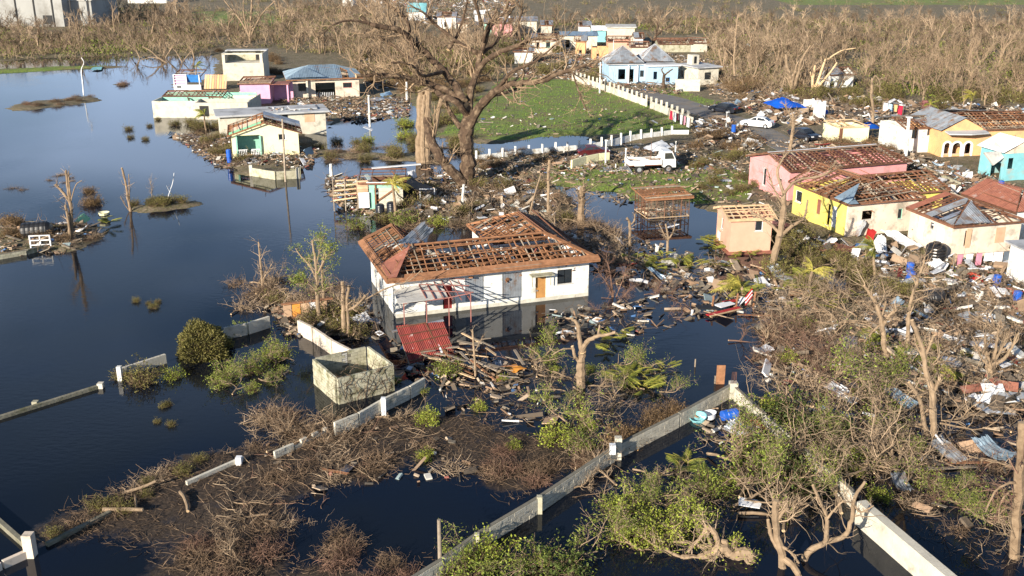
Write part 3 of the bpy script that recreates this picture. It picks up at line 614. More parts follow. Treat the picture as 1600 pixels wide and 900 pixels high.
# fallen red roof piece
q = [G(613, 521, 1.2), G(693, 503, 1.6), G(709, 553, .1), G(640, 569, .1)]
hh = House('collapsed_roof', 'collapsed piece of striped red tin roof leaning in the water before the house', (640, 569), (709, 553), (613, 521), z0=0, cat='roof')
lp = [tuple(((a - hh.o) @ hh.u, (a - hh.o) @ hh.v, a[2])) for a in (q[3], q[2], q[1], q[0])]
hh.tin(lp, 'red_tin', w=.46, lift=.05, skew=.03); hh.timber(lp, .7, .6, .2, 'dark_wood', fascia=False)
b = MB(); e0, e1 = np.array(lp[3]), np.array(lp[2]); hh.beam(e0 + (0, 0, .12), e1 + (0, 0, .12), .26, .05, 'tin', 'ridge_cap')
for k in (.38, .74):
    a = np.array(lp[0]) * (1 - k) + np.array(lp[1]) * k; c = e0 * (1 - k) + e1 * k; hh.beam(a + (0, -.03, .13), c + (0, -.03, .13), .13, .02, 'white_panel', 'strip')
# --- small block ruin
h = House('block_ruin', 'small roofless mossy block enclosure overgrown with vines', (529, 632), (615, 612), (482, 605), z0=0, cat='ruin', ang=33)
h.A, h.B = 3.5, 3.4; lim = [300]; T = 1.85
blocks(h.root, 0, (0, 0), (h.A, 0), -.2, 1.6, 'mossy_block', limit=lim)
blocks(h.root, 0, (0, .16), (0, h.B), -.2, 1.6, 'mossy_block', limit=lim)
blocks(h.root, 0, (h.A, .16), (h.A, h.B), -.2, 1.6, 'mossy_block', limit=lim)
blocks(h.root, 0, (.16, h.B), (h.A - .16, h.B), -.2, 1.6, 'mossy_block', limit=lim, skip=lambda a, z: 1.6 < a < 2.2 and z > .6)
b = MB()
for i in range(6): b.box((1.75, h.B - .05, .8 + i * .13), (.7, .03, .09))
h.part('louvre', b, 'concrete'); b = MB(); b.box((h.A / 2, h.B / 2, -.25), (h.A - .3, h.B - .3, .5)); h.part('floor', b, 'mortar')
def vines(parent, n, x0, x1, y0, y1, z0, z1, m='twig', rng=R0, leaf=None, side=None):
    b = MB(); K = 8; P = np.zeros((n, K, 3)); P[:, 0] = np.stack([rng.uniform(x0, x1, n), rng.uniform(y0, y1, n), rng.uniform(z0, z1, n)], 1)
    d = rng.normal(size=(n, 3)); d[:, 1] *= .1
    for k in range(1, K): d = unit(d + rng.normal(size=(n, 3)) * .6 * np.array((1, .1, 1))); P[:, k] = P[:, k - 1] + d * .16
    b.tubes(P, .012, 3, a=rng.random(n)); return b.obj('vine', M[m], parent, kind='stuff')
vines(h.root, 90, 0, h.A, -.12, -.09, .2, 1.8)
# --- pale yellow gabled house with the porch (left group)
h = House('yellow_porch_house', 'pale yellow gabled house with green porch trim and half its roof sheets torn off', (364, 245), (468, 240), (337, 226), h=2.55, B=6.5)
h.floor(); h.wall('left', 'white_wall', ops=[(341, 196, 345, 222, 'hole'), (353, 205, 357, 220, 'win:mint')]); h.wall('right', 'pale_yellow_wall'); h.wall('back', 'pale_yellow_wall')
h.wall('front', 'pale_yellow_wall', ops=[(371, 211, 408, 246, 'hole'), (435, 206, 446, 219, 'win::3')])
x = h.A / 2; e0, e1 = 2.6, 3.9; k = .45
b = MB(); b.poly([(0, 0, 2.55), (h.A, 0, 2.55), (x, 0, e1 - .08)][::1]); b.poly([(0, .18, 2.55), (x, .18, e1 - .08), (h.A, .18, 2.55)]); h.part('gable', b, 'pale_yellow_wall')
b = MB(); b.poly([(0, h.B, 2.55), (x, h.B, e1 - .08), (h.A, h.B, 2.55)]); h.part('gable', b, 'pale_yellow_wall')
fc = h.timber([(-k, h.B + k, e0 - .1), (-k, -k, e0 - .1), (x, -k, e1), (x, h.B + k, e1)], .7, .6, .05, 'rust_wood' if 'rust_wood' in M else 'new_wood')
D('mint_ceiling', (.30, .62, .36), (.26, .55, .32), 1, .8); D('peach_ceiling', (.80, .58, .42), (.7, .5, .36), 1, .8)
def fstrip(h, f, a0, a1, b0, b1, m, lift=.1, name='ceiling_board'):
    b = MB(); b.poly([f.w(a0, b0, lift), f.w(a1, b0, lift), f.w(a1, b1, lift), f.w(a0, b1, lift)], thick=.03); return h.part(name, b, m)
LY = h.B + 2 * k
fstrip(h, fc, LY - 1.6, LY - .2, .25, 4.2, 'mint_ceiling'); fstrip(h, fc, LY - 4.0, LY - 1.7, .6, 4.2, 'peach_ceiling')
pr = [(h.A + k, -k, e0 - .1), (h.A + k, h.B + k, e0 - .1), (x, h.B + k, e1), (x, -k, e1)]
h.timber(pr, .6, .5, .05, 'dark_wood'); h.tin(pr, 'tin', 1.2, only=lambda i, n: i > n * .45, skew=.06)
for i in range(9): pass
b = MB(); q0 = h.hit('front', 371, 240)[0]; q1 = h.hit('front', 408, 240)[0]
for i in range(14):
    a = q0 + (q1 - q0) * (i + .5) / 14
    if 5 < i < 8: continue
    b.lathe([(.04, .1), (.07, .25), (.035, .5), (.06, .75)], 6, c=(a, -.15, 0))
b.box(((q0 + q1) / 2 - .75, -.15, .8), ((q1 - q0) * .42, .14, .08)); b.box(((q0 + q1) / 2 + .85, -.15, .8), ((q1 - q0) * .42, .14, .08)); h.part('balustrade', b, 'white_panel')
for a in (q0, q1): h.beam((a, -.15, 0), (a, -.15, 2.4), .2, .2, 'mint', 'porch_post')
b = MB(); b.box(((q0 + q1) / 2, 1.6, 1.2), (q1 - q0, .1, 2.4)); h.part('porch_back_wall', b, 'mint'); h.mess(40, m='litter', y1=2)
# --- grey flat roofed block house behind it
h = House('flat_roof_house', 'unpainted block house with long flat grey concrete roof', (422, 210), (510, 205), (380, 192), h=2.6, B=5.0)
h.A += 0; h.wall('front', 'pale_block', ops=[(476, 176, 491, 190, 'board:board'), (441, 179, 450, 185, 'win:dark')], span=(-6.2, h.A)); h.wall('right', 'pale_block'); h.wall('back', 'pale_block', span=(-6.2, h.A)); h.slab(2.6, .5, .22, x0=-6.2)
b = MB(); b.box((-6.1, 2.5, .8), (.18, 4.6, 3.6)); h.part('wall', b, 'pale_block')
h.mess(50, z=2.85, h=.1, m='litter', name='roof_litter', size=(.05, .4)); h.slab(2.9, -.9, .12, x0=2, name='upper_slab')
# --- long unfinished block walls with turquoise rooms
h = House('unfinished_house', 'long roofless whitish block house with turquoise rooms at the water edge', (240, 184), (381, 178), (231, 170), z0=0, h=2.4, B=7.5, ang=0)
h.A = 14.0
h.wall('front', 'pale_block', span=(0, 6.6)); h.wall('left', 'pale_block'); h.wall('right', 'pale_block')
b = MB(); b.box((10.4, -1.4, .7), (7.5, .18, 3.4)); b.box((6.7, -.7, .7), (.18, 1.3, 3.4)); b.box((14.06, -.7, .7), (.18, 1.5, 3.4)); h.part('wall', b, 'pale_block')
b = MB(); b.box((7.9, -1.51, 1.2), (1.3, .02, 1.5)); h.part('window', b, 'dark')
b = MB(); b.box((10, 3.0, .7), (7.8, .15, 3.2)); b.box((6.2, 2.2, .7), (.15, 1.6, 3.2)); h.part('wall', b, 'pale_block')
b = MB(); b.box((6.6, 7.4, 1.3), (13.6, .15, 2.6)); b.box((3.5, 4.2, 1.2), (7.0, .12, 2.3)); h.part('inner_wall', b, 'mint', label='turquoise painted inner wall'); h.timber([(0, 4.4, 2.3), (9, 4.4, 2.3), (9, 7.6, 2.8), (0, 7.6, 2.8)], .6, .5, .3, 'dark_wood')
b = MB(); b.box((12.2, 4.8, 1.7), (3.4, .14, 1.6)); h.part('inner_wall', b, 'pale_yellow_wall', label='yellow painted inner wall'); h.mess(160, m='dull_litter', z=.6, h=1.8, y0=3)
# --- two storey tower block
h = House('block_tower', 'tall grey unfinished block building at the water edge behind the pink house', (350, 127), (398, 125), (335, 120), h=4.9, B=6.0, A=7.2, ang=4)
h.wall('left', 'pale_block', ops=[(341, 92, 343, 101, 'hole')]); h.wall('right', 'pale_block'); h.wall('back', 'pale_block')
h.wall('front', 'pale_block', h=3.2); h.wall('front', 'pale_block', h=4.9, z0=3.2, span=(0, .5)); b = MB(); b.box((h.A - .35, .09, 4.05), (.5, .18, 1.7)); b.box((3.6, .1, 4.8), (7.1, .2, .22)); b.box((3.4, 2.5, 3.1), (6.9, 4.6, .15)); h.part('upper_frame', b, 'pale_block')
b = MB(); b.box((3.2, 4.9, 4.0), (6.2, .15, 1.7)); h.part('inner_wall', b, 'mossy_block'); b = MB(); b.box((5.6, 4.8, 3.9), (.9, .1, 1.5)); h.part('doorway_shade', b, 'dark'); h.slab(4.9, .12, .14, y0=4.0)  # dark slab on the inner wall: the door gap's shade as colour
# --- pink house (left group)
h = House('pink_shack', 'pink flat roofed house with brown rusted roof beside the block tower', (377, 163), (411, 160), (366, 150), h=3.1, B=6.5, ang=6)
h.A = 4.5; h.wall('left', 'magenta_wall'); h.wall('front', 'magenta_wall'); h.wall('right', 'magenta_wall'); h.wall('back', 'magenta_wall')
h.timber([(-.3, -.3, 3.15), (4.8, -.3, 3.15), (4.8, 6.8, 3.35), (-.3, 6.8, 3.35)], .6, .5, .2, 'dark_wood'); b = MB(); b.box((2.2, 3.2, 3.08), (4.2, 6.2, .04)); h.part('ceiling', b, 'board')
b = MB(); b.box((5.9, 1.5, 3.0), (3.2, 3.4, .1)); h.part('porch_roof', b, 'rust_tin'); h.beam((7.2, .1, -.5), (7.2, .1, 2.95), .25, .25, 'magenta_wall', 'porch_post')
b = MB(); b.box((6.2, 3.3, 1.3), (3.0, .15, 3.2)); h.part('porch_wall', b, 'magenta_wall')
# --- blue white wooden shack
h = House('wooden_shack', 'wrecked shack with white pink frames, blue sheet and leaning plank wall', (272, 141), (330, 141), (270, 133), h=2.0, B=4, cat='shack', ang=0)
h.wall('front', 'white_panel', h=.9, ops=[(276, 134, 284, 138, 'win')], span=(0, 4.6)); b = MB()
for x in (0.1, 2.2, 4.4): b.box((x, .1, 1.4), (.15, .15, 2.4))
for z in (1.3, 1.75, 2.2, 2.6): b.box((1.2, .1, z), (2.2, .1, .1))
h.part('window_frame', b, 'white_panel'); b = MB(); b.box((1.2, .3, 1.5), (2.2, .05, 1.9)); h.part('inner_wall', b, 'magenta_wall')
b = MB(); b.box((3.4, .4, 1.9), (2.4, .05, 1.4), np.array(Matrix.Rotation(.4, 3, 'X'))); h.part('loose_sheet', b, 'deep_blue')
for i in range(9): beam((5.2 + i * .42, .2 + i * .02, .2), (4.9 + i * .42 + .5, .9, 2.5), .36, .04, 'orange_wall' if i % 2 else 'board', 'plank', h.root, (0, 1, 0))
h.timber([(0, .5, 2.3), (4.6, .5, 2.3), (4.6, 4, 2.9), (0, 4, 2.9)], .8, .8, .3, 'dark_wood')
# --- grey hip roof house
h = House('hip_roof_house', 'grey block house with torn blue grey hipped tin roof and front porch opening', (455, 155), (562, 151), (439, 140), h=3.0, B=9.5)
h.floor(); h.wall('left', 'cream_wall'); h.wall('right', 'pale_block'); h.wall('back', 'pale_block'); h.wall('front', 'cream_wall', ops=[(466, 130, 481, 142, 'hole'), (493, 129, 524, 154, 'hole'), (536, 129, 550, 137, 'win:red_paint')])
for i in range(11): h.beam((3.9 + i * .28, -.05, .0), (3.9 + i * .28, -.05, .9), .08, .08, 'white_panel', 'baluster')
h.beam((2.6, -.3, -.5), (2.6, -.3, 3.4), .28, .28, 'pale_block', 'column')
a, bb, r1 = h.A, h.B, 4.6; k = .6
s1 = [(-k, -k, 3.05), (a + k, -k, 3.05), (a - 3.5, bb / 2, r1), (3.5, bb / 2, r1)]
h.timber(s1, .8, .6, .2, 'new_wood'); h.tin(s1, 'blue_tin', 1.1, miss=.18, skew=.04); s2 = [(-k, bb + k, 3.05), (-k, -k, 3.05), (3.5, bb / 2, r1)]; h.timber(s2, .9, .7, .2); h.tin(s2, 'blue_tin', 1.1, miss=.1)
h.tin([(a + k, -k, 3.05), (a + k, bb + k, 3.05), (a - 3.5, bb / 2, r1)], 'blue_tin', 1.1, miss=.3); h.tin([(a + k, bb + k, 3.05), (-k, bb + k, 3.05), (3.5, bb / 2, r1), (a - 3.5, bb / 2, r1)], 'blue_tin', 1.1, miss=.3)
g = [(-k, -.9, 3.2), (5.6, -.9, 3.2), (2.6, 3, 4.4)]; h.tin(g, 'blue_tin', 1.1, lift=.3)
# --- blue house with two pyramid roofs
h = House('blue_twin_roof_house', 'light blue house with two grey pyramid roofs beside the road fence', (951, 131), (1012, 131), (948, 125), h=3.3, B=9, ang=3)
h.A = 11.6; h.wall('front', 'blue_wall', ops=[(966, 108, 977, 124, 'hole'), (983, 108, 990, 128, 'hole'), (1000, 110, 1006, 120, 'win:dark')]); h.wall('left', 'blue_wall'); h.wall('right', 'blue_wall', ops=[]); h.wall('back', 'blue_wall')
h.beam((3.4, -.3, -.4), (3.4, -.3, 3.2), .22, .22, 'white_panel', 'column'); h.beam((5.0, -.3, -.4), (5.0, -.3, 3.2), .22, .22, 'white_panel', 'column')
def pyramid(h, x0, x1, y0, y1, z, rise, m='tin'):
    c = ((x0 + x1) / 2, (y0 + y1) / 2, z + rise); q = [(x0, y0, z), (x1, y0, z), (x1, y1, z), (x0, y1, z)]
    for i in range(4): h.tin([q[i], q[(i + 1) % 4], c], m, 1.3, jit=.01); 
    for i in range(4): h.beam(np.array(q[i]) + (0, 0, .16), np.array(c) + (0, 0, .16), .16, .05, 'roof_slab', 'ridge_cap')
h.slab(3.3, .4, .12); pyramid(h, -.5, 6.2, .3, 7, 3.5, 2.6); pyramid(h, 5.9, 12.0, 2.0, 8.8, 3.5, 2.7)
h2 = h; h = House('blue_house_wing', 'light blue side wing with white flat roof edge right of the pyramid roofs', (1013, 133), (1054, 130), (1010, 127), h=3.2, B=6, ang=10)
h.wall('front', 'blue_wall', ops=[(1021, 112, 1027, 124, 'hole'), (1040, 121, 1047, 128, 'win:deep_blue')]); h.wall('left', 'blue_wall'); h.wall('right', 'blue_wall'); h.wall('back', 'blue_wall'); h.slab(3.2, .4, .2, 'white_panel')
# --- small grey block house beside the blue one
h = House('block_hut', 'small grey block hut with flat roof beside the blue house', (1090, 134), (1118, 131), (1062, 126), h=3.0, B=6, ang=24)
h.A = 4.2; h.wall('front', 'pale_block', ops=[(1101, 113, 1111, 124, 'win:dark')]); h.wall('left', 'pale_block', ops=[(1063, 110, 1067, 120, 'hole')]); h.wall('right', 'pale_block'); h.wall('back', 'pale_block'); h.slab(3.0, .5, .18)
b = MB(); b.box((1.6, 4.2, 4.0), (1.4, 1.6, 1.7)); h.part('roof_cistern', b, 'pale_block'); b = MB(); b.box((1.5, 3.37, 4.0), (.5, .05, 1.2)); h.part('opening', b, 'dark')  # cistern is solid; a dark slab paints the shade of its opening
b = MB(); o = G(1060, 145, .2); b.box((0, 0, 1.0), (4.1, .2, 2.2)); t_ = thing('standing_wall', 'piece of pale block wall standing before the block hut', 'wall', G(1074, 144, .2), .03); b.obj('wall_panel', M['pale_block'], t_); b = MB(); b.box((0, 0, 2.14), (4.2, .3, .08)); b.obj('coping', M['concrete'], t_)
# --- far row of wrecked houses
def simple(name, label, px0, px1, pyb, hgt, m, roof='timber', dep=6, ang=0, ops=(), rm='tin', z=3, rise=1.0, lm=None):
    h = House(name, label, (px0, pyb), (px1, pyb), (px0, pyb - 6), h=hgt, B=dep, ang=ang); h.A = np.linalg.norm(G(px1, pyb) - G(px0, pyb)) / max(.5, math.cos(math.radians(ang)))
    h.floor(); h.wall('front', m, ops=ops)
    for sd_ in ('left', 'right', 'back'): h.wall(sd_, lm or m)
    A_, B_ = h.A, h.B; k = .35; r = [(-k, -k, hgt + .05), (A_ + k, -k, hgt + .05), (A_ + k, B_ / 2, hgt + rise), (-k, B_ / 2, hgt + rise)]; r2 = [(A_ + k, B_ + k, hgt + .05), (-k, B_ + k, hgt + .05), (-k, B_ / 2, hgt + rise), (A_ + k, B_ / 2, hgt + rise)]
    for q in (r, r2):
        if roof in ('timber', 'torn'): h.timber(q, 1.0, .8, .2, 'dark_wood')
        if roof in ('tin', 'torn'): h.tin(q, rm, 1.3, miss=.0 if roof == 'tin' else .5, skew=.04)
    if roof == 'slab': h.slab(hgt, .4, .2, 'concrete')
    if roof != 'slab': 
        b = MB(); b.poly([(0, 0, hgt), (0, B_, hgt), (0, B_ / 2, hgt + rise - .05)]); b.poly([(A_, 0, hgt), (A_, B_ / 2, hgt + rise - .05), (A_, B_, hgt)]); h.part('gable', b, m)
    if roof in ('none', 'torn', 'timber'): h.mess(60, m='litter', z=.5, h=1.5)
    return h
simple('wrecked_house', 'far greenish white wrecked house left of the yellow one', 832, 868, 84, 3.0, 'cream_wall', 'torn', ops=[(838, 66, 843, 76, 'hole'), (853, 64, 860, 74, 'win:mint')])
simple('tin_roof_house', 'far long house with flat blue grey tin roof', 877, 932, 78, 3.0, 'pale_block', 'tin', rm='blue_tin', dep=9, rise=.6, ops=[(884, 62, 890, 74, 'hole')])
simple('yellow_shack', 'far bright yellow broken shack below the tin roof', 899, 914, 87, 3.0, 'orange_wall', 'torn', dep=3, ang=-8, ops=[(904, 78, 909, 86, 'hole')])
simple('orange_shack', 'far orange walled shack without roof', 925, 950, 94, 2.6, 'orange_wall', 'none', dep=3, ops=[(932, 84, 936, 92, 'hole')])
simple('turquoise_roof_house', 'far small house with pale turquoise roof', 926, 946, 66, 2.6, 'turquoise', 'tin', rm='white_panel', dep=6)
simple('grey_box_house', 'far grey concrete house with flat roof at the edge of the wood', 948, 990, 70, 4.0, 'pale_block', 'slab', dep=8, ang=-5, ops=[(978, 56, 982, 62, 'hole')])
simple('rafter_house', 'far house with only red brown rafters left beside the grey box house', 950, 985, 84, 2.6, 'peach_wall', 'timber', dep=5)
simple('flattened_house', 'far flattened house with low brown roof timbers near the wood', 1030, 1078, 82, 1.8, 'mossy_block', 'timber', dep=7)
simple('low_ruin', 'far low ruin with pale blocks at the edge of the wood', 1078, 1104, 82, 2.0, 'pale_block', 'torn', dep=5)
simple('teal_roof_house', 'far little house with bright turquoise roof behind the big tree', 638, 664, 33, 2.6, 'white_wall', 'tin', rm='turquoise', dep=8, rise=2.4)
simple('tent_house', 'far white and pink wrecked house behind the big tree', 684, 712, 45, 3.2, 'white_wall', 'torn', dep=6, ops=[(694, 34, 698, 42, 'hole')])
simple('green_end_house', 'far wrecked house with green end wall behind the big tree', 757, 768, 56, 3.2, 'mint', 'torn', dep=6)
simple('red_trim_house', 'far pale wrecked house with red roof edge behind the big tree', 770, 800, 58, 3.4, 'pink_wall', 'torn', dep=7, ops=[(781, 50, 786, 57, 'hole')])
simple('blue_grey_house', 'far long low house with grey roof behind the big tree limbs', 800, 838, 52, 3.0, 'pale_block', 'tin', rm='tin', dep=7)
simple('white_heap_house', 'far pale wrecked house below the big tree limbs', 804, 832, 100, 2.4, 'white_wall', 'torn', dep=5)
h = simple('warehouse', 'huge grey concrete warehouse at the top left beyond the trees', -30, 100, 42, 12, 'warehouse_grey', 'slab', dep=30, ang=0)
for i in range(7): h.beam((i * 5.2 + .4, -.1, -.5), (i * 5.2 + .4, -.1, 12), .35, .2, 'dark', 'panel_joint', (0, 1, 0))
b = MB(); b.box((19.5, -.05, 2.0), (2.6, .1, 2.4)); h.part('window', b, 'dark')
simple('warehouse_annex', 'long pale annex beside the grey warehouse', 100, 146, 40, 7, 'warehouse_grey', 'slab', dep=20)
simple('roadside_shed', 'white and grey destroyed shed far behind the bushes', 1296, 1335, 138, 2.2, 'white_wall', 'torn', dep=4, ang=15, ops=[(1297, 130, 1304, 136, 'hole')])
simple('far_shack', 'tiny pale wrecked shack at the top between the far trees', 716, 730, 52, 2.6, 'cream_wall', 'torn', dep=5)
simple('far_shack', 'tiny white roofed house at the top centre', 742, 756, 40, 3, 'white_wall', 'tin', rm='white_panel', dep=6)
simple('far_shack', 'tiny grey shack right of the far long low house', 846, 862, 56, 2.6, 'pale_block', 'torn', dep=5)
simple('far_shack', 'tiny white house above the grey box house', 905, 922, 60, 3, 'white_wall', 'torn', dep=5)
simple('far_shack', 'tiny pale ruin right of the grey box house', 992, 1004, 78, 2.6, 'white_wall', 'torn', dep=4)
simple('far_shack', 'tiny brown ruin behind the pyramid roofs', 985, 1012, 92, 2.4, 'cream_wall', 'timber', dep=4)
simple('far_shack', 'tiny white house at the very top left of the giant tree', 535, 552, 12, 4, 'white_wall', 'tin', rm='white_panel', dep=8)
simple('far_shack', 'tiny pale building at the top beside the warehouse bushes', 200, 260, 6, 4, 'white_wall', 'tin', rm='white_panel', dep=8)
# --- pink house (right group)
h = House('pink_house', 'long pink house with bare reddish rafters right of the peach cottage', (1235, 308), (1415, 292), (1170, 282), h=3.0, B=7.3, ang=19)
h.A = 13.8; o = G(1235, 267, 3.3); h.o = np.array((o[0], o[1], .25)); h.root.location = h.o
h.floor(); h.wall('left', 'pink_wall', ops=[(1216, 278, 1221, 292, 'win:white_panel'), (1192, 262, 1197, 290, 'win')]); h.wall('front', 'pink_wall'); h.wall('right', 'pink_wall'); h.wall('back', 'pink_wall')
k = .35; e0, e1 = 3.05, 4.1
r = [(-k, -k, e0), (h.A + k, -k, e0), (h.A + k - 1.5, 3.6, e1), (-k, 3.6, e1)]; h.timber(r, .5, .45, .08, 'dark_wood', 'dark_wood'); h.timber([(h.A + k, h.B + k, e0), (-k, h.B + k, e0), (-k, 3.65, e1), (h.A - 1.2, 3.65, e1)], .5, .45, .1, 'dark_wood')
h.timber([(h.A + k, -k, e0), (h.A + k, h.B + k, e0), (h.A - 1.15, 3.6, e1)], .6, .45, .08, 'dark_wood')
h.beam((-k, 3.6, e1 + .14), (h.A - 1.2, 3.6, e1 + .14), .2, .03, 'white_panel', 'ridge_cap'); h.mess(300, z=.8, h=1.7, size=(.2, 1.1), m='dull_litter'); b = MB(); b.poly([(.09, 0, 3), (.09, h.B, 3), (.09, 3.6, e1 - .05)]); h.part('gable', b, 'pink_wall')
# --- yellow house (right group)
h = House('yellow_house', 'bright yellow house with bare rafters and a torn grey sheet on the roof', (1325, 360), (1437, 350), (1237, 325), h=2.95, B=8.4, ang=18)
o = G(1325, 321, 3.2); h.o = np.array((o[0], o[1], .25)) + h.u * .3 + h.v * .3; h.root.location = h.o; h.A = 7.2; h.B = 8.4
h.floor(); h.wall('left', 'yellow_wall', ops=[(1243, 298, 1253, 316, 'win:white_panel'), (1276, 311, 1282, 335, 'louvre:rust_tin'), (1291, 318, 1297, 352, 'hole'), (1299, 322, 1307, 356, 'door:white_panel')]); h.wall('front', 'cream_wall', ops=[(1347, 329, 1364, 343, 'hole'), (1403, 326, 1410, 342, 'win:mint')]); h.wall('right', 'cream_wall'); h.wall('back', 'yellow_wall')
k = .4; e0, e1 = 3.0, 4.2; A_, B_ = h.A, h.B
h.timber([(-k, B_ + k, e0), (-k, -k, e0), (3.6, 3.6, e1), (3.6, B_ + 1.6, e1)], .5, .45, .12, 'dark_wood', 'new_wood'); f = h.timber([(-k, -k, e0), (A_ + k, -k, e0), (3.6, 3.6, e1)], .5, .45, .1, 'dark_wood', 'new_wood')
h.timber([(A_ + k, -k, e0), (A_ + k, B_ + k, e0), (3.6, B_ + 1.6, e1), (3.6, 3.6, e1)], .5, .45, .12, 'dark_wood', 'new_wood')
h.beam((A_ + k, -k, e0 + .15), (3.6, 3.6, e1 + .15), .28, .04, 'new_wood', 'hip_board'); h.beam((3.6, 3.6, e1 + .15), (3.6, B_ + 1.6, e1 + .15), .28, .04, 'new_wood', 'ridge_board')
b = MB(); p = [h.hz(1303, 309, 3.2), h.hz(1325, 318, 3.15), h.hz(1333, 310, 3.6), h.hz(1343, 286, 4.5), h.hz(1322, 303, 3.5)]; b.poly([np.array(q) for q in p], thick=.03); h.part('roof_sheet', b, 'blue_tin', label='grey roof sheet folded up on the corner')
b = MB(); b.poly([np.array(h.hz(1326, 319, 3.2)), np.array(h.hz(1342, 318, 3.2)), np.array(h.hz(1334, 309, 3.5))], thick=.03); h.part('roof_sheet', b, 'blue_tin')
h.mess(260, z=.8, h=1.8, size=(.2, 1.2), m='dull_litter'); h.mess(60, z=1.5, h=1.2, size=(.1, .6), m='litter'); h.mess(160, z=2.1, h=.8, m='new_wood', size=(.3, 1.6), name='broken_timber')
h3 = House('yellow_house_wing', 'right wing of the yellow house with a dark arch', (1437, 318), (1467, 315), (1437, 305), h=2.9, B=4.5, ang=18)
o = G(1437, 302, 3.1); h3.o = np.array((o[0], o[1], .25)); h3.root.location = h3.o; h3.A = 2.6
h3.wall('front', 'yellow_wall', ops=[(1442, 310, 1457, 330, 'hole')]); h3.wall('left', 'cream_wall'); h3.wall('right', 'yellow_wall'); h3.wall('back', 'yellow_wall')
h3.timber([(-4.2, -.4, 3.0), (3.0, -.4, 3.0), (3.0, 3.0, 4.1), (-4.2, 3.0, 4.1)], .5, .45, .1, 'dark_wood', 'new_wood'); h3.timber([(3.0, 5, 3.0), (-4.2, 5, 3.0), (-4.2, 3.0, 4.1), (3, 3, 4.1)], .5, .45, .1, 'dark_wood')
b = MB(); n = 8; ar = [(.95 - .65 * math.cos(t_ * math.pi / n), -.02, 1.4 + .65 * math.sin(t_ * math.pi / n)) for t_ in range(n + 1)]; b.poly(ar[::-1], thick=.03); h3.part('arch', b, 'dark')  # near-black panel: the shade inside the arch painted as colour
# --- peach cottage
h = House('peach_cottage', 'small peach cottage on a brown plinth with missing roof sheets', (1141, 378), (1201, 372), (1104, 352), h=2.7, B=4.3, ang=7)
o = G(1141, 344, 2.95); h.o = np.array((o[0], o[1], .25)) + h.u * .1; h.root.location = h.o; h.A = 3.5; h.B = 3.6
h.wall('front', 'peach_wall', ops=[(1180, 344, 1192, 361, 'win')]); h.wall('left', 'peach_wall', ops=[(1124, 339, 1130, 357, 'win')], span=(.18, 2.5)); h.wall('right', 'peach_wall'); h.wall('back', 'peach_wall', span=(.0, 3.5))
h.beam((.1, 3.5, -.5), (.1, 3.5, 2.65), .14, .14, 'peach_wall', 'porch_post'); 
for i in range(5): h.beam((.1, 2.6 + i * .2, .1), (.1, 2.6 + i * .2, .8), .05, .05, 'white_panel', 'baluster')
h.beam((.1, 2.5, .85), (.1, 3.5, .85), .06, .06, 'white_panel', 'handrail'); b = MB(); b.box((h.A / 2, h.B / 2, -.5), (h.A + .3, h.B + .3, .95)); h.part('plinth', b, 'rust_tin')
k = .3; r = [(-k, -k, 2.72), (h.A + k, -k, 2.72), (h.A + k, 1.9, 3.35), (-k, 1.9, 3.35)]; h.timber(r, .55, .5, .0, 'pale_wood', w=.07, bw=.07); r2 = [(h.A + k, h.B + k, 2.72), (-k, h.B + k, 2.72), (-k, 1.9, 3.35), (h.A + k, 1.9, 3.35)]; h.timber(r2, .55, .5, 0, 'pale_wood'); h.mess(60, z=.6, h=1.2)
b = MB(); b.poly([(0, 0, 2.7), (0, h.B, 2.7), (0, 1.9, 3.3)], thick=.1); b.poly([(h.A, 0, 2.7), (h.A, 1.9, 3.3), (h.A, h.B, 2.7)], thick=.1); h.part('gable', b, 'peach_wall')
# --- open timber hut standing in the water
h = House('timber_hut', 'open brown timber hut frame with wire sides standing in the water', (1012, 343), (1072, 336), (1000, 332), z0=0, h=2.4, B=3.4, cat='hut', ang=14)
h.A = 4.1; A_, B_ = h.A, h.B
for i in range(6):
    for y in (0, B_): h.beam((A_ * i / 5, y, -.6), (A_ * i / 5, y, 2.3), .07, .07, 'dark_wood', 'post')
for i in range(1, 4):
    for x in (0, A_): h.beam((x, B_ * i / 4, -.6), (x, B_ * i / 4, 2.3), .07, .07, 'dark_wood', 'post')
for z in (.15, .9, 2.3):
    for y in (-.04, B_ + .04): h.beam((0, y, z), (A_, y, z), .05, .08, 'dark_wood' if z > .5 else 'pale_wood', 'rail')
    for x in (-.04, A_ + .04): h.beam((x, 0, z), (x, B_, z), .05, .08, 'dark_wood' if z > .5 else 'pale_wood', 'rail')
k = .3; r = [(-k, -k, 2.38), (A_ + k, -k, 2.38), (A_ + k, B_ + k, 2.7), (-k, B_ + k, 2.7)]; h.timber(r, .35, .4, .05, 'new_wood', 'new_wood', bw=.09)
b = MB()
for i in range(28):
    x = i * A_ / 27
    for y in (-.06, B_ + .06): b.box((x, y, 1.1), (.012, .012, 2.3))
for i in range(14):
    for y in (-.06, B_ + .06): b.box((A_ / 2, y, .1 + i * .16), (A_, .012, .012))
h.part('wire_mesh', b, 'grey_wood', kind='stuff'); h.mess(80, z=.1, h=1.0, m='dull_litter', size=(.2, .9))
h.root.scale = (1, 1, .8)
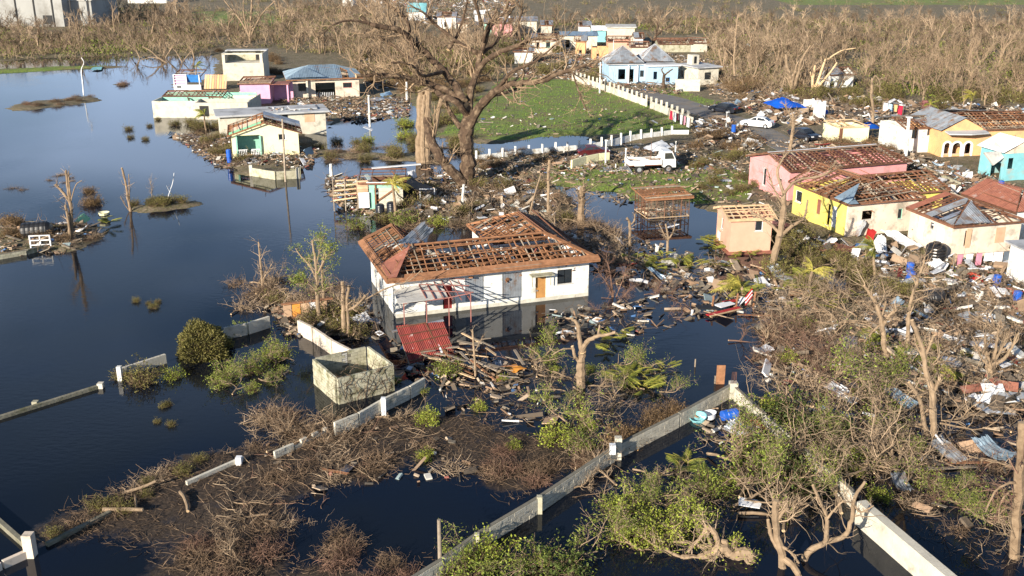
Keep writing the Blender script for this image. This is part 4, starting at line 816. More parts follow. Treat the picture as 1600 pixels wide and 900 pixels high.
# --- white house at the right
h = House('white_right_house', 'cream white house with loose grey sheets on its broken roof beside the black tank', (1490, 400), (1592, 388), (1424, 372), h=2.75, B=5.6, ang=15)
o = G(1492, 356, 2.95); h.o = np.array((o[0], o[1], .25)) + h.v * .1; h.root.location = h.o; h.A = 6.4
h.wall('left', 'cream_wall', ops=[(1434, 338, 1443, 374, 'door:white_panel'), (1453, 347, 1459, 358, 'win:tin'), (1463, 355, 1474, 388, 'louvre:white_panel')]); h.wall('front', 'cream_wall', ops=[(1507, 360, 1519, 384, 'hole'), (1556, 356, 1569, 378, 'board:board')]); h.wall('right', 'cream_wall'); h.wall('back', 'cream_wall')
p = h.hit('front', 1513, 372); b = MB(); b.box((p[0], .0, p[2]), (.45, .08, 1.6)); h.part('board', b, 'board', label='upright board nailed across the opening')
k = .3; e0, e1 = 2.8, 3.9; s1 = [(-k, 5.9, e0), (-k, -k, e0), (3.4, 2.9, e1), (3.4, 5.9, e1)]; h.timber([(-k, -k, e0), (6.7, -k, e0), (3.6, 3.0, e1)], .5, .45, .1, 'dark_wood'); h.timber(s1, .5, .45, .1, 'dark_wood'); h.timber([(6.7, -k, e0), (6.7, 5.9, e0), (3.4, 5.9, e1), (3.5, 2.9, e1)], .5, .45, .1, 'dark_wood', bw=.1)
h.tin(s1, 'tin', .9, miss=.25, skew=.12, only=lambda i, n: i > n * .35, lift=.25); h.tin(s1, 'rust_tin', .9, miss=.2, skew=.1, only=lambda i, n: i <= n * .35); h.tin([(-k, -k, e0), (3.0, -k, e0), (3.2, 2.5, e1)], 'tin', .9, miss=.2, skew=.12, lift=.25); h.mess(150, z=1, h=1.5, m='litter', size=(.2, 1.0))
# --- red tin roof behind it
h = House('red_roof_house', 'white house with rusty red hipped tin roof at the right edge', (1580, 350), (1640, 345), (1520, 322), h=2.75, B=6.5, ang=16)
o = G(1588, 334, 2.95); h.o = np.array((o[0], o[1], .25)); h.root.location = h.o; h.A = 6; h.B = 6.2
for q in ('left', 'front', 'back', 'right'): h.wall(q, 'white_wall')
s1 = [(-k, 6.5, 2.8), (-k, -k, 2.8), (2.2, 2.2, 4.0), (2.2, 6.5, 4.0)]; h.tin(s1, 'rust_tin', .8, jit=.05); h.tin([(-k, -k, 2.8), (6.3, -k, 2.8), (2.4, 2.2, 4.0)], 'rust_tin', .8, jit=.05); h.tin([(6.3, -k, 2.8), (6.3, 6.5, 2.8), (2.3, 6.5, 4.0), (2.4, 2.2, 4.0)], 'rust_tin', .9); h.timber(s1, .6, .6, 0, 'dark_wood')
# --- white wall of a house cut by the right edge
h = House('edge_house', 'plain white house with flat roof cut by the right edge of the view', (1601, 448), (1640, 444), (1593, 436), h=2.7, B=2.4, ang=8)
for q in ('left', 'front', 'back', 'right'): h.wall(q, 'white_wall')
h.slab(2.7, .35, .12, 'roof_slab')
# --- white gable house at right with grey tin, peach arcaded house, turquoise cottage
h = House('white_gable_house', 'white house with two small windows and grey tin roof beside the tall white column', (1411, 240), (1468, 234), (1398, 218), h=3.0, B=6, ang=10)
h.A = 5.9; h.wall('front', 'white_wall', ops=[(1425, 202, 1433, 216, 'win:dark'), (1449, 201, 1459, 211, 'win:dark')]); h.wall('left', 'white_wall'); h.wall('back', 'white_wall'); h.wall('right', 'white_wall')
r = [(-.3, -.3, 3.05), (6.2, -.3, 3.05), (6.2, 3, 3.9), (-.3, 3, 3.9)]; h.timber(r, .5, .45, .1, 'dark_wood'); h.tin([(6.2, 6.4, 3.05), (-.3, 6.4, 3.05), (-.3, 3, 3.9), (6.2, 3, 3.9)], 'tin'); h.mess(80, z=1, h=1.6, m='dull_litter')
h.tin(r, 'tin', 1, only=lambda i, n: i >= n - 2, lift=.2)
h = House('arcaded_house', 'long peach orange house with white trimmed arches and broken tin roof', (1468, 246), (1530, 242), (1466, 232), h=3.1, B=8, ang=8)
h.A = 16; ops = []
for (a0, a1) in ((1475, 1484), (1488, 1501), (1507, 1517)): ops.append((a0, 223, a1, 240, 'hole'))
h.wall('front', 'orange_wall', ops=ops); h.wall('left', 'orange_wall'); h.wall('right', 'orange_wall'); h.wall('back', 'orange_wall')
for (a0, a1) in ((1475, 1484), (1488, 1501), (1507, 1517)):
    p0 = h.hit('front', a0, 231)[0]; p1 = h.hit('front', a1, 231)[0]; zt = h.hit('front', (a0 + a1) / 2, 223)[2]; rr = (p1 - p0) / 2; b = MB(); cx = (p0 + p1) / 2; zc = zt - rr
    for i in range(9):
        t0, t1 = i * math.pi / 9, (i + 1) * math.pi / 9
        q = [(cx + r_ * math.cos(t_), y, zc + r_ * math.sin(t_)) for y in (-.06, .12) for (r_, t_) in ((rr, t0), (rr + .22, t0), (rr + .22, t1), (rr, t1))]; b.add(q, [(0, 1, 2, 3), (4, 7, 6, 5), (0, 3, 7, 4), (1, 5, 6, 2)])
    for x_ in (p0 - .11, p1 + .11): b.box((x_, .03, zc / 2 - .3), (.22, .18, zc + .6))
    h.part('arch_trim', b, 'white_panel')
    b = MB(); b.box((cx, 1.6, 1.2), (1.6, .1, 2.8)); h.part('inner_wall', b, 'orange_wall')
x = 2.6; b = MB(); b.poly([(0, -.01, 3.1), (5.4, -.01, 3.1), (x, -.01, 4.5)], thick=.15); h.part('gable', b, 'orange_wall'); b = MB(); b.poly([(.2, -1.1, 3.0), (2.7, -1.6, 3.0), (5.2, -1.1, 3.0), (5.2, -.03, 3.15), (.2, -.03, 3.15)], thick=.15); h.part('porch_slab', b, 'roof_slab')
h.tin([(-.4, 8.4, 3.1), (-.4, -.3, 3.1), (x, -.3, 4.55), (x, 8.4, 4.55)], 'tin', 1.0); ridge = 4.5
s1 = [(5.2, -.3, 3.15), (16.4, -.3, 3.15), (15, 4, ridge), (2.7, 4, ridge)]; h.timber(s1, .5, .5, .15, 'dark_wood', 'new_wood'); s2 = [(16.4, 8.3, 3.15), (1.2, 8.3, 3.15), (2.7, 4, ridge), (15, 4, ridge)]; h.timber(s2, .5, .5, .1, 'dark_wood')
h.tin([(2.2, 4.3, ridge + .1), (5.6, 4.3, ridge + .1), (5.6, 7.6, 3.7), (2.2, 7.6, 3.7)], 'tin', .9, lift=.25, skew=.05); h.tin([(13, .2, 3.4), (16.4, .2, 3.4), (15.4, 3.6, 4.4), (12, 3.6, 4.4)], 'white_panel', 1.1, lift=.2); h.tin([(5.2, 4.05, 4.55), (8.2, 4.05, 4.55), (7.6, 8, 3.4), (5.2, 8, 3.4)], 'tin', 1, lift=.2)
h.mess(260, z=1, h=2, m='dull_litter', size=(.2, 1.3)); h.mess(160, z=1.8, h=1.2, m='new_wood', size=(.3, 1.5), name='broken_timber')
h = House('turquoise_cottage', 'turquoise cottage with cream gable and fallen porch canopy', (1572, 279), (1610, 276), (1533, 262), h=3.0, B=4.5, ang=14)
o = G(1572, 241, 3.2); h.o = np.array((o[0], o[1], .25)); h.root.location = h.o; h.A = 4.5; h.B = 3.9
h.wall('front', 'turquoise', ops=[(1575, 247, 1584, 264, 'hole')]); h.wall('left', 'turquoise', ops=[(1546, 252, 1563, 278, 'hole')]); h.wall('back', 'turquoise'); h.wall('right', 'turquoise')
b = MB(); b.poly([(.0, -.02, 3.0), (4.5, -.02, 3.0), (2.25, -.02, 4.2)], thick=.15); b.poly([(-.02, 3.9, 3.0), (-.02, 0, 3.0), (-.02, 1.9, 3.9)], thick=.1); h.part('gable', b, 'cream_wall')
h.tin([(-.4, 4.2, 3.0), (-.4, -.2, 3.0), (2.25, -.2, 4.25), (2.25, 4.2, 4.25)], 'white_panel', 1.1); h.tin([(4.9, -.2, 3.0), (4.9, 4.2, 3.0), (2.25, 4.2, 4.25), (2.25, -.2, 4.25)], 'white_panel', 1.1)
b = MB(); p = [h.hz(1538, 238, 3.2), h.hz(1553, 258, 1.9), h.hz(1569, 246, 2.6), h.hz(1562, 236, 3.2)]; b.poly([np.array(q) for q in p], thick=.25); h.part('porch_canopy', b, 'concrete')
# --- low yellow walls
h = House('low_yellow_ruin', 'low roofless pale yellow ruin beside the blue tarp', (1310, 226), (1350, 222), (1281, 217), h=2.0, B=4.2, ang=12)
h.wall('front', 'pale_yellow_wall', span=(.5, h.A)); h.wall('left', 'pale_yellow_wall'); h.wall('back', 'pale_yellow_wall'); h.wall('right', 'pale_yellow_wall'); h.timber([(0, 0, 2.1), (h.A, 0, 2.1), (h.A, 4.2, 2.3), (0, 4.2, 2.3)], 1, 1.2, .2, 'pale_wood'); h.mess(70, z=.2, h=1.4, m='litter')
h.beam((.25, .1, -.3), (.25, .1, 2.1), .4, .1, 'dark_wood', 'door')
# --- collapsed hut on the debris mound
h = House('collapsed_hut', 'collapsed wooden hut with green wall, plank porch and white panels on the debris mound', (578, 326), (612, 326), (560, 312), h=2.4, B=4.0, cat='hut', ang=3)
h.A = 3.2; b = MB(); b.box((.25, .05, 1.2), (.5, .08, 2.5)); b.box((1.9, .05, 2.25), (2.8, .08, .5)); h.part('wall', b, 'mint', label='green painted front boards')
for i in range(6): h.beam((.9, -.02, .15 + i * .34), (3.2, -.02, .15 + i * .34), .04, .32, 'pale_block', 'plank')
h.beam((.6, -.08, 0), (.6, -.08, 2.4), .1, .1, 'new_wood', 'post'); h.beam((.8, -.12, .8), (2.4, -.12, 1.9), .08, .14, 'new_wood', 'brace')
h.timber([(-1, -.3, 2.5), (3.4, -.3, 2.5), (3.4, 3.8, 3.0), (-1, 3.8, 3.0)], 1.1, .9, .2, 'dark_wood'); h.beam((-.2, -.25, 2.6), (2.9, -.25, 2.6), .12, .1, 'white_panel', 'edge_board'); h.beam((0, 3.9, 3.1), (4.8, 4.6, 3.3), .5, .06, 'white_panel', 'edge_board')
for i in range(5): h.beam((-3.4, -.2 + .1 * i, .9 + i * .45), (-1.2, -.1 + .05 * i, 1.15 + i * .42), .05, .12, 'pale_wood', 'slat')
for x in (-3.4, -2.3, -1.1): h.beam((x, 0, -.2), (x, 0, 3.0), .09, .09, 'grey_wood', 'post')
for i in range(5): h.beam((-1.15, -.1, 1.5 + i * .28), (-.1, -.1, 1.55 + i * .28), .04, .26, 'board', 'plank')
b = MB(); b.box((-.5, -.25, .9), (1.0, .05, 1.5), rotz(.1)); h.part('white_panel', b, 'white_panel'); h.mess(160, z=0, h=1.6, x0=-3.5, m='litter', size=(.2, 1.1)); b = MB(); b.box((4.9, 3.0, 1.3), (3.2, 3.2, .1), np.array(Matrix.Rotation(.35, 3, 'Y'))); h.part('dark_roof_sheet', b, 'dark')
b = MB(); b.box((1.7, 3.9, 1.2), (3.4, .1, 2.4)); h.part('wall', b, 'dark_wood')
# ---------------------------------------------------------------- growing plants
def grow(rng, P0, Dv, Ln, Rd, K=5, wander=.25, up=.0, taper=.6):
    P0 = np.asarray(P0, float); N = len(P0); P = np.zeros((N, K, 3)); P[:, 0] = P0; d = unit(np.asarray(Dv, float)); Ln = np.broadcast_to(Ln, (N,))[:, None]
    for k in range(1, K):
        d = unit(d + rng.normal(size=(N, 3)) * wander + np.array((0, 0, up))); P[:, k] = P[:, k - 1] + d * Ln / (K - 1)
    return P, np.broadcast_to(Rd, (N,))[:, None] * np.linspace(1, taper, K)[None]
def sprout(rng, P, R, n, lo=.3, hi=1.0, ang=.8, lf=.5, rf=.5, jit=.4, up=0):
    N, K = P.shape[:2]; i = rng.integers(0, N, n) if n > N else rng.permutation(N)[:n]; t_ = rng.uniform(lo, hi, n) * (K - 1); k = np.minimum(t_.astype(int), K - 2); fr = (t_ - k)[:, None]
    A = P[i, k]; B = P[i, k + 1]; pos = A + (B - A) * fr; tan = unit(B - A); r = rng.normal(size=(n, 3)); perp = unit(r - (r * tan).sum(1, keepdims=True) * tan)
    a = ang * (1 + rng.normal(0, .3, n))[:, None]; Dv = np.cos(a) * tan + np.sin(a) * perp + np.array((0, 0, up))
    Lp = np.linalg.norm(P[:, 1:] - P[:, :-1], axis=2).sum(1)[i]; rad = (R[i, k] + (R[i, k + 1] - R[i, k]) * fr[:, 0]) * rf
    return pos, Dv, Lp * lf * (1 + rng.uniform(-jit, jit, n)) * (1.1 - .4 * fr[:, 0]), rad
def bare_tree(rng, h=6, r=.16, n1=6, n2=24, n3=80, lean=.15, up=.12, broken=.5, K=6, spread=.8, sides=5, minr=.012):
    """trunk + snapped limbs + branchlets -> two meshes' builders"""
    tb_ = MB(); bb = MB(); P, R = grow(rng, [(0, 0, -.3)], [(rng.normal(0, lean), rng.normal(0, lean), 1)], h * .75, r, K, .12, 0, .5)
    tb_.tubes(P, R, sides + 2, 0, .5, capm=1); a, b, c, d = sprout(rng, P, R, n1, .3, 1.0, spread * .7, .65, .62, up=.2); P1, R1 = grow(rng, a, b, c, d, 6, .22, up, .45)
    tb_.tubes(P1, R1, sides, 0, rng.random(n1), capm=1)
    a, b, c, d = sprout(rng, P1, R1, n2, .25, 1.0, spread, .5, .6); P2, R2 = grow(rng, a, b, c, np.maximum(d, minr), 5, .28, up, .4); bb.tubes(P2, R2, 4, 0, rng.random(n2), capm=1)
    if n3: a, b, c, d = sprout(rng, P2, R2, n3, .2, 1.0, spread, .55, .6); P3, R3 = grow(rng, a, b, c, np.maximum(d, minr * .8), 4, .3, up, .4); bb.tubes(P3, R3, 3, 0, rng.random(n3)); 
    else: P3, R3 = P2, R2
    return tb_, bb, P3, R3
def leaf_on(rng, b, P, n, L=.14, W=.06, spread=.12, flat=.0, m=0, per=1, up=.2):
    N, K = P.shape[:2]; i = rng.integers(0, N, n); k = rng.integers(max(1, K // 2), K, n); C = P[i, k] + rng.normal(size=(n, 3)) * spread; Dv = rng.normal(size=(n, 3)) + np.array((0, 0, up)); b.leaves(rng, C, Dv, L * rng.uniform(.6, 1.3, n), W * rng.uniform(.7, 1.3, n), m, flat=flat)
def twig_heap(rng, rx=1.5, ry=1.2, rz=.7, n=260, L=1.0, r=.012, K=6, wander=.4, m='twig', flat=.35, leafn=0, leafm=None, leafL=.12, sides=3):
    b = MB(); u = rng.normal(size=(n, 3)); u = unit(u) * rng.random((n, 1)) ** .5; u[:, 2] = np.abs(u[:, 2]); P0 = u * np.array((rx, ry, rz)); Dv = rng.normal(size=(n, 3)) + unit(u) * .3; Dv[:, 2] *= flat
    P, R = grow(rng, P0, Dv, L * rng.uniform(.4, 1.4, n), r * rng.uniform(.6, 2.0, n), K, wander, 0, .4); P[:, :, 2] = np.maximum(P[:, :, 2], .0); b.tubes(P, R, sides, 0, rng.random(n))
    lb = None
    if leafn: lb = MB(); leaf_on(rng, lb, P, leafn, leafL, leafL * .5, .12)
    return b, lb
def frond(rng, L=2.2, n=26, w=.5, droop=.6, lw=.05, stalk=.02):
    """one palm frond along +x: stalk tube and leaflets"""
    K = 7; t_ = np.linspace(0, 1, K); P = np.stack([L * t_ * (1 - .1 * droop * t_), .06 * rng.normal() * t_ ** 2 * L, L * (.35 * t_ - droop * t_ ** 2 * .75)], 1); return P
def frond_mesh(rng, b, bs, M4, L=2.2, n=24, w=.55, droop=.6, lw=.06, hang=.5):
    P = frond(rng, L, n, w, droop); tt = np.linspace(.12, 1, n); idx = tt * (len(P) - 1); k = np.minimum(idx.astype(int), len(P) - 2); fr = (idx - k)[:, None]; C = P[k] + (P[k + 1] - P[k]) * fr; tan = unit(P[k + 1] - P[k])
    wl = w * np.sin(np.clip(tt * 1.05, 0, 1) * math.pi) ** .6 * rng.uniform(.7, 1.1, n)
    for sg in (-1, 1):
        Dv = tan * .75 + np.array((0, sg, 0)) + np.array((0, 0, -hang)) * rng.uniform(.5, 1.5, (n, 1)); Dv = unit(Dv); E = C + Dv * wl[:, None]; s_ = tan * lw * .5
        v = np.stack([C - s_, C + s_, E + s_ * .2, E - s_ * .2], 1).reshape(-1, 3); v = v @ M4[:3, :3].T + M4[:3, 3]
        b.add(v, np.arange(4 * n).reshape(-1, 4), a=np.repeat(rng.random(n), 4))
    Pw = P @ M4[:3, :3].T + M4[:3, 3]; bs.tubes(Pw[None], np.linspace(.035, .012, len(P))[None], 4, a=.5)
def mat4(loc, rz=0, ry=0, rx=0):
    m_ = Matrix.Translation(loc) @ Matrix.Rotation(rz, 4, 'Z') @ Matrix.Rotation(ry, 4, 'Y') @ Matrix.Rotation(rx, 4, 'X'); return np.array(m_)
rg = np.random.default_rng(11)
PR = {}
def proto(k, name, cat, parts): PR.setdefault(k, []).append(Proto(name, cat, parts))
# forest trees (far)
for i in range(7):
    r = np.random.default_rng(100 + i); tb_, bb, P3, R3 = bare_tree(r, r.uniform(4.0, 7.0), r.uniform(.10, .18), 8, 34, 110, .38, .05, sides=4, minr=.022)
    parts = [('trunk', tb_.mesh('trunk', [M['pale_bark'] if i % 3 == 0 else M['bark'], M['heartwood']])), ('branches', bb.mesh('branches', [M['forest_twig'], M['heartwood']]))]
    if i % 2: lb = MB(); leaf_on(r, lb, P3, 110, .3, .16, .3); parts.append(('leaves', lb.mesh('leaves', M['scrub_leaf'])))
    proto('forest', 'bare_tree', 'tree', parts)
for i in range(4):   # snapped pale trunks
    r = np.random.default_rng(130 + i); tb_, bb, P3, R3 = bare_tree(r, r.uniform(4, 6.5), r.uniform(.16, .24), 6, 9, 14, .25, .2, sides=5, spread=.6)
    proto('snag', 'snapped_tree', 'tree', [('trunk', tb_.mesh('trunk', [M['pale_bark'], M['heartwood']])), ('branches', bb.mesh('branches', [M['pale_twig'], M['heartwood']]))])
for i in range(4):   # mid size stripped trees
    r = np.random.default_rng(150 + i); tb_, bb, P3, R3 = bare_tree(r, r.uniform(3.5, 5.5), r.uniform(.10, .16), 7, 30, 130, .2, .1, sides=5, minr=.012)
    proto('bare', 'stripped_tree', 'tree', [('trunk', tb_.mesh('trunk', [M['pale_bark'], M['heartwood']])), ('branches', bb.mesh('branches', [M['pale_twig'] if i % 2 else M['twig'], M['heartwood']]))])
for i in range(3):   # feathery green regrowth
    r = np.random.default_rng(170 + i); tb_, bb, P3, R3 = bare_tree(r, r.uniform(4, 5), .13, 8, 36, 120, .15, .15, sides=5); lb = MB(); leaf_on(r, lb, P3, 1100, .13, .05, .12)
    proto('feather', 'leafy_tree', 'tree', [('trunk', tb_.mesh('trunk', [M['pale_bark'], M['heartwood']])), ('branches', bb.mesh('branches', [M['pale_twig'], M['heartwood']])), ('leaves', lb.mesh('leaves', M['leaf']))])
def fallen(i, leafm, nleaf, key, name, barkm='pale_bark', twm='pale_twig', L=3.2, r0=.09, leafL=.13, n2=40, n3=150):
    r = np.random.default_rng(200 + i * 7 + len(key)); tb_ = MB(); bb = MB(); P, R = grow(r, [(-L * .45, 0, .15)], [(1, .15, .12)], L, r0, 7, .16, .02, .35); tb_.tubes(P, R, 6, capm=1)
    a, b, c, d = sprout(r, P, R, 9, .2, 1, .75, .55, .6, up=.25); P1, R1 = grow(r, a, b, c, d, 6, .25, .03, .4); tb_.tubes(P1, R1, 5, 0, r.random(9), capm=1)
    a, b, c, d = sprout(r, P1, R1, n2, .2, 1, .8, .55, .6); P2, R2 = grow(r, a, b, c, np.maximum(d, .009), 5, .3, 0, .4); bb.tubes(P2, R2, 4, 0, r.random(n2))
    a, b, c, d = sprout(r, P2, R2, n3, .2, 1, .8, .6, .6); P3, R3 = grow(r, a, b, c, np.maximum(d, .006), 4, .3, 0, .4); bb.tubes(P3, R3, 3, 0, r.random(n3))
    parts = [('limb', tb_.mesh('limb', [M[barkm], M['heartwood']])), ('branches', bb.mesh('branches', [M[twm], M['heartwood']]))]
    if nleaf: lb = MB(); leaf_on(r, lb, P3, nleaf, leafL, leafL * .42, .16); parts.append(('leaves', lb.mesh('leaves', M[leafm])))
    proto(key, name, 'branch', parts)
for i in range(3): fallen(i, 'leaf', 620, 'green_fall', 'fallen_leafy_branch', leafL=.17)
for i in range(2): fallen(i, 'bright_leaf', 800, 'bright_fall', 'fallen_leafy_branch', leafL=.17)
for i in range(4): fallen(i, None, 0, 'bare_fall', 'fallen_bare_branch', L=3.6, r0=.085, n2=46, n3=120)
for i in range(2): fallen(i, None, 0, 'red_fall', 'fallen_reddish_branch', 'red_twig', 'red_twig', 3.0, .05, n2=60, n3=260)
for i in range(2): fallen(i, 'brown_leaf', 900, 'brown_fall', 'fallen_brown_branch')
def shrub(i, leafm, key, name, rx, ry, rz, nt=110, nl=1050, leafL=.17, tw='twig'):
    r = np.random.default_rng(300 + i * 3 + len(key)); b = MB(); n = nt; a = r.uniform(0, 6.283, n); Dv = np.stack([np.cos(a) * rx, np.sin(a) * ry, np.full(n, rz) * r.uniform(.2, 1.3, n)], 1)
    P, R = grow(r, r.normal(size=(n, 3)) * np.array((.25 * rx, .25 * ry, .02)), Dv, np.linalg.norm(Dv, axis=1) * r.uniform(.5, 1.0, n), .018, 6, .22, .03, .35); b.tubes(P, R, 3, 0, r.random(n))
    a_, b_, c_, d_ = sprout(r, P, R, nt * 2, .4, 1, .7, .35, .6); P2, R2 = grow(r, a_, b_, c_, d_, 4, .3, .05, .4); b.tubes(P2, R2, 3, 0, r.random(nt * 2))
    lb = MB(); leaf_on(r, lb, P2, nl, leafL, leafL * .45, .10); parts = [('branches', b.mesh('branches', M[tw]))]
    if nl: parts.append(('leaves', lb.mesh('leaves', M[leafm])))
    proto(key, name, 'shrub', parts)
for i in range(3): shrub(i, 'leaf', 'shrub', 'green_shrub', 1.5, 1.3, 1.1)
for i in range(2): shrub(i, 'dark_leaf', 'dark_shrub', 'dark_green_shrub', 1.6, 1.4, .85, nl=1700)
for i in range(2): shrub(i, 'bright_leaf', 'bright_shrub', 'bright_green_shrub', 1.3, 1.1, .9)
shrub(0, 'olive_leaf', 'olive', 'round_olive_bush', 1.6, 1.5, 2.0, 420, 7500, .12)
r = np.random.default_rng(333); n = 9000; u = unit(r.normal(size=(n, 3))); u[:, 2] = np.abs(u[:, 2]) * 1.05 - .05; lump = 1 + .16 * np.sin(u[:, 0] * 4 + 1) * np.sin(u[:, 1] * 5 + .6) + .08 * np.sin(u[:, 2] * 9 + u[:, 0] * 7); C_ = u * lump[:, None] * np.array((1.75, 1.6, 2.0)) * r.uniform(.76, 1.03, (n, 1)); lb = MB(); lb.leaves(r, C_, u + r.normal(size=(n, 3)) * .7 + (0, 0, .3), r.uniform(.10, .22, n), .07)
core = MB(); Pq, Rq = grow(r, np.zeros((160, 3)), unit(u[:160]) + (0, 0, .2), 1.6, .03, 5, .15); core.tubes(Pq, Rq, 3, 0, r.random(160)); PR['olive'] = [Proto('round_olive_bush', 'shrub', [('branches', core.mesh('branches', M['twig'])), ('leaves', lb.mesh('leaves', M['olive_leaf']))])]
for i in range(2): shrub(i, 'brown_leaf', 'brown_shrub', 'dead_brown_shrub', 1.5, 1.2, .9, 220, 900)
for i in range(2): shrub(i, 'olive_leaf', 'scrub', 'scrubby_bush', 1.4, 1.2, 1.0, 180, 1300)
for i in range(4):
    r = np.random.default_rng(400 + i); b, _ = twig_heap(r, 1.8, 1.4, .25, 150, 1.4, .013, flat=.2)
    PR.setdefault('heap', []).append(Solo('twig_heap', 'twigs', b.mesh('twig_heap', M[('twig', 'twig', 'twig', 'pale_twig')[i]])))
for i in range(3):
    r = np.random.default_rng(420 + i); b, _ = twig_heap(r, 1.5, 1.2, .5, 280, 1.0, .012, wander=.5, flat=.5); PR.setdefault('tangle', []).append(Solo('brush_heap', 'brush', b.mesh('brush_heap', M[('twig', 'red_twig', 'twig')[i]])))
for i in range(3):   # heaps of fallen palm and banana leaves
    r = np.random.default_rng(440 + i); b = MB(); bs = MB()
    for j in range(7): frond_mesh(r, b, bs, mat4((r.normal(0, .3), r.normal(0, .3), .15 + .08 * j), r.uniform(0, 6.28), -.1 + r.normal(0, .15), r.normal(0, .3)), r.uniform(1.2, 2.2), 22, .5, .25, .07, .25)
    proto('fronds', 'fallen_fronds', 'palm fronds', [('stalks', bs.mesh('stalks', M['yellow_frond'])), ('leaflets', b.mesh('leaflets', M['palm_leaf' if i < 2 else 'leaf']))])
def palm_tree(i, hgt, nf, m='palm_leaf', lean=.2, wind=(1, 0), key='palm', frL=2.2):
    r = np.random.default_rng(460 + i); tb_ = MB(); P, R = grow(r, [(0, 0, -.3)], [(lean, 0, 1)], hgt, .15, 7, .05, 0, .75); tb_.tubes(P, R, 8); top = P[0, -1]; b = MB(); bs = MB()
    for j in range(nf):
        a = r.uniform(0, 6.28); frond_mesh(r, b, bs, mat4(top, a * .6 + math.atan2(wind[1], wind[0]) - 1.9, r.uniform(-.9, .3), r.normal(0, .3)), frL * r.uniform(.7, 1.1), 24, .5, .8, .07, .9)
    proto(key, 'palm_tree', 'palm', [('trunk', tb_.mesh('trunk', M['pale_bark'])), ('stalks', bs.mesh('stalks', M['yellow_frond'])), ('fronds', b.mesh('fronds', M[m]))])
palm_tree(0, 2.8, 11); palm_tree(1, 2.0, 9, 'yellow_frond'); palm_tree(2, 3.4, 12, 'yellow_frond', .1)
# debris pieces
def corr(b, L=2.4, W=1.0, n=10, bend=0, twist=0, rag=0, rng=R0, K=6):
    nx = n * 2 + 1; X = np.linspace(-W / 2, W / 2, nx); Yv = np.linspace(-L / 2, L / 2, K); gx, gy = np.meshgrid(X, Yv); z = .022 * np.where(np.arange(nx) % 2, 1, -1)[None] + bend * (gy / L * 2) ** 2 * .35 + twist * gx * gy * .3 + rag * rng.normal(size=gy.shape) * .04
    gy = gy + (rag * rng.normal(size=(1, nx)) * .08) * (np.abs(gy) > L * .45); V = np.stack([gx, gy, z], -1).reshape(-1, 3); V2 = V + (0, 0, .008); i = np.arange(nx - 1)[None] + (np.arange(K - 1) * nx)[:, None]; q = np.stack([i, i + 1, i + nx + 1, i + nx], -1).reshape(-1, 4)
    b.add(np.concatenate([V2, V]), np.concatenate([q, q[:, ::-1] + len(V)])); return b
for i in range(5):
    r = np.random.default_rng(500 + i); PR.setdefault('tin', []).append(Solo('tin_sheet', 'metal sheet', corr(MB(), r.uniform(1.8, 2.6), .9, 9, r.uniform(-.6, .9), r.uniform(-.5, .5), 1, r).mesh('tin_sheet', M['tin'])))
for i in range(3):
    r = np.random.default_rng(510 + i); PR.setdefault('bluetin', []).append(Solo('tin_sheet', 'metal sheet', corr(MB(), r.uniform(1.8, 2.6), .9, 9, r.uniform(-.6, .9), r.uniform(-.5, .5), 1, r).mesh('tin_sheet', M['blue_tin'])))
    PR.setdefault('redtin', []).append(Solo('red_tin_sheet', 'metal sheet', corr(MB(), r.uniform(1.5, 2.2), .8, 8, r.uniform(-.4, .6), r.uniform(-.5, .5), 1, r).mesh('red_tin_sheet', M['red_tin'])))
def board_mesh(name, m, L, W, T, r, chip=.1):
    b = MB(); n = 6; pts = [(-L / 2, -W / 2), (L / 2, -W / 2), (L / 2 + r.uniform(-chip, chip), r.uniform(-W / 5, W / 5)), (L / 2 - r.uniform(0, chip), W / 2), (-L / 2 + r.uniform(0, chip), W / 2), (-L / 2 - r.uniform(-chip, chip) * .5, 0)]; b.poly([(x, y, 0) for x, y in pts], thick=T); return b.mesh(name, M[m])
for i in range(4):
    r = np.random.default_rng(520 + i); PR.setdefault('plank', []).append(Solo('plank', 'plank', board_mesh('plank', ('grey_wood', 'new_wood', 'pale_wood', 'grey_wood')[i], r.uniform(1.8, 3), r.uniform(.12, .22), .04, r)))
    PR.setdefault('panel', []).append(Solo('white_board_sheet', 'sheet', board_mesh('white_board_sheet', 'white_panel', r.uniform(1, 1.9), r.uniform(.6, 1), .04, r, .2))); PR.setdefault('ply', []).append(Solo('plywood_sheet', 'sheet', board_mesh('plywood_sheet', 'board', r.uniform(1, 1.8), r.uniform(.6, .9), .03, r, .15)))
for i in range(3):
    r = np.random.default_rng(530 + i); b = MB(); P, R = grow(r, [(-.9, 0, .12)], [(1, 0, .02)], 1.8 + i * .3, .09 + .02 * i, 5, .08, 0, .8); b.tubes(P, R, 8, capm=1); PR.setdefault('log', []).append(Solo('log', 'log', b.mesh('log', [M['pale_bark'], M['heartwood']])))
for i in range(5):
    r = np.random.default_rng(540 + i); b = MB(); P, R = grow(r, [(-.9, 0, .05)], [(1, 0, .05)], r.uniform(1.2, 2.4), .028, 8, .2, 0, .5); P[:, :, 2] = np.maximum(P[:, :, 2] * .4, .02); b.tubes(P, R, 4, capm=1); a, c, d, e = sprout(r, P, R, 3, .2, .9, .7, .4, .7); Q, S = grow(r, a, c, d, e, 4, .2); b.tubes(Q, S, 3); PR.setdefault('stick', []).append(Solo('stick', 'stick', b.mesh('stick', [M[('pale_twig', 'twig', 'pale_bark', 'pale_twig', 'red_twig')[i]], M['heartwood']])))
def pick(k, rng=rg): L_ = PR[k]; return L_[rng.integers(len(L_))]
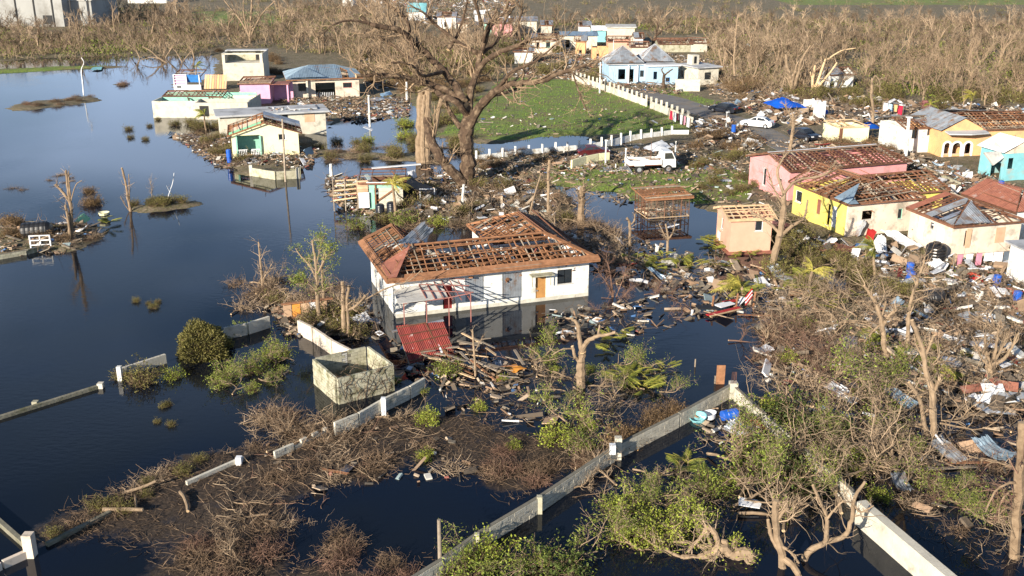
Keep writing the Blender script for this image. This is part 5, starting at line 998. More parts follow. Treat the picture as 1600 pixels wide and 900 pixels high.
def put(k, px, py, sc=1.0, rz=None, label='', group=None, z=None, tilt=None, cat=None, rng=rg):
    g = G(px, py, 0.1); zz = max(zg(g[0], g[1]), -.02) if z is None else z
    if z is None: g = G(px, py, zz)
    return pick(k, rng).place((g[0], g[1], zz), rng.uniform(0, 6.28) if rz is None else rz, sc, label, group, tilt or (0, 0), cat)
# ---------------------------------------------------------------- the wood beyond the village
def inpoly(px, py, poly): return sdist(np.array([px], float), np.array([py], float), poly)[0] > 0
WOOD = [[(-60, 22), (420, 18), (640, 8), (640, 60), (560, 95), (430, 78), (340, 76), (220, 84), (-60, 92)], [(500, 20), (700, 60), (830, 36), (1000, 32), (1240, 33), (1700, 36), (1700, 160), (1560, 165), (1420, 152), (1200, 148), (1130, 100), (1000, 45), (900, 48), (840, 55), (760, 100), (640, 135), (570, 120), (520, 70)]]
AVOID = [[(40, 30), (110, 30), (110, 50), (40, 50)], [(300, 20), (435, 20), (435, 43), (300, 43)], [(620, 8), (680, 8), (680, 34), (620, 34)], [(670, 20), (850, 20), (850, 62), (670, 62)], [(1290, 110), (1345, 110), (1345, 145), (1290, 145)], [(1025, 58), (1110, 58), (1110, 88), (1025, 88)], [(-50, 0), (150, 0), (150, 40), (-50, 40)]]
def wood_pts(rng, n):
    out = []
    W_ = [gp(p) for p in WOOD]; A_ = [gp(p) for p in AVOID]
    while len(out) < n:
        m_ = 4000; Yv = 125 + (460 - 125) * rng.random(m_) ** 1.0; Xv = rng.uniform(-.62, .62, m_) * Yv; s = np.maximum(sdist(Xv, Yv, W_[0]), sdist(Xv, Yv, W_[1])) > 0
        for a in A_: s &= sdist(Xv, Yv, a) < 0
        out += list(zip(Xv[s], Yv[s]))
    return np.array(out[:n])
wr = np.random.default_rng(21); pts = wood_pts(wr, 1750); pts = pts[np.argsort(pts[:, 1])]
zz = ground_z(pts[:, 0], pts[:, 1])
near = pts[:290]
for (x, y), z in zip(near, zz[:290]):
    k = 'snag' if wr.random() < .24 else 'forest'; p = pick(k, wr)
    p.place((x, y, z), wr.uniform(0, 6.28), wr.uniform(.5, 1.0), 'storm stripped brown tree at the near edge of the wood behind the village' if k == 'forest' else 'snapped pale trunk standing at the near edge of the wood behind the village', 'stripped trees in the wood' if k == 'forest' else 'snapped trunks in the wood', (wr.normal(0, .2), wr.normal(0, .25)))
# farther trees joined as one mass
src = []
for i in range(6):
    r = np.random.default_rng(600 + i); tb_ = MB(); bb = MB(); P, R = grow(r, [(0, 0, -.3)], [(r.normal(0, .2), 0, 1)], r.uniform(3.4, 5.2), .15, 4, .12, 0, .5); tb_.tubes(P, R, 4, cap=False); a, c, d, e = sprout(r, P, R, 7, .3, 1, .65, .65, .6, up=.2); P, R = grow(r, a, c, d, e, 4, .25, .1, .45); tb_.tubes(P, R, 3); a, c, d, e = sprout(r, P, R, 34, .2, 1, .8, .6, .6); P, R = grow(r, a, c, d, np.maximum(e, .04), 3, .3, .1, .4); bb.tubes(P, R, 3)
    
    V = np.concatenate(tb_.V + bb.V); off = tb_.n; Q = np.concatenate(tb_.Q + [q + off for q in bb.Q]); src.append((V, Q))
fb = MB(); pb = MB()
for (x, y), z in zip(pts[290:], zz[290:]):
    V, Q = src[wr.integers(6)]; a = wr.uniform(0, 6.28); s = wr.uniform(.5, 1.0); v = (V * s) @ rotz(a).T; v[:, 0] += v[:, 2] * wr.normal(0, .35); v = v + (x, y, z); (pb if wr.random() < .34 else fb).add(v, Q, a=wr.random())
tag(fb.obj('far_wood', M['forest_twig']), 'far mass of brown storm stripped trees beyond the village', None, kind='stuff'); tag(pb.obj('far_pale_wood', M['pale_twig']), 'paler bare trees mixed through the far wood', None, kind='stuff')
up3 = wood_pts(wr, 60)
for (x, y) in up3[:46]: pick('snag', wr).place((x, y, zg(x, y)), wr.uniform(0, 6.28), wr.uniform(.9, 1.5), 'tall snapped pale trunk rising out of the far wood', 'tall pale trunks in the far wood', (wr.normal(0, .15), wr.normal(0, .2)))
up3 = wood_pts(wr, 70); gb = MB()
for (x, y) in up3: n = 160; gb.leaves(wr, np.array((x, y, zg(x, y) + .5)) + wr.normal(size=(n, 3)) * (3.0, 4.0, .5), wr.normal(size=(n, 3)) + (0, 0, .5), wr.uniform(.3, .7, n), .3)
tag(gb.obj('green_scrub', M['leaf']), 'green patches of low growth in the far wood', None, kind='stuff')
# undergrowth: twigs and sparse leaves filling the wood floor
def undergrowth(rng, n, seeds, m, name, label, size=1.3, leaf=False, r=.03):
    P0 = np.repeat(seeds, n // len(seeds), 0); N = len(P0); P0 = P0 + np.stack([rng.normal(0, size * .6, N), rng.normal(0, size * .8, N), np.abs(rng.normal(0, .35, N))], 1)
    b = MB()
    if leaf: b.leaves(rng, P0 + (0, 0, .1), rng.normal(size=(N, 3)) + (0, 0, .6), size * .32 * rng.uniform(.5, 1.3, N), size * .16, flat=.0)
    else:
        Dv = rng.normal(size=(N, 3)); Dv[:, 2] = np.abs(Dv[:, 2]) + .4; P, R = grow(rng, P0, Dv, size * rng.uniform(.6, 1.5, N), r, 3, .3, 0, .4); b.tubes(P, R, 3, 0, rng.random(N), cap=False)
    return tag(b.obj(name, M[m]), label, None, kind='stuff')
up_ = wood_pts(wr, 2600); WOOD += [[(-60, 2), (1700, 2), (1700, 60), (1110, 60), (1000, 34), (640, 34), (420, 30), (-60, 30)], [(-60, 60), (330, 60), (330, 88), (-60, 96)], [(560, 60), (800, 60), (780, 128), (640, 140), (560, 120)], [(1100, 60), (1260, 60), (1250, 150), (1110, 140)]]; up2 = []; W2 = [gp(p) for p in WOOD[2:]]
for W_ in W2: q = np.array(W_); c_ = wr.uniform(q.min(0), q.max(0), (1600, 2)); up2.append(c_[sdist(c_[:, 0], c_[:, 1], W_) > 0][:330])
for a_ in [gp(p) for p in AVOID]: up2 = [c_[sdist(c_[:, 0], c_[:, 1], a_) < 0] for c_ in up2]
up_ = np.concatenate([up_] + up2); us = np.column_stack([up_, ground_z(up_[:, 0], up_[:, 1])])
undergrowth(wr, len(us) * 9, us, 'forest_twig', 'undergrowth', 'dense brown undergrowth on the floor of the wood', 1.6, r=.035)
undergrowth(wr, len(us) * 20, us[::2], 'scrub_leaf', 'scrub_foliage', 'sparse olive scrub leaves among the bare trees', 1.5, True)
# grass on the green field and plots
gr_ = np.random.default_rng(31); n = 60000; Yv = gr_.uniform(75, 215, n); Xv = gr_.uniform(-.55, .6, n) * Yv; k = grass_a(Xv, Yv) * gr_.uniform(.6, 1.2, n) > .55; Xv, Yv = Xv[k], Yv[k]; zv = ground_z(Xv, Yv); k = zv > -.05; b = MB(); N = k.sum()
b.leaves(gr_, np.stack([Xv[k], Yv[k], zv[k] - .02], 1), gr_.normal(size=(N, 3)) * .5 + (0, 0, 1), gr_.uniform(.12, .38, N), .1); tag(b.obj('grass', M['grass']), 'short green grass on the field and plots', None, kind='stuff')
# ---------------------------------------------------------------- trees that stand out
def limbs(root, base, Y0, specs, m='bark', name='limb', sides=8, label=None):
    """specs: (points [(px,py,dy)...], r0, r1): limb paths in metres round the tree's own distance Y0"""
    allP = []; o = np.array(root.location)
    for (pt, r0, r1) in specs:
        A_ = np.array([AY(p[0], p[1], Y0 + (p[2] if len(p) > 2 else 0)) for p in pt]); n = len(A_)
        # smooth resample
        K = max(8, n * 4); t_ = np.linspace(0, n - 1, K); k = np.minimum(t_.astype(int), n - 2); f = (t_ - k)[:, None]; a = A_[np.maximum(k - 1, 0)]; b_ = A_[k]; c = A_[k + 1]; d = A_[np.minimum(k + 2, n - 1)]
        P = .5 * ((2 * b_) + (-a + c) * f + (2 * a - 5 * b_ + 4 * c - d) * f ** 2 + (-a + 3 * b_ - 3 * c + d) * f ** 3); P = P - o
        P[1:-1] += R0.normal(size=(K - 2, 3)) * r0 * .10; R_ = np.linspace(r0, r1, K) * (1 + .07 * R0.normal(size=K)); b = MB(); b.tubes(P[None], R_[None], sides, capm=1); b.obj(name if pt is not specs[0][0] else 'trunk', [M[m], M['heartwood']], root, smooth=False); allP.append((P, R_))
    return allP
def twigs_on(root, allP, n, lf=.35, ang=.9, m='pale_twig', n2=0, up=.1, rng=rg, minr=.01, leaf=None, nleaf=0, leafL=.13, Lm=1.6, rf=.4, skip=0):
    b = MB(); outs = []; K = 12; PP = []; RR = []
    for P, R_ in allP[skip:]:
        t_ = np.linspace(0, len(P) - 1, K).astype(int); PP.append(P[t_]); RR.append(R_[t_])
    PP = np.array(PP); RR = np.array(RR); a, c, d, e = sprout(rng, PP, RR, n, .3, 1, ang, lf, rf); d = np.minimum(d, Lm * rng.uniform(.5, 1.3, n)); P1, R1 = grow(rng, a, c, d, np.minimum(np.maximum(e, minr * 1.5), minr * 4), 6, .25, up, .3); b.tubes(P1, R1, 4, 0, rng.random(n), capm=1)
    if n2: a, c, d, e = sprout(rng, P1, R1, n2, .2, 1, .8, .6, .6); P2, R2 = grow(rng, a, c, d, np.clip(e, minr * .8, minr * 1.8), 4, .3, up, .35); b.tubes(P2, R2, 3, 0, rng.random(n2))
    else: P2 = P1
    b.obj('branches', [M[m], M['heartwood']], root)
    if leaf: lb = MB(); leaf_on(rng, lb, P2, nleaf, leafL, leafL * .42, .12); lb.obj('leaves', M[leaf], root)
def tree_at(px, py, name, label, cat='tree'):
    g = G(px, py, 0); z = max(zg(g[0], g[1]), -.3); g = G(px, py, z); return thing(name, label, cat, g), g[1]
# the giant broken tree
t, Y0 = tree_at(728, 290, 'giant_tree', 'giant bare dark tree with wide broken limbs standing in the middle distance')
hub = (733, 190)
SPX = [([(752, 40, 0), (745, 10, -1), (735, -30, -2), (742, -70, -2)], .2, .08), ([(790, 20, 1), (800, -10, 0), (830, -45, -2)], .16, .06), ([(640, 60, 2), (635, 30, 2), (600, 0, 2), (590, -40, 2)], .2, .06)]  # limbs added to run on above the view, for longer crown shadows
sp = [([(730, 298), (731, 262), (729, 232), (728, 205), (733, 180)], 0.84, 0.64),
 ([(731, 205), (750, 168, -1), (775, 142, -3), (805, 131, -4), (845, 126, -5), (893, 108, -6), (928, 101, -7)], 0.52, 0.11),
 ([(733, 188), (735, 150, 1), (743, 115, 2), (752, 84, 2), (763, 52, 1), (776, 12, 1)], 0.45, 0.11),
 ([(745, 118, 2), (757, 96, 1), (785, 80, -1), (812, 70, -2), (840, 60, -3), (880, 56, -4)], 0.34, 0.10),
 ([(728, 165), (703, 144, 1), (668, 131, 1), (632, 122, 0), (590, 117, -1), (556, 119, -2)], 0.40, 0.18),
 ([(729, 180), (712, 158, -1), (690, 150, 0), (672, 130, 3), (650, 103, 4), (620, 75, 4), (592, 57, 4)], 0.36, 0.14),
 ([(726, 158), (706, 126, 2), (680, 98, 3), (658, 76, 3), (640, 60, 2), (622, 46, 1), (596, 41, 0), (577, 37, 0), (563, 24, 0)], 0.43, 0.16),
 ([(578, 37, 0), (548, 32, -1), (518, 40, -2), (500, 60, -2)], 0.13, 0.05), ([(642, 62, 2), (648, 96, 1), (660, 128, 0)], 0.21, 0.11),
 ([(745, 82, 2), (722, 70, 3), (700, 54, 3), (680, 38, 3), (662, 20, 2), (640, 8, 2)], 0.24, 0.07), ([(700, 78, 3), (716, 52, 4), (725, 24, 4), (732, -6, 4)], 0.21, 0.07),
 ([(755, 66, 1), (764, 36, 0), (792, 18, 0), (800, 2, 0)], 0.16, 0.06), ([(815, 70, -2), (810, 38, -2), (815, 14, -2), (800, 2, -2)], 0.15, 0.06), ([(745, 175, 3), (768, 150, 6), (800, 142, 8), (832, 120, 9)], 0.30, 0.10),
 ([(727, 288, -.5), (703, 264, -1), (684, 240, -1), (672, 215, 0), (668, 185, 1)], 0.56, 0.44), ([(720, 200, 1), (705, 178, 2), (696, 160, 3)], 0.30, 0.23), ([(893, 108, -6), (905, 145, -7), (916, 172, -8)], 0.09, 0.06), ([(730, 292), (745, 296, -2), (760, 305, -3)], 0.40, 0.11), ([(730, 292), (710, 300, -2), (700, 310, -3)], 0.40, 0.11),
 ([(690, 112, 2), (660, 118, -2), (640, 100, -4), (610, 98, -5)], 0.21, 0.07), ([(775, 142, -3), (800, 112, -5), (835, 96, -6), (868, 70, -6)], 0.21, 0.07), ([(752, 84, 2), (780, 60, 4), (790, 30, 5), (815, -5, 5)], 0.21, 0.07)]
ap = limbs(t, None, Y0, sp + SPX, 'dark_bark', 'limb', 10)
twigs_on(t, ap, 260, .30, .8, 'bark', 1400, .16, minr=.028, Lm=4.6, rf=.42, skip=1)
# its neighbour: pale split stump
t, Y0 = tree_at(664, 255, 'split_stump', 'thick pale split trunk broken off left of the giant dark tree')
ap = limbs(t, None, Y0, [([(658, 262), (656, 225), (656, 190), (658, 142)], .55, .38), ([(666, 262, -.3), (667, 225, -.3), (668, 190, -.3), (668, 136, -.3)], .42, .40), ([(662, 262, -.5), (661, 225, -.5), (662, 180, -.5), (663, 148, -.5)], .35, .22), ([(672, 240, .4), (680, 200, .5), (686, 170, .6), (692, 150, .6)], .3, .25)], 'pale_bark', 'limb', 9)
# foreground and middle trees, each with its own limbs
def T(px, py, name, label, specs, m='pale_bark', tw='pale_twig', n=40, n2=140, lf=.35, leaf=None, nl=0, ll=.12, up=.1, Lm=1.4, ang=.9, minr=.008, rf=.4):
    t, Y0 = tree_at(px, py, name, label); ap = limbs(t, None, Y0, specs, m, 'limb', 8)
    if n: twigs_on(t, ap, n, lf, ang, tw, n2, up, leaf=leaf, nleaf=nl, leafL=ll, Lm=Lm, minr=minr, rf=rf)
    return t
T(908, 612, 'broken_tree', 'broken forked tree standing in the water before the white house', [([(908, 618), (907, 585), (908, 562), (910, 548)], .30, .23), ([(910, 550), (916, 535, -.3), (928, 527, -.6), (945, 523, -.8), (962, 519, -1)], .15, .08), ([(934, 526, -.6), (937, 508, -.5)], .07, .05), ([(909, 550), (905, 527, .2), (902, 507, .3), (893, 496, .4)], .16, .09), ([(907, 566), (899, 558, -.2), (894, 541, -.3)], .12, .08), ([(895, 545, -.3), (878, 546, -.5), (862, 555, -.6)], .05, .03)], n=14, n2=30, Lm=1)
T(1207, 432, 'bare_tree', 'tall orange brown bare tree between the peach cottage and the yellow house', [([(1205, 436), (1211, 395), (1220, 362), (1224, 330), (1225, 300)], .30, .20), ([(1222, 368), (1237, 353, -.4), (1256, 341, -.8), (1262, 312, -1)], .17, .07), ([(1216, 362), (1201, 348, .3), (1186, 338, .5), (1172, 330, .6)], .13, .06), ([(1225, 303), (1245, 282, -.5), (1288, 273, -1), (1307, 250, -1.5)], .13, .05), ([(1225, 303), (1215, 272, .4), (1222, 250, .6), (1232, 238, .8)], .14, .05), ([(1224, 320), (1212, 300, .8), (1205, 285, 1.2), (1198, 262, 1.4)], .10, .04)], m='pale_bark', n=70, n2=260, Lm=1.8)
T(1459, 692, 'bare_tree', 'tall pale split trunk with snapped top in the right foreground', [([(1459, 694), (1458, 645), (1456, 612), (1447, 580), (1440, 540), (1425, 500)], .20, .10), ([(1450, 690, .1), (1443, 655, .1), (1437, 625, .1), (1420, 597, .2)], .13, .09), ([(1457, 618), (1463, 605, -.1), (1468, 593, -.2)], .09, .08), ([(1447, 553), (1452, 542), (1459, 524, -.2)], .07, .06), ([(1443, 560), (1432, 540, .2), (1428, 522, .2)], .06, .03)], n=40, n2=150, Lm=1.6)
T(1592, 880, 'bare_tree', 'brown trunk with drooping reddish twigs cut by the right edge', [([(1583, 884), (1587, 825), (1591, 765), (1595, 715), (1598, 660)], .22, .17), ([(1592, 755), (1576, 755, -.2), (1555, 768, -.4), (1540, 800, -.5)], .07, .03), ([(1592, 770), (1578, 768, -.2), (1564, 785, -.4), (1560, 815, -.4)], .06, .02), ([(1590, 800), (1574, 793, -.2), (1560, 805, -.4)], .05, .02)], m='bark', tw='red_twig', n=46, n2=150, up=-.08, Lm=1.3)
T(1548, 600, 'bare_tree', 'fan shaped bare tree with many upright twigs above the wrecked boat at the right', [([(1546, 604), (1549, 580), (1551, 566)], .24, .2), ([(1550, 570), (1541, 550, .2), (1539, 525, .3)], .13, .05), ([(1551, 568), (1556, 545), (1560, 515)], .12, .05), ([(1552, 570), (1570, 560, -.2), (1582, 540, -.4), (1592, 520, -.5)], .13, .05), ([(1549, 575), (1534, 560), (1524, 535)], .09, .04), ([(1553, 566), (1565, 545, -.3), (1574, 520, -.4)], .09, .04)], n=90, n2=260, up=.25, Lm=1.5, ang=.55)
T(1417, 548, 'bare_tree', 'slim grey bare tree rising above the right debris field', [([(1417, 550), (1419, 510), (1421, 480), (1430, 450), (1440, 420), (1446, 400)], .15, .05), ([(1420, 495), (1432, 470, -.2), (1450, 462, -.4)], .06, .03)], n=40, n2=140)
T(1385, 562, 'bare_tree', 'leaning bare tree with a bright snapped limb in the right debris field', [([(1387, 566), (1381, 530), (1377, 500), (1366, 470), (1350, 446)], .20, .08), ([(1379, 512), (1388, 495, -.3), (1402, 483, -.5)], .11, .10), ([(1378, 505), (1362, 520, .3), (1350, 535, .4)], .08, .04), ([(1376, 498), (1384, 470, .2), (1378, 440, .3)], .07, .03)], n=70, n2=240)
T(1258, 884, 'bare_tree', 'curving bare tree with green tufts in the bottom right foreground', [([(1257, 890), (1259, 868), (1285, 850), (1318, 838), (1331, 812), (1335, 780), (1352, 752)], .16, .06), ([(1290, 846), (1292, 822), (1289, 800), (1270, 758)], .10, .06), ([(1291, 812), (1305, 795, -.2), (1318, 782, -.3)], .06, .03), ([(1335, 790), (1345, 800, -.3), (1365, 790, -.4)], .05, .03)], n=44, n2=160, Lm=1.2)
T(1222, 896, 'broken_tree', 'splintered orange trunk at the bottom edge right of the uprooted tree', [([(1222, 905), (1222, 865), (1211, 818), (1213, 782)], .19, .12), ([(1222, 866), (1206, 840), (1200, 812)], .10, .07), ([(1214, 815), (1226, 797, -.2), (1231, 795, -.3)], .06, .05), ([(1222, 870), (1240, 885, -.4), (1250, 905, -.6)], .15, .13), ([(1215, 850), (1235, 862, -.2), (1248, 880, -.3)], .07, .05)], n=24, n2=60)
T(498, 500, 'leafy_tree', 'thin tree with feathery green crown before the water left of the white house', [([(499, 504), (496, 470), (496, 440), (492, 405), (488, 375)], .17, .06), ([(496, 440), (484, 415, .2), (470, 400, .4), (462, 388, .5)], .08, .03), ([(495, 430), (508, 405, -.2), (520, 392, -.3)], .07, .03), ([(496, 455), (478, 440, -.3), (465, 436, -.5)], .06, .03), ([(494, 415), (500, 390), (507, 368)], .05, .02)], n=80, n2=280, leaf='leaf', nl=2600, ll=.13, Lm=1.0)
T(505, 478, 'bare_tree', 'slim pale trunk close behind the feathery green tree', [([(506, 480), (505, 450), (503, 420), (507, 395)], .11, .05)], n=26, n2=90, leaf='leaf', nl=500)
T(540, 532, 'bare_tree', 'double pale trunk at the left corner of the white house', [([(538, 535), (537, 500), (536, 470), (535, 440)], .17, .11), ([(544, 534, -.1), (544, 500, -.1), (542, 470, -.1), (546, 446, -.1)], .11, .09), ([(541, 485), (556, 478, -.3), (572, 461, -.5)], .09, .1), ([(541, 478), (570, 468, .5), (605, 450, 1), (640, 438, 1.5), (660, 420, 2)], .07, .03)], n=36, n2=110, Lm=1.6)
T(410, 462, 'bare_tree', 'small snapped pale trunk left of the feathery green tree', [([(410, 466), (409, 430), (406, 402), (404, 378)], .10, .05), ([(409, 440), (418, 425), (425, 412)], .05, .03)], n=20, n2=60)
T(745, 598, 'dead_sapling', 'thin pale dead sapling standing in the planks before the white house', [([(743, 600), (742, 570), (740, 540), (738, 515)], .07, .05), ([(741, 550), (750, 535), (754, 525)], .03, .02)], n=12, n2=30, Lm=.6)
T(858, 336, 'palm_stump', 'tall bare palm trunk with ragged pale top beside the pond', [([(856, 338), (857, 300), (857, 270), (859, 250)], .13, .14)], n=30, n2=60, Lm=.7, ang=1.2, lf=.3)
T(828, 336, 'leaning_pole_tree', 'leaning slim bare trunk left of the tall palm stump', [([(826, 340), (835, 305), (845, 272)], .09, .06)], n=6, n2=10)
T(908, 355, 'stump_tree', 'thick broken brown stump surrounded by bare twigs right of the palm stump', [([(908, 372), (908, 340), (909, 312), (910, 292)], .32, .30)], m='bark', tw='pale_twig', n=34, n2=140, Lm=2.2, lf=.9, up=.1)
T(983, 392, 'broken_tree', 'small forked broken tree in the pond near the timber hut', [([(984, 394), (984, 370), (984, 350), (979, 340)], .14, .10), ([(984, 352), (991, 345), (992, 334)], .07, .05)], n=14, n2=24)
T(1043, 400, 'broken_tree', 'small bare tree with open crown below the timber hut', [([(1043, 402), (1043, 382), (1044, 372), (1040, 350)], .12, .07), ([(1044, 374), (1052, 362), (1055, 345)], .07, .03), ([(1043, 376), (1036, 362), (1030, 350)], .06, .03)], n=26, n2=60)
T(961, 470, 'red_twig_tree', 'reddish bare twiggy tree at the right corner of the white house', [([(962, 492), (957, 455), (952, 420), (947, 405)], .07, .03), ([(958, 470), (950, 445), (935, 425)], .05, .02), ([(960, 470), (972, 440), (978, 420)], .05, .02), ([(962, 480), (975, 462), (988, 448)], .04, .02)], m='red_twig', tw='red_twig', n=110, n2=420, Lm=1.1)
T(112, 372, 'broken_tree', 'pale splintered tree on the small island at the far left', [([(112, 375), (111, 345), (110, 320), (106, 295), (103, 266)], .2, .09), ([(110, 318), (98, 300), (86, 288)], .12, .10), ([(110, 310), (108, 285), (107, 268)], .07, .05), ([(110, 372, -.3), (106, 340, -.3), (102, 320, -.3)], .12, .09), ([(110, 318), (118, 290), (128, 282)], .05, .03)], n=36, n2=80, Lm=1)
T(204, 330, 'dead_tree', 'upright brown dead trunk on the grassy islet in the left water', [([(205, 333), (200, 310), (196, 285), (190, 262)], .13, .09), ([(203, 325), (202, 300), (201, 272)], .06, .04), ([(204, 332), (194, 318), (188, 306)], .05, .03)], m='bark', n=24, n2=60, Lm=1.0)
T(262, 316, 'dead_sapling', 'thin white forked sapling on the grassy islet', [([(260, 318), (265, 300), (270, 285), (272, 270)], .035, .025), ([(265, 300), (260, 290)], .02, .01)], m='white_panel', n=4, n2=6, Lm=.5)
T(240, 312, 'dead_sapling', 'small grey leafless sapling left on the grassy islet', [([(238, 316), (237, 300), (235, 282)], .04, .02)], n=26, n2=60, Lm=1.0)
T(131, 150, 'dead_sapling', 'slim white dead tree on the far debris mound in the left water', [([(131, 152), (129, 130), (127, 110), (131, 98), (127, 90)], .10, .05)], m='white_panel', n=8, n2=10, Lm=.8)
T(390, 68, 'stripped_tree', 'large bare pale tree behind the block tower', [([(390, 70), (391, 50), (392, 30), (393, 0)], .4, .2), ([(391, 60), (378, 35), (362, 15), (350, 0)], .28, .1), ([(390, 62), (384, 40), (380, 10), (384, -10)], .2, .1), ([(391, 58), (402, 35), (415, 15), (430, 2)], .26, .1)], n=60, n2=200, Lm=3, minr=.03)
T(1150, 10 + 148, 'stripped_tree', 'tall thin bare trunk behind the long block fence', [([(1148, 118), (1147, 95), (1149, 60), (1152, 30), (1155, 20)], .2, .08)], n=20, n2=40, Lm=2, minr=.02)
T(1238, 148, 'snapped_tree', 'left one of two big splintered trees behind the blue tarp', [([(1238, 150), (1236, 125), (1230, 105), (1228, 85)], .35, .2), ([(1240, 140), (1247, 115), (1252, 95), (1266, 72)], .3, .15), ([(1237, 130), (1244, 105), (1246, 98)], .2, .15), ([(1237, 140), (1228, 120), (1222, 138)], .15, .08)], n=30, n2=80, Lm=2.5, minr=.02)
T(1272, 148, 'snapped_tree', 'right one of two big splintered trees behind the blue tarp with yellow broken wood', [([(1272, 150), (1270, 125), (1274, 102)], .3, .16), ([(1272, 142), (1282, 115), (1290, 92)], .25, .14), ([(1266, 148), (1285, 128), (1298, 112), (1308, 98)], .22, .12), ([(1290, 95, 1), (1313, 80, 1), (1337, 75, 1)], .12, .06), ([(1272, 138), (1266, 112)], .14, .08)], m='heartwood', n=26, n2=60, Lm=2, minr=.02)
T(1234, 236, 'broken_tree', 'bare pale tree with bushy snapped twigs in front of the dark parked car', [([(1233, 240), (1237, 215), (1240, 190), (1239, 178)], .24, .14), ([(1239, 190), (1232, 175), (1225, 163)], .10, .06), ([(1239, 188), (1248, 176)], .09, .05)], n=80, n2=200, Lm=1.2, ang=.7)
T(1363, 200, 'broken_tree', 'snapped trunk with orange torn wood behind the low yellow ruin', [([(1363, 200), (1364, 175), (1362, 150), (1363, 122)], .2, .16), ([(1363, 128), (1368, 118), (1375, 130), (1374, 145)], .1, .05)], n=16, n2=30)
T(944, 138, 'broken_tree', 'short forked brown tree in front of the light blue house', [([(1037, 138), (1037, 125), (1038, 116)], .28, .24), ([(1038, 118), (1045, 112), (1051, 108)], .16, .1), ([(1038, 117), (1034, 110), (1036, 106)], .14, .08)], m='dark_bark', n=10, n2=10)
T(1018, 72, 'snapped_tree', 'broken dark tree with long pale limb behind the blue house', [([(1020, 74), (1022, 62), (1026, 50), (1028, 32)], .4, .2), ([(1023, 58), (1034, 48), (1052, 38), (1067, 25)], .25, .1), ([(1020, 64), (1010, 52)], .2, .1)], m='dark_bark', n=24, n2=40, Lm=3, minr=.03)
T(318, 100, 'leaning_tree', 'long leaning bare branch fallen over the far water behind the shack', [([(275, 106), (250, 92), (236, 80), (222, 72)], .22, .1), ([(252, 92), (235, 90), (220, 94)], .12, .06), ([(286, 96), (297, 82), (303, 74)], .12, .05), ([(285, 98), (276, 82), (270, 76)], .14, .06)], n=20, n2=40, Lm=2, minr=.02)
# uprooted tree at the bottom
T(1128, 880, 'uprooted_tree', 'uprooted tree with tangled orange roots and limbs at the bottom edge', [([(1178, 902, -.3), (1160, 880, -.1), (1140, 864), (1122, 858), (1095, 872), (1066, 872), (1048, 890)], .26, .12), ([(1122, 860), (1118, 835, .2), (1105, 824, .4), (1095, 840, .3), (1074, 862, .2)], .13, .07), ([(1140, 864), (1130, 846, .2), (1110, 855, .4), (1080, 848, .6), (1050, 846, .8)], .15, .05), ([(1150, 868), (1165, 865, -.2), (1172, 872, -.3), (1168, 892, -.4)], .28, .22), ([(1122, 862), (1110, 880, -.3), (1090, 895, -.4)], .12, .06), ([(1066, 872), (1045, 862, .2), (1020, 850, .4), (1000, 835, .6)], .08, .03), ([(1105, 826, .4), (1103, 822, .4), (1112, 850, .2), (1130, 870, 0)], .10, .08), ([(1070, 875), (1055, 892, -.3), (1040, 905, -.4)], .1, .06), ([(1150, 866), (1148, 850, .2), (1152, 843, .3)], .12, .08)], n=120, n2=460, Lm=1.5, up=.05, leaf='bright_leaf', nl=1100, ll=.11)
# ---------------------------------------------------------------- boundary walls and fences
def wallpath(name, label, cat, pts, zt, m, hgt=None, th=.15, blk=False, jag=0, z0=-.4, lim=None, cop=None):
    """pts: pixels of the wall's top edge seen at height zt"""
    o = G(*pts[0], zt); o[2] = 0; t = thing(name, label, cat, o); W_ = [G(*p, zt) - o for p in pts]; lim = lim or [300]
    for i, (a, c) in enumerate(zip(W_[:-1], W_[1:])):
        d = unit(c - a); a2 = a + d * (th / 2 + .003 if i else 0)
        if blk: blocks(t, 0, a2[:2], c[:2], z0, zt, m, th, limit=lim, jag=jag)
        else:
            L_ = np.linalg.norm(c - a2); b = MB(); n = max(1, int(L_ / 2.4)); ang = math.atan2(d[1], d[0]); 
            for k in range(n): b = MB(); b.box((a2 + c)[:2].tolist() and tuple(a2[:2] + (c - a2)[:2] * (k + .5) / n) + ((zt + z0) / 2,), (L_ / n - .006, th, zt - z0), rotz(ang)); b.obj('panel', M[m], t)
    return t, W_
def postat(t, px, py, zt, m='pale_block', w_=.28, extra=.1, name='pillar', y=0):
    g = G(px, py, zt) - np.array(t.location); beam((g[0], g[1], -.4), (g[0], g[1], zt + extra), w_, w_, m, name, t, (0, 1, 0))
t, _ = wallpath('boundary_wall', 'long pale block boundary wall meeting at a sharp corner in the foreground', 'wall', [(640, 903), (690, 872), (745, 832), (843, 774), (965, 693), (1060, 645), (1145, 598)], .85, 'pale_block', blk=True, th=.2)
postat(t, 966, 690, .95, 'pale_block', .34, .25); postat(t, 843, 776, .85, 'mossy_block', .25, .03); postat(t, 745, 834, .85, 'mossy_block', .22, .02); postat(t, 1146, 600, .85, 'pale_block', .45, .12)
for i in range(4): beam(G(1143 + i * 2.2, 600, .9) - np.array(t.location), G(1143 + i * 2.2, 600, .9) - np.array(t.location) + (0, 0, .75), .02, .02, 'dark_wood', 'rebar', t)
b = MB(); g = G(957, 700, 1.0) - np.array(t.location); b.box(g + (0, 0, -.05), (.3, .3, .5)); b.obj('loose_block', M['white_panel'], t)
t, _ = wallpath('boundary_wall', 'block boundary wall running from the sharp corner to the lower right under the branches', 'wall', [(1150, 604), (1196, 645), (1250, 690), (1336, 768)], .85, 'pale_block', blk=True, th=.2)
t, _ = wallpath('thick_wall', 'thick sunlit concrete wall at the lower right running into the bottom edge', 'wall', [(1346, 782), (1540, 945)], 1.15, 'pale_block', th=.45)
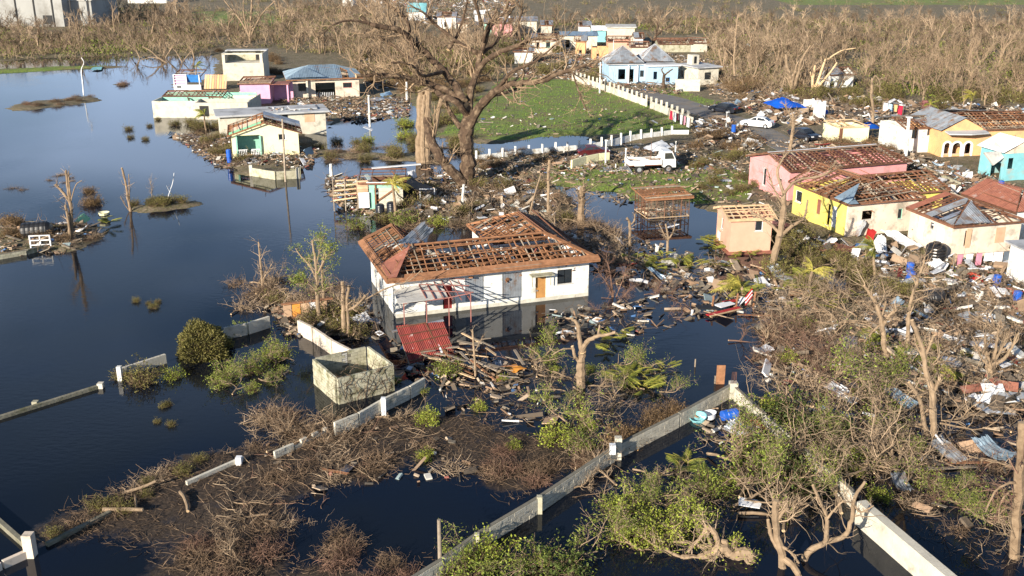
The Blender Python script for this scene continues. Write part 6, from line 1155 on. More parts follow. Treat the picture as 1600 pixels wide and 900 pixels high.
t, _ = wallpath('garden_wall', 'grey block wall with a white post in front of the mossy ruin', 'wall', [(663, 590), (640, 603), (600, 622), (560, 645), (522, 660)], .8, 'pale_block', blk=True); postat(t, 599, 624, .95, 'white_panel', .26, .1)
t, _ = wallpath('garden_wall', 'broken low continuation of the grey block wall half buried in twigs', 'wall', [(510, 666), (460, 690), (428, 704)], .45, 'pale_block', blk=True, jag=1)
t, _ = wallpath('low_wall', 'short whitewashed wall top between brush left of the floating logs', 'wall', [(291, 752), (380, 713)], .2, 'pale_block', th=.16); postat(t, 373, 717, .3, 'white_panel', .28, .12)
t, _ = wallpath('low_wall', 'low wall overgrown with dead grass at the lower left', 'wall', [(72, 848), (172, 798)], .18, 'dark_block', th=.2)
t, _ = wallpath('submerged_wall', 'thin dark wall top running into the left edge of the flood', 'wall', [(-60, 668), (162, 599)], .2, 'dark_block', th=.22); postat(t, 55, 628, .22, 'mossy_block', .3, .06); postat(t, 157, 600, .25, 'pale_block', .32, .08)
t, _ = wallpath('corner_pillar_wall', 'low wall with a stout cream pillar at the bottom left corner', 'wall', [(-60, 910), (0, 878), (45, 858)], .35, 'cream_wall', th=.2); postat(t, 47, 858, .35, 'cream_wall', .4, .75)
t, _ = wallpath('low_wall', 'dark low wall leading from the cream pillar up to the left edge', 'wall', [(42, 850), (-30, 787)], .25, 'dark_block', th=.2)
t, _ = wallpath('garden_wall', 'short pale wall between the green bushes at the left', 'wall', [(186, 576), (258, 553)], .6, 'pale_block', th=.18); postat(t, 186, 576, .75, 'white_wall', .25, .15)
t, _ = wallpath('garden_wall', 'pale wall behind the round olive bush', 'wall', [(350, 512), (385, 505), (420, 494)], .8, 'pale_block', th=.18)
t, _ = wallpath('garden_wall', 'cream wall slanting up from the mossy ruin', 'wall', [(551, 548), (520, 532), (490, 512), (466, 500)], 1.0, 'cream_wall', th=.18)
t, _ = wallpath('low_wall', 'pale block wall at the left edge below the black tank', 'wall', [(-30, 402), (40, 390), (88, 377)], .45, 'mossy_block', blk=True, th=.2)
t, _ = wallpath('yard_wall', 'jagged cream yard wall left of the white truck', 'wall', [(893, 250), (915, 244), (935, 240), (952, 238)], 1.3, 'pale_yellow_wall', th=.2)
t, _ = wallpath('yard_wall', 'broken low wall in the debris right of the pink house', 'wall', [(1420, 248), (1450, 262), (1500, 285)], .8, 'mossy_block', th=.2)
t, _ = wallpath('yard_wall', 'concrete terrace wall before the yellow porch house', 'wall', [(392, 262), (430, 268), (466, 266)], .9, 'mossy_block', th=.2); postat(t, 392, 262, .9, 'pale_block', .35, .3); postat(t, 465, 266, .9, 'pale_block', .35, .3)
def posts_fence(name, label, pts, zt, zp, m, step, w_=.24, gaps=None):
    o = G(*pts[0], zp); o[2] = .2; t = thing(name, label, 'fence', o); W_ = [G(*p, zp) - o for p in pts]
    for a, c in zip(W_[:-1], W_[1:]):
        L_ = np.linalg.norm((c - a)[:2]); n = max(1, int(round(L_ / step))); u = (c - a)[:2] / L_
        for k in range(n):
            p = a[:2] + u * L_ * k / n; q = a[:2] + u * L_ * (k + 1) / n; beam((p[0], p[1], -.3), (p[0], p[1], zp + R0.uniform(-.04, .04)), w_, w_, m, 'post', t, (0, 1, 0))
            if R0.random() < .05: continue
            beam((p[0] + u[0] * w_ / 2, p[1] + u[1] * w_ / 2, zt / 2 - .1), (q[0] - u[0] * w_ / 2, q[1] - u[1] * w_ / 2, zt / 2 - .1), .12, zt, m, 'panel', t)
    return t
posts_fence('white_fence', 'long low white fence with square posts along the green field', [(744, 238), (805, 231), (868, 225), (905, 222), (940, 217), (985, 207), (1050, 199), (1078, 199)], .8, 1.25, 'white_wall', 1.75)
posts_fence('block_fence', 'grey block fence with pale posts along the road above the green field', [(895, 112), (920, 120), (953, 130), (1010, 150), (1050, 165), (1084, 178)], 1.3, 1.9, 'pale_block', 1.9, .3)
# ---------------------------------------------------------------- vehicles
def wheel(b, x, y, r, w_=.2, m=0, m2=1):
    n = 14; an = np.arange(n) * 2 * math.pi / n
    for (rr, mm, e) in ((r, m, 0), (r * .55, m2, .012)):
        v = [(x + rr * math.cos(a), y + s_ * (w_ / 2 + e), r + rr * math.sin(a)) for s_ in (-1, 1) for a in an]; b.add(v, [(i, (i + 1) % n, n + (i + 1) % n, n + i) for i in range(n)], [(0, i + 1, i) for i in range(1, n - 1)] + [(n, n + i, n + i + 1) for i in range(1, n - 1)], mm)
def hull(b, prof, w_, inset=0, m=0):
    """side profile (x,z) extruded over the width; the listed points with z above inset line draw inward"""
    n = len(prof); v = []
    for s_ in (-1, 1):
        for x, z, k in prof: v.append((x, s_ * (w_ / 2 - k), z))
    b.add(v, [(i, n + i, n + (i + 1) % n, (i + 1) % n) for i in range(n)], [(0, i, i + 1) for i in range(1, n - 1)] + [(n, n + i + 1, n + i) for i in range(1, n - 1)], m); return b
def car(label, px, py, rz, m, name='parked_car', tilt=(0, 0), sc=1.0, z=None, wreck=False):
    g = G(px, py, .35); t = thing(name, label, 'car', (g[0], g[1], .38 if z is None else z), rz); t.rotation_euler = (tilt[0], tilt[1], rz); t.scale = (sc,) * 3
    b = MB(); hull(b, [(-2.15, .35, .05), (-2.2, .75, .02), (-2.05, .98, .08), (-1.35, 1.02, .1), (.85, .98, .1), (2.0, .82, .12), (2.2, .62, .05), (2.2, .32, .05), (1.75, .25, 0), (-1.8, .25, 0)], 1.75); b.obj('body', M[m], t)
    b = MB(); hull(b, [(-1.75, 1.0, .12), (-1.05, 1.38, .26), (-.3, 1.46, .28), (.35, 1.40, .27), (1.15, .97, .12)], 1.75); b.obj('cabin', M[m], t)
    for (q, nm) in (([(-1.66, 1.06, .16), (-1.08, 1.36, .28), (-1.10, 1.385, .28), (-1.72, 1.08, .16)], 'rear_window'), ([(1.05, 1.02, .16), (.40, 1.385, .3), (.42, 1.41, .3), (1.12, 1.03, .16)], 'windscreen')):
        b = MB(); v = [(x, s_ * (.875 - k), z + .012) for s_ in (-1, 1) for x, z, k in q[:2]]; b.add(v, [(0, 1, 3, 2)]); b.obj(nm, M['glass'], t)
    for s_ in (-1, 1):
        for (x0, x1, x2, x3) in ((-1.35, -.95, -.12, -.15), (-.05, -.02, .36, .85)):
            b = MB(); v = [(x0, s_ * .757, 1.04), (x1, s_ * .612, 1.36), (x2, s_ * .612, 1.39 if x2 < 0 else 1.34), (x3, s_ * .757, 1.04)]; v = [(x, y + s_ * .012, z) for x, y, z in v]; b.poly(v if s_ < 0 else v[::-1]); b.obj('window', M['glass'], t)
    for x in (-1.35, 1.35):
        for s_ in (-1, 1): b = MB(); wheel(b, x, s_ * .80, .33, .2); b.obj('wheel', [M['rubber'], M['tin']], t)
    for s_ in (-1, 1):
        b = MB(); b.box((2.13, s_ * .62, .68), (.12, .36, .16)); b.obj('headlight', M['white_plastic'], t); b = MB(); b.box((-2.15, s_ * .64, .82), (.1, .34, .14)); b.obj('tail_light', M['red_paint'], t)
    return t
car('white sedan parked on the grey road', 1183, 199, math.radians(150), 'car_white')
car('dark blue car parked up the road beside the debris heaps', 1131, 176, math.radians(138), 'car_black')
car('black car with bright headlights parked at the lower end of the road', 1256, 218, math.radians(-62), 'car_black')
car('crushed dark red car behind the cream yard wall', 927, 243, math.radians(8), 'car_maroon', 'wrecked_car', (.08, -.05), sc=.85)
g = G(1016, 268, .3); t = thing('white_truck', 'white flatbed truck standing beside the white poles', 'truck', (g[0], g[1], .3), math.radians(9)); 
b = MB(); hull(b, [(1.15, .65, .02), (1.12, 1.9, .12), (1.2, 2.35, .18), (2.15, 2.35, .18), (2.55, 1.5, .06), (2.6, .6, .02)], 2.0); b.obj('cab', M['car_white'], t)
b = MB(); b.box((-.85, 0, .95), (3.7, 2.0, .12)); b.obj('bed_floor', M['rust_tin'], t)
for s_ in (-1, 1): b = MB(); b.box((-.85, s_ * .98, 1.22), (3.7, .06, .5)); b.obj('side_board', M['car_white'], t)
for x in (-2.7, 1.03): b = MB(); b.box((x, 0, 1.25), (.06, 1.88, .55 if x < 0 else .9)); b.obj('end_board', M['car_white'], t)
b = MB(); b.box((0, 0, .72), (4.9, .8, .2)); b.obj('chassis', M['dark'], t)
for x in (-1.55, 1.75):
    for s_ in (-1, 1): b = MB(); wheel(b, x, s_ * .88, .45, .26); b.obj('wheel', [M['rubber'], M['tin']], t)
    b = MB()
for s_ in (-1, 1): b = MB(); v = [(1.3, s_ * .93, 1.55), (1.32, s_ * .865, 2.2), (2.1, s_ * .865, 2.2), (2.4, s_ * .945, 1.55)]; v = [(x, y + s_ * .02, z) for x, y, z in v]; b.poly(v if s_ < 0 else v[::-1]); b.obj('window', M['glass'], t)
b = MB(); b.add([(2.18, -.8, 2.25), (2.18, .8, 2.25), (2.53, .88, 1.6), (2.53, -.88, 1.6)], [(0, 3, 2, 1)]); b.obj('windscreen', M['glass'], t)
for s_ in (-1, 1):
    b = MB(); b.box((-1.55, s_ * .98, .93), (1.15, .1, .12)); b.obj('mudguard', M['car_white'], t)
    b = MB(); b.box((2.61, s_ * .7, .95), (.06, .3, .18)); b.obj('headlight', M['tin'], t)
sheet_later = [(990, 226), (1010, 232), (1052, 228), (1035, 217)]
for i in range(6): a = R0.uniform(-2.3, .4); ob = PR['plank'][i % 4].place((g[0] + a, g[1] + R0.uniform(-.4, .4), 1.5 + .08 * i), R0.uniform(-.4, .6), .8, 'plank dumped on the bed of the white truck', 'planks on the truck', (0, R0.normal(0, .1)))
# ---------------------------------------------------------------- tanks, barrels, tubs
def lathe_thing(name, label, cat, px, py, prof, m, rz=0, tilt=(0, 0), z=None, lid=None, seg=20, parts=()):
    g = G(px, py, .1); zz = max(zg(g[0], g[1]), 0) if z is None else z; g = G(px, py, zz); t = thing(name, label, cat, (g[0], g[1], zz), rz); t.rotation_euler = (tilt[0], tilt[1], rz)
    b = MB(); b.lathe(prof, seg); b.obj('body', M[m], t)
    if lid: b = MB(); b.lathe(lid, seg); b.obj('lid', M[m], t)
    return t
def tankp(r, h_): 
    p = [(.01, 0), (r, .02)]
    for i in range(5): z0 = .1 + (h_ * .8 - .1) * i / 5; dz = (h_ * .8 - .1) / 5; p += [(r, z0), (r * 1.03, z0 + dz * .3), (r * 1.03, z0 + dz * .6), (r, z0 + dz * .9)]
    return p + [(r, h_ * .82), (r * .75, h_ * .93), (r * .3, h_ * .97), (.01, h_ * .97)]
lathe_thing('water_tank', 'large upright black water tank beside the cream white house', 'water tank', 1460, 410, tankp(.78, 1.65), 'black_plastic', lid=[(.3, 1.6), (.3, 1.7), (.01, 1.72)])
lathe_thing('water_tank', 'black water tank tipped over on the grass below the upright tank', 'water tank', 1449, 466, tankp(.6, 1.3), 'black_plastic', .6, (1.2, .3), .55)
lathe_thing('water_tank', 'big black water tank lying on its side on the left islet', 'water tank', 36, 362, tankp(.75, 2.6), 'black_plastic', .1, (0, 1.5), .7)
lathe_thing('water_tank', 'small dark blue tank against the collapsed hut', 'water tank', 594, 333, tankp(.42, .95), 'car_black', z=.3)
lathe_thing('water_tank', 'second dark tank behind the palm at the collapsed hut', 'water tank', 612, 332, tankp(.45, 1.1), 'car_black', z=.3)
bp = [(.01, 0), (.27, 0), (.29, .05), (.29, .28), (.305, .3), (.29, .32), (.29, .58), (.305, .6), (.29, .62), (.29, .86), (.27, .9), (.01, .9)]
def barrel(label, px, py, rz=0, tilt=(0, 0), z=None, m='blue_plastic'): return lathe_thing('barrel', label, 'barrel', px, py, bp, m, rz, tilt, z, lid=[(.2, .9), (.2, .93), (.01, .93)], seg=16)
barrel('blue barrel lying on the planks inside the wall corner', 1128, 650, .25, (0, 1.5), .45); barrel('upper blue barrel standing before the cream white house', 1421, 428); barrel('lower blue barrel leaning near the tipped black tank', 1418, 440, .3, (.3, .2))
barrel('tall blue barrel at the corner of the yellow porch house', 358, 246, z=.9); barrel('darker blue barrel below the tall one at the yellow porch house', 359, 254, z=.2); barrel('blue barrel beside the turquoise cottage', 1563, 296); barrel('blue barrel at the right edge beside the red tub', 1588, 474); barrel('blue barrel left of the red tub at the right edge', 1556, 448)
barrel('blue tub standing among the rubbish by the road', 1146, 206, z=.9); barrel('dark blue barrel behind the white debris by the blue tarp', 1290, 182); barrel('blue barrel beside the yellow palm at the wood edge', 1469, 186)
tub = [(.01, .03), (.36, .03), (.44, .3), (.48, .32), (.44, .33), (.33, .06), (.01, .06)]
for lb_, px, py, m_ in (('round pale blue tub floating inside the wall corner', 1092, 658, 'turquoise'), ('white round basin beside the pale blue tub', 1108, 654, 'white_plastic'), ('red plastic tub on the grass at the right', 1520, 436, 'red_plastic'), ('small red bowl beside the red tub at the right', 1524, 444, 'red_paint'), ('orange basin at the far right beside the blue barrel', 1590, 462, 'red_plastic'), ('white bucket on the right lawn', 1542, 440, 'white_plastic')):
    lathe_thing('tub', lb_, 'tub', px, py, tub, m_, tilt=(rg.normal(0, .15), rg.normal(0, .15)), z=None)
lathe_thing('bottle', 'white plastic jug beside the blue barrel inside the wall corner', 'jug', 1146, 662, [(.01, 0), (.13, 0), (.14, .25), (.06, .36), (.05, .42), (.01, .42)], 'white_plastic', tilt=(.4, .3))
# ---------------------------------------------------------------- tarps, clothes, loose pieces
def sheet(name, label, cat, pix, zs, m, n=9, sag=.25, rng=rg, part=False, th=0):
    c = [G(x, y, z) for (x, y), z in zip(pix, zs)]; o = sum(c) / 4; c = [p - o for p in c]; s_, t_ = np.meshgrid(np.linspace(0, 1, n), np.linspace(0, 1, n)); s_ = s_[..., None]; t_ = t_[..., None]
    P = (c[0] * (1 - s_) + c[1] * s_) * (1 - t_) + (c[3] * (1 - s_) + c[2] * s_) * t_; P[..., 2] += -sag * (np.sin(s_ * math.pi) * np.sin(t_ * math.pi))[..., 0] + rng.normal(size=(n, n)) * .06; i = np.arange(n - 1)[None] + (np.arange(n - 1) * n)[:, None]
    b = MB(); b.add(P.reshape(-1, 3), np.stack([i, i + 1, i + n + 1, i + n], -1).reshape(-1, 4)); ob = b.obj(name, M[m], smooth=True); ob.location = o; return tag(ob, label, cat)
sheet('blue_tarp', 'large bright blue tarp stretched like a tent above the debris', 'tarp', [(1192, 161), (1215, 169), (1262, 168), (1222, 152)], (2.0, 1.6, 1.2, 2.6), 'tarp', sag=-.5)
sheet('blue_tarp', 'smaller blue tarp behind the low yellow ruin', 'tarp', [(1344, 196), (1352, 202), (1378, 200), (1360, 190)], (1.6, 1.2, 1.0, 2.2), 'tarp', sag=-.3)
sheet('white_tarp', 'crumpled white sheet thrown over the cab of the truck', 'tarp', [(1002, 232), (1022, 236), (1050, 230), (1034, 219)], (2.7, 2.5, 2.6, 3.0), 'cloth_white', sag=-.2)
sheet('blue_cloth', 'crumpled blue plastic sheet beside the yellow porch house', 'plastic sheet', [(474, 234), (478, 243), (491, 240), (486, 228)], (1.2, .4, .3, 1.5), 'blue_wall', sag=-.2)
sheet('blue_cloth', 'light blue sheet on the rubbish behind the flat roofed house', 'plastic sheet', [(593, 147), (596, 152), (614, 147), (608, 142)], (.8, .4, .4, .9), 'blue_wall', sag=-.1)
sheet('white_cloth', 'white sheet draped over the dark collapsed roof', 'cloth', [(636, 268), (642, 280), (652, 276), (648, 266)], (1.9, 1.2, 1.2, 1.9), 'cloth_white', sag=-.2)
sheet('white_sheet', 'large crumpled white sheet in front of the black tank', 'cloth', [(1448, 412), (1472, 432), (1483, 412), (1462, 404)], (.4, .3, .8, 1.3), 'cloth_white')
sheet('white_sheet', 'white roof panel leaning on the rubble before the yellow house', 'panel', [(1358, 392), (1386, 396), (1384, 370), (1372, 366)], (.5, .4, 1.6, 1.7), 'white_panel', sag=.05)
sheet('red_boat_cover', 'dark red curved sheet on the rubble before the yellow house', 'sheet', [(1350, 378), (1362, 378), (1370, 362), (1356, 355)], (.5, .5, 1.5, 1.9), 'red_paint', sag=-.2)
sheet('metal_sheet', 'grey sheet standing on edge left of the dark red sheet', 'sheet', [(1334, 368), (1342, 370), (1354, 348), (1347, 342)], (.4, .4, 1.6, 1.7), 'tin', sag=.02)
sheet('corrugated_panel_sheet', 'long pale corrugated panel sliding from the rubble to the black tank', 'panel', [(1375, 360), (1425, 392), (1444, 384), (1398, 360)], (1.2, .5, .6, 1.3), 'white_panel', sag=.02)
sheet('fallen_roof_slab', 'brown grey fallen roof slab before the yellow house', 'slab', [(1272, 390), (1320, 396), (1345, 388), (1300, 378)], (.5, .45, .5, .6), 'rust_tin', sag=-.1)
sheet('orange_board', 'orange oval board lying on the planks before the porch', 'board', [(786, 573), (803, 580), (824, 576), (806, 568)], (.3, .25, .25, .3), 'orange_board', sag=-.02, n=6)
sheet('pale_roof', 'white curved roof piece floating left of the white house', 'panel', [(545, 498), (560, 506), (580, 500), (572, 487)], (.3, .2, .25, .5), 'white_panel', sag=-.15)
sheet('green_cover', 'dull green cover beside the black tank on the left islet', 'sheet', [(118, 346), (125, 352), (142, 342), (130, 332)], (.7, .2, .3, .9), 'leaf' if False else 'mint_ceiling', sag=-.2)
sheet('teal_sheet', 'pale turquoise panel floating in the far left water', 'panel', [(141, 109), (158, 109), (161, 104), (146, 105)], (.25, .2, .25, .3), 'turquoise', sag=0, n=4)
sheet('dark_roof', 'dark collapsed roof with ribs right of the collapsed hut', 'roof', [(618, 300), (640, 322), (668, 300), (640, 272)], (1.9, .6, .9, 2.0), 'dark', sag=.1)
def hangings(pts, z, items, line_label, glabel):
    a = G(*pts[0], z); c = G(*pts[1], z); t = thing('clothes_line', line_label, 'clothes line', (a[0], a[1], 0)); o = np.array(t.location); beam(a - o, c - o, .02, .02, 'dark', 'line', t)
    for p in (a, c): beam(p - o + (0, 0, -z), p - o + (0, 0, .1), .07, .07, 'grey_wood', 'pole', t)
    for i, (m_, w_, hh_) in enumerate(items):
        p = a + (c - a) * (i + .6) / (len(items) + .2); n = 5; u = unit(c - a); s_, q = np.meshgrid(np.linspace(-.5, .5, n), np.linspace(0, 1, n)); P = p + u * s_[..., None] * w_ + np.array((0, 0, -1.)) * (q * hh_)[..., None] + np.cross(u, (0, 0, 1)) * (np.sin(s_ * 9 + i) * .06 * q)[..., None]
        P = P - p; b = MB(); k = np.arange(n - 1)[None] + (np.arange(n - 1) * n)[:, None]; b.add(P.reshape(-1, 3), np.stack([k, k + 1, k + n + 1, k + n], -1).reshape(-1, 4)); ob = b.obj('laundry', M[m_], smooth=True); ob.location = p; tag(ob, f'{glabel[i]}', 'laundry')
hangings([(1046, 172), (1079, 185)], 1.7, [('cloth_red', .8, 1.2), ('cloth_white', .9, 1.3), ('cloth_red', .5, .9), ('cloth_white', .8, 1.3), ('cloth_pink', .6, 1.2), ('cloth_white', .8, 1.3)], 'clothes line at the end of the block fence beside the green field', ['dark red cloth at the left end of the fence line', 'wide white cloth second on the fence line', 'short red cloth third on the fence line', 'white cloth fourth on the fence line', 'pink cloth fifth on the fence line', 'white cloth at the right end of the fence line'])
hangings([(1492, 398), (1584, 392)], 1.6, [('cloth_pink', .5, .9), ('cloth_white', .6, .8), ('cloth_pink', .5, 1.0), ('cloth_white', .7, .7), ('cloth_white', .8, .8), ('cloth_grey', .7, 1.1)], 'clothes line in front of the cream white house', ['pink cloth at the left end of the house line', 'white cloth second on the house line', 'long pink cloth third on the house line', 'white cloth fourth on the house line', 'wide white cloth fifth on the house line', 'dark grey cloth at the right end of the house line'])
hangings([(1380, 160), (1412, 166)], 2.0, [('cloth_white', .8, 1.2), ('blue_wall', .8, 1.0), ('orange_wall', .7, 1.0), ('cloth_red', .9, 1.5)], 'clothes line among the far debris at the wood edge', ['pale cloth left on the far line', 'light blue cloth on the far line', 'orange cloth on the far line', 'bright red cloth at the right of the far line'])
sheet('pink_sheet', 'pink sheet standing among the palms at the wood edge', 'sheet', [(1440, 172), (1453, 173), (1454, 158), (1440, 157)], (.4, .4, 2.3, 2.3), 'pink_wall', sag=0)
# white wall pieces near the blue tarp
for (nm, lb_, px, py, w_, hh_) in (('wall_piece', 'white standing wall piece right of the large blue tarp', 1277, 188, 1.4, 2.6), ('wall_piece', 'left white standing wall piece behind the large blue tarp', 1261, 172, 1.3, 1.6)):
    t = thing(nm, lb_, 'wall', G(px, py, .3), .1); b = MB(); b.box((0, 0, hh_ / 2), (w_, .15, hh_)); b.obj('panel', M['white_wall'], t); b = MB(); b.box((w_ / 2 + .15, 0, hh_ / 2 + .05), (.28, .28, hh_ + .1)); b.obj('column', M['white_panel'], t)
# poles and columns
def pole(name, label, px, pyb, pyt, r, m, z=None, lean=0, cap=None, cat='pole'):
    g = G(px, pyb, .1); zz = max(zg(g[0], g[1]), 0) if z is None else z; g = G(px, pyb, zz); top = zat(g, pyt) - zz; t = thing(name, label, cat, (g[0], g[1], zz)); b = MB(); P = np.array([[(0, 0, -.5), (lean * .5, 0, top / 2), (lean, 0, top)]]); b.tubes(P, np.array([[r, r * .9, r * .8]]), 10); b.obj('shaft', M[m], t)
    if cap: b = MB(); b.box((lean, 0, top + .06), (cap, cap, .12)); b.obj('cap', M[m], t)
    return t
pole('utility_pole', 'tall weathered utility pole in front of the yellow porch house', 446, 284, 186, .11, 'grey_wood', lean=.15); 
t = pole('lamp_post', 'white concrete post standing in the flooded lane', 578, 198, 150, .16, 'white_wall', cap=.3)
pole('lamp_post', 'white pole left of the truck beside the yard wall', 946, 258, 220, .10, 'white_wall', cap=.3); pole('lamp_post', 'short white pole at the rear of the truck', 977, 264, 233, .10, 'white_wall', cap=.2); pole('lamp_post', 'white pole at the front of the truck', 1054, 262, 222, .10, 'white_wall', cap=.15); pole('thin_pole', 'thin dark pole in front of the truck door', 1016, 266, 222, .035, 'dark_wood'); pole('thin_pole', 'short white stub left of the truck', 962, 264, 256, .08, 'white_wall')
pole('concrete_column', 'tall white concrete column left of the white gable house', 1415, 248, 184, .22, 'white_wall', cap=.6, lean=-.2, cat='column'); pole('road_pole', 'white slim pole beside the road rubbish', 1134, 205, 176, .07, 'white_wall', cap=.25)
pole('concrete_column', 'white post left of the blue house', 937, 145, 97, .14, 'white_wall', cat='column'); pole('concrete_column', 'white post standing left of the collapsed hut', 518, 276, 256, .2, 'white_wall', cat='column'); pole('wooden_post', 'square weathered wooden post beside the boundary wall at the bottom', 688, 889, 812, .1, 'grey_wood', cat='post'); pole('concrete_column', 'white slanting post among the branches behind the white house', 722, 322, 288, .16, 'white_wall', lean=.2, cat='column')
pole('concrete_column', 'right white post by the flooded lane behind the post', 636, 158, 128, .2, 'white_wall', cat='column'); pole('wooden_post', 'small stake in the water right of the orange board', 1086, 573, 561, .05, 'grey_wood', cat='post'); pole('thin_pole', 'thin dark pole far left in the wood', 958, 92, 62, .08, 'white_wall'); pole('road_pole', 'brown pole in front of the hip roofed house', 417, 112, 85, .09, 'bark')
t = thing('timber_board', 'upright orange brown board standing in the water beyond the wall corner', 'board', G(1125, 600, 0)); b = MB(); b.box((0, 0, .5), (.5, .06, 1.4)); b.obj('board', M['new_wood'], t); b = MB(); b.box((-.3, .06, .15), (.08, .06, .7)); b.obj('stake', M['grey_wood'], t)
t = thing('white_table', 'white open frame shelf standing at the left islet wall', 'shelf', G(64, 386, .2), .15)
for x in (-.8, 0, .8): beam((x, 0, -.3), (x, 0, 1.0), .1, .1, 'white_panel', 'leg', t)
for z in (.2, .6, 1.0): beam((-.85, 0, z), (.85, 0, z), .1, .08, 'white_panel', 'rail', t)
t = thing('crate_boat', 'yellow striped tub with white bag beside the palm leaves on the left islet', 'tub', G(163, 340, .1), .1); b = MB(); b.lathe([(.3, 0), (.5, .5), (.52, .52), (.45, .5), (.01, .3)], 10); b.obj('body', M['pale_yellow_wall'], t); b = MB(); b.lathe([(.51, .2), (.53, .3)], 10); b.obj('stripe', M['dark'], t)
t = thing('door_frame', 'white open door frame standing behind the white house', 'door frame', G(668, 318, .3), .1)
for x in (-.7, .7): beam((x, 0, -.1), (x, 0, 1.4), .1, .1, 'white_panel', 'jamb', t)
beam((-.75, 0, 1.45), (.75, 0, 1.45), .1, .1, 'white_panel', 'lintel', t)
t = thing('chair', 'white plastic chair tipped in the water before the white house', 'chair', G(926, 508, -.25), .4); t.rotation_euler = (.9, .3, .4); t.scale = (.8, .8, .8)
b = MB(); b.box((0, 0, .42), (.6, .55, .06)); b.obj('seat', M['white_plastic'], t); b = MB(); b.box((0, .3, .75), (.6, .05, .6)); b.obj('backrest', M['white_plastic'], t); b = MB(); b.box((.02, .26, .75), (.35, .05, .4)); b.obj('panel', M['board'], t)
for x in (-.27, .27):
    for y in (-.24, .24): beam((x, y, -.1), (x, y, .4), .05, .05, 'white_plastic', 'leg', t)
t = thing('wrecked_boat', 'wrecked red and white panels lying below the fan shaped tree', 'wreck', G(1545, 622, .2), .1)
for i, (x, y, z, lx, ly, m_, rz_) in enumerate(((-.9, .3, .5, 1.4, .5, 'rust_tin', .2), (.2, .1, .6, 1.2, .6, 'white_panel', -.2), (1.2, .2, .6, 1.0, .6, 'rust_tin', -.5), (-.4, -.5, .3, 1.7, .5, 'white_panel', .3), (.9, -.4, .3, 1.8, .4, 'tin', -.1), (-1.2, -.3, .2, 1.2, .4, 'white_panel', .6), (.1, -.7, .15, 2.6, .3, 'white_panel', .05), (.6, .5, .8, .7, .5, 'rust_tin', .5))):
    b = MB(); b.box((x, y, z), (lx, ly, .05), np.array(Matrix.Rotation(rz_, 3, 'Z') @ Matrix.Rotation(rg.uniform(.3, .8), 3, 'X'))); b.obj('panel', M[m_], t)
t = thing('striped_wreck', 'floating wreckage with red and white stripes in the open water', 'wreckage', G(1125, 485, .1), .3)
for i in range(5): b = MB(); b.box((2.3 + .05 * i, .1 + .1 * i, .45 + .1 * i), (.9, .1, .09), np.array(Matrix.Rotation(.5, 3, 'Z') @ Matrix.Rotation(-.5, 3, 'Y'))); b.obj('stripe', M['red_paint' if i % 2 == 0 else 'white_panel'], t)
for (x, y, z, lx, ly, m_, rz_) in ((.0, -.5, .12, 3.0, .3, 'red_paint', .25), (.1, -.72, .1, 3.0, .12, 'pale_wood', .25), (-.8, .3, .25, 1.6, .8, 'dark', -.2), (.5, .3, .3, 1.4, .7, 'white_panel', .3), (1.2, .8, .3, 1.1, .3, 'red_paint', .1), (3.0, -.1, .3, .6, .9, 'dark', .4)): b = MB(); b.box((x, y, z), (lx, ly, .06), rotz(rz_)); b.obj('plank', M[m_], t)
for x in (-.5, 1.4, 2.8): beam((x, .3, -.3), (x + .1, .3, 1.0), .12, .08, 'new_wood', 'stake', t)
# cupboards and boxes on the debris left of the white house
t = thing('wrecked_cupboard', 'broken brown wooden cupboard boards with orange panel left of the white house', 'cupboard', G(478, 497, .1), .2)
for i, m_ in enumerate(('board', 'orange_board', 'board', 'white_panel', 'board')): b = MB(); b.box((-1.2 + i * .6, .05 * i, .6), (.55, .06, 1.0)); b.obj('panel', M[m_], t)
for z in (.1, 1.15): beam((-1.6, -.1, z), (1.9, .2, z + .1), .3, .06, 'new_wood', 'shelf', t)
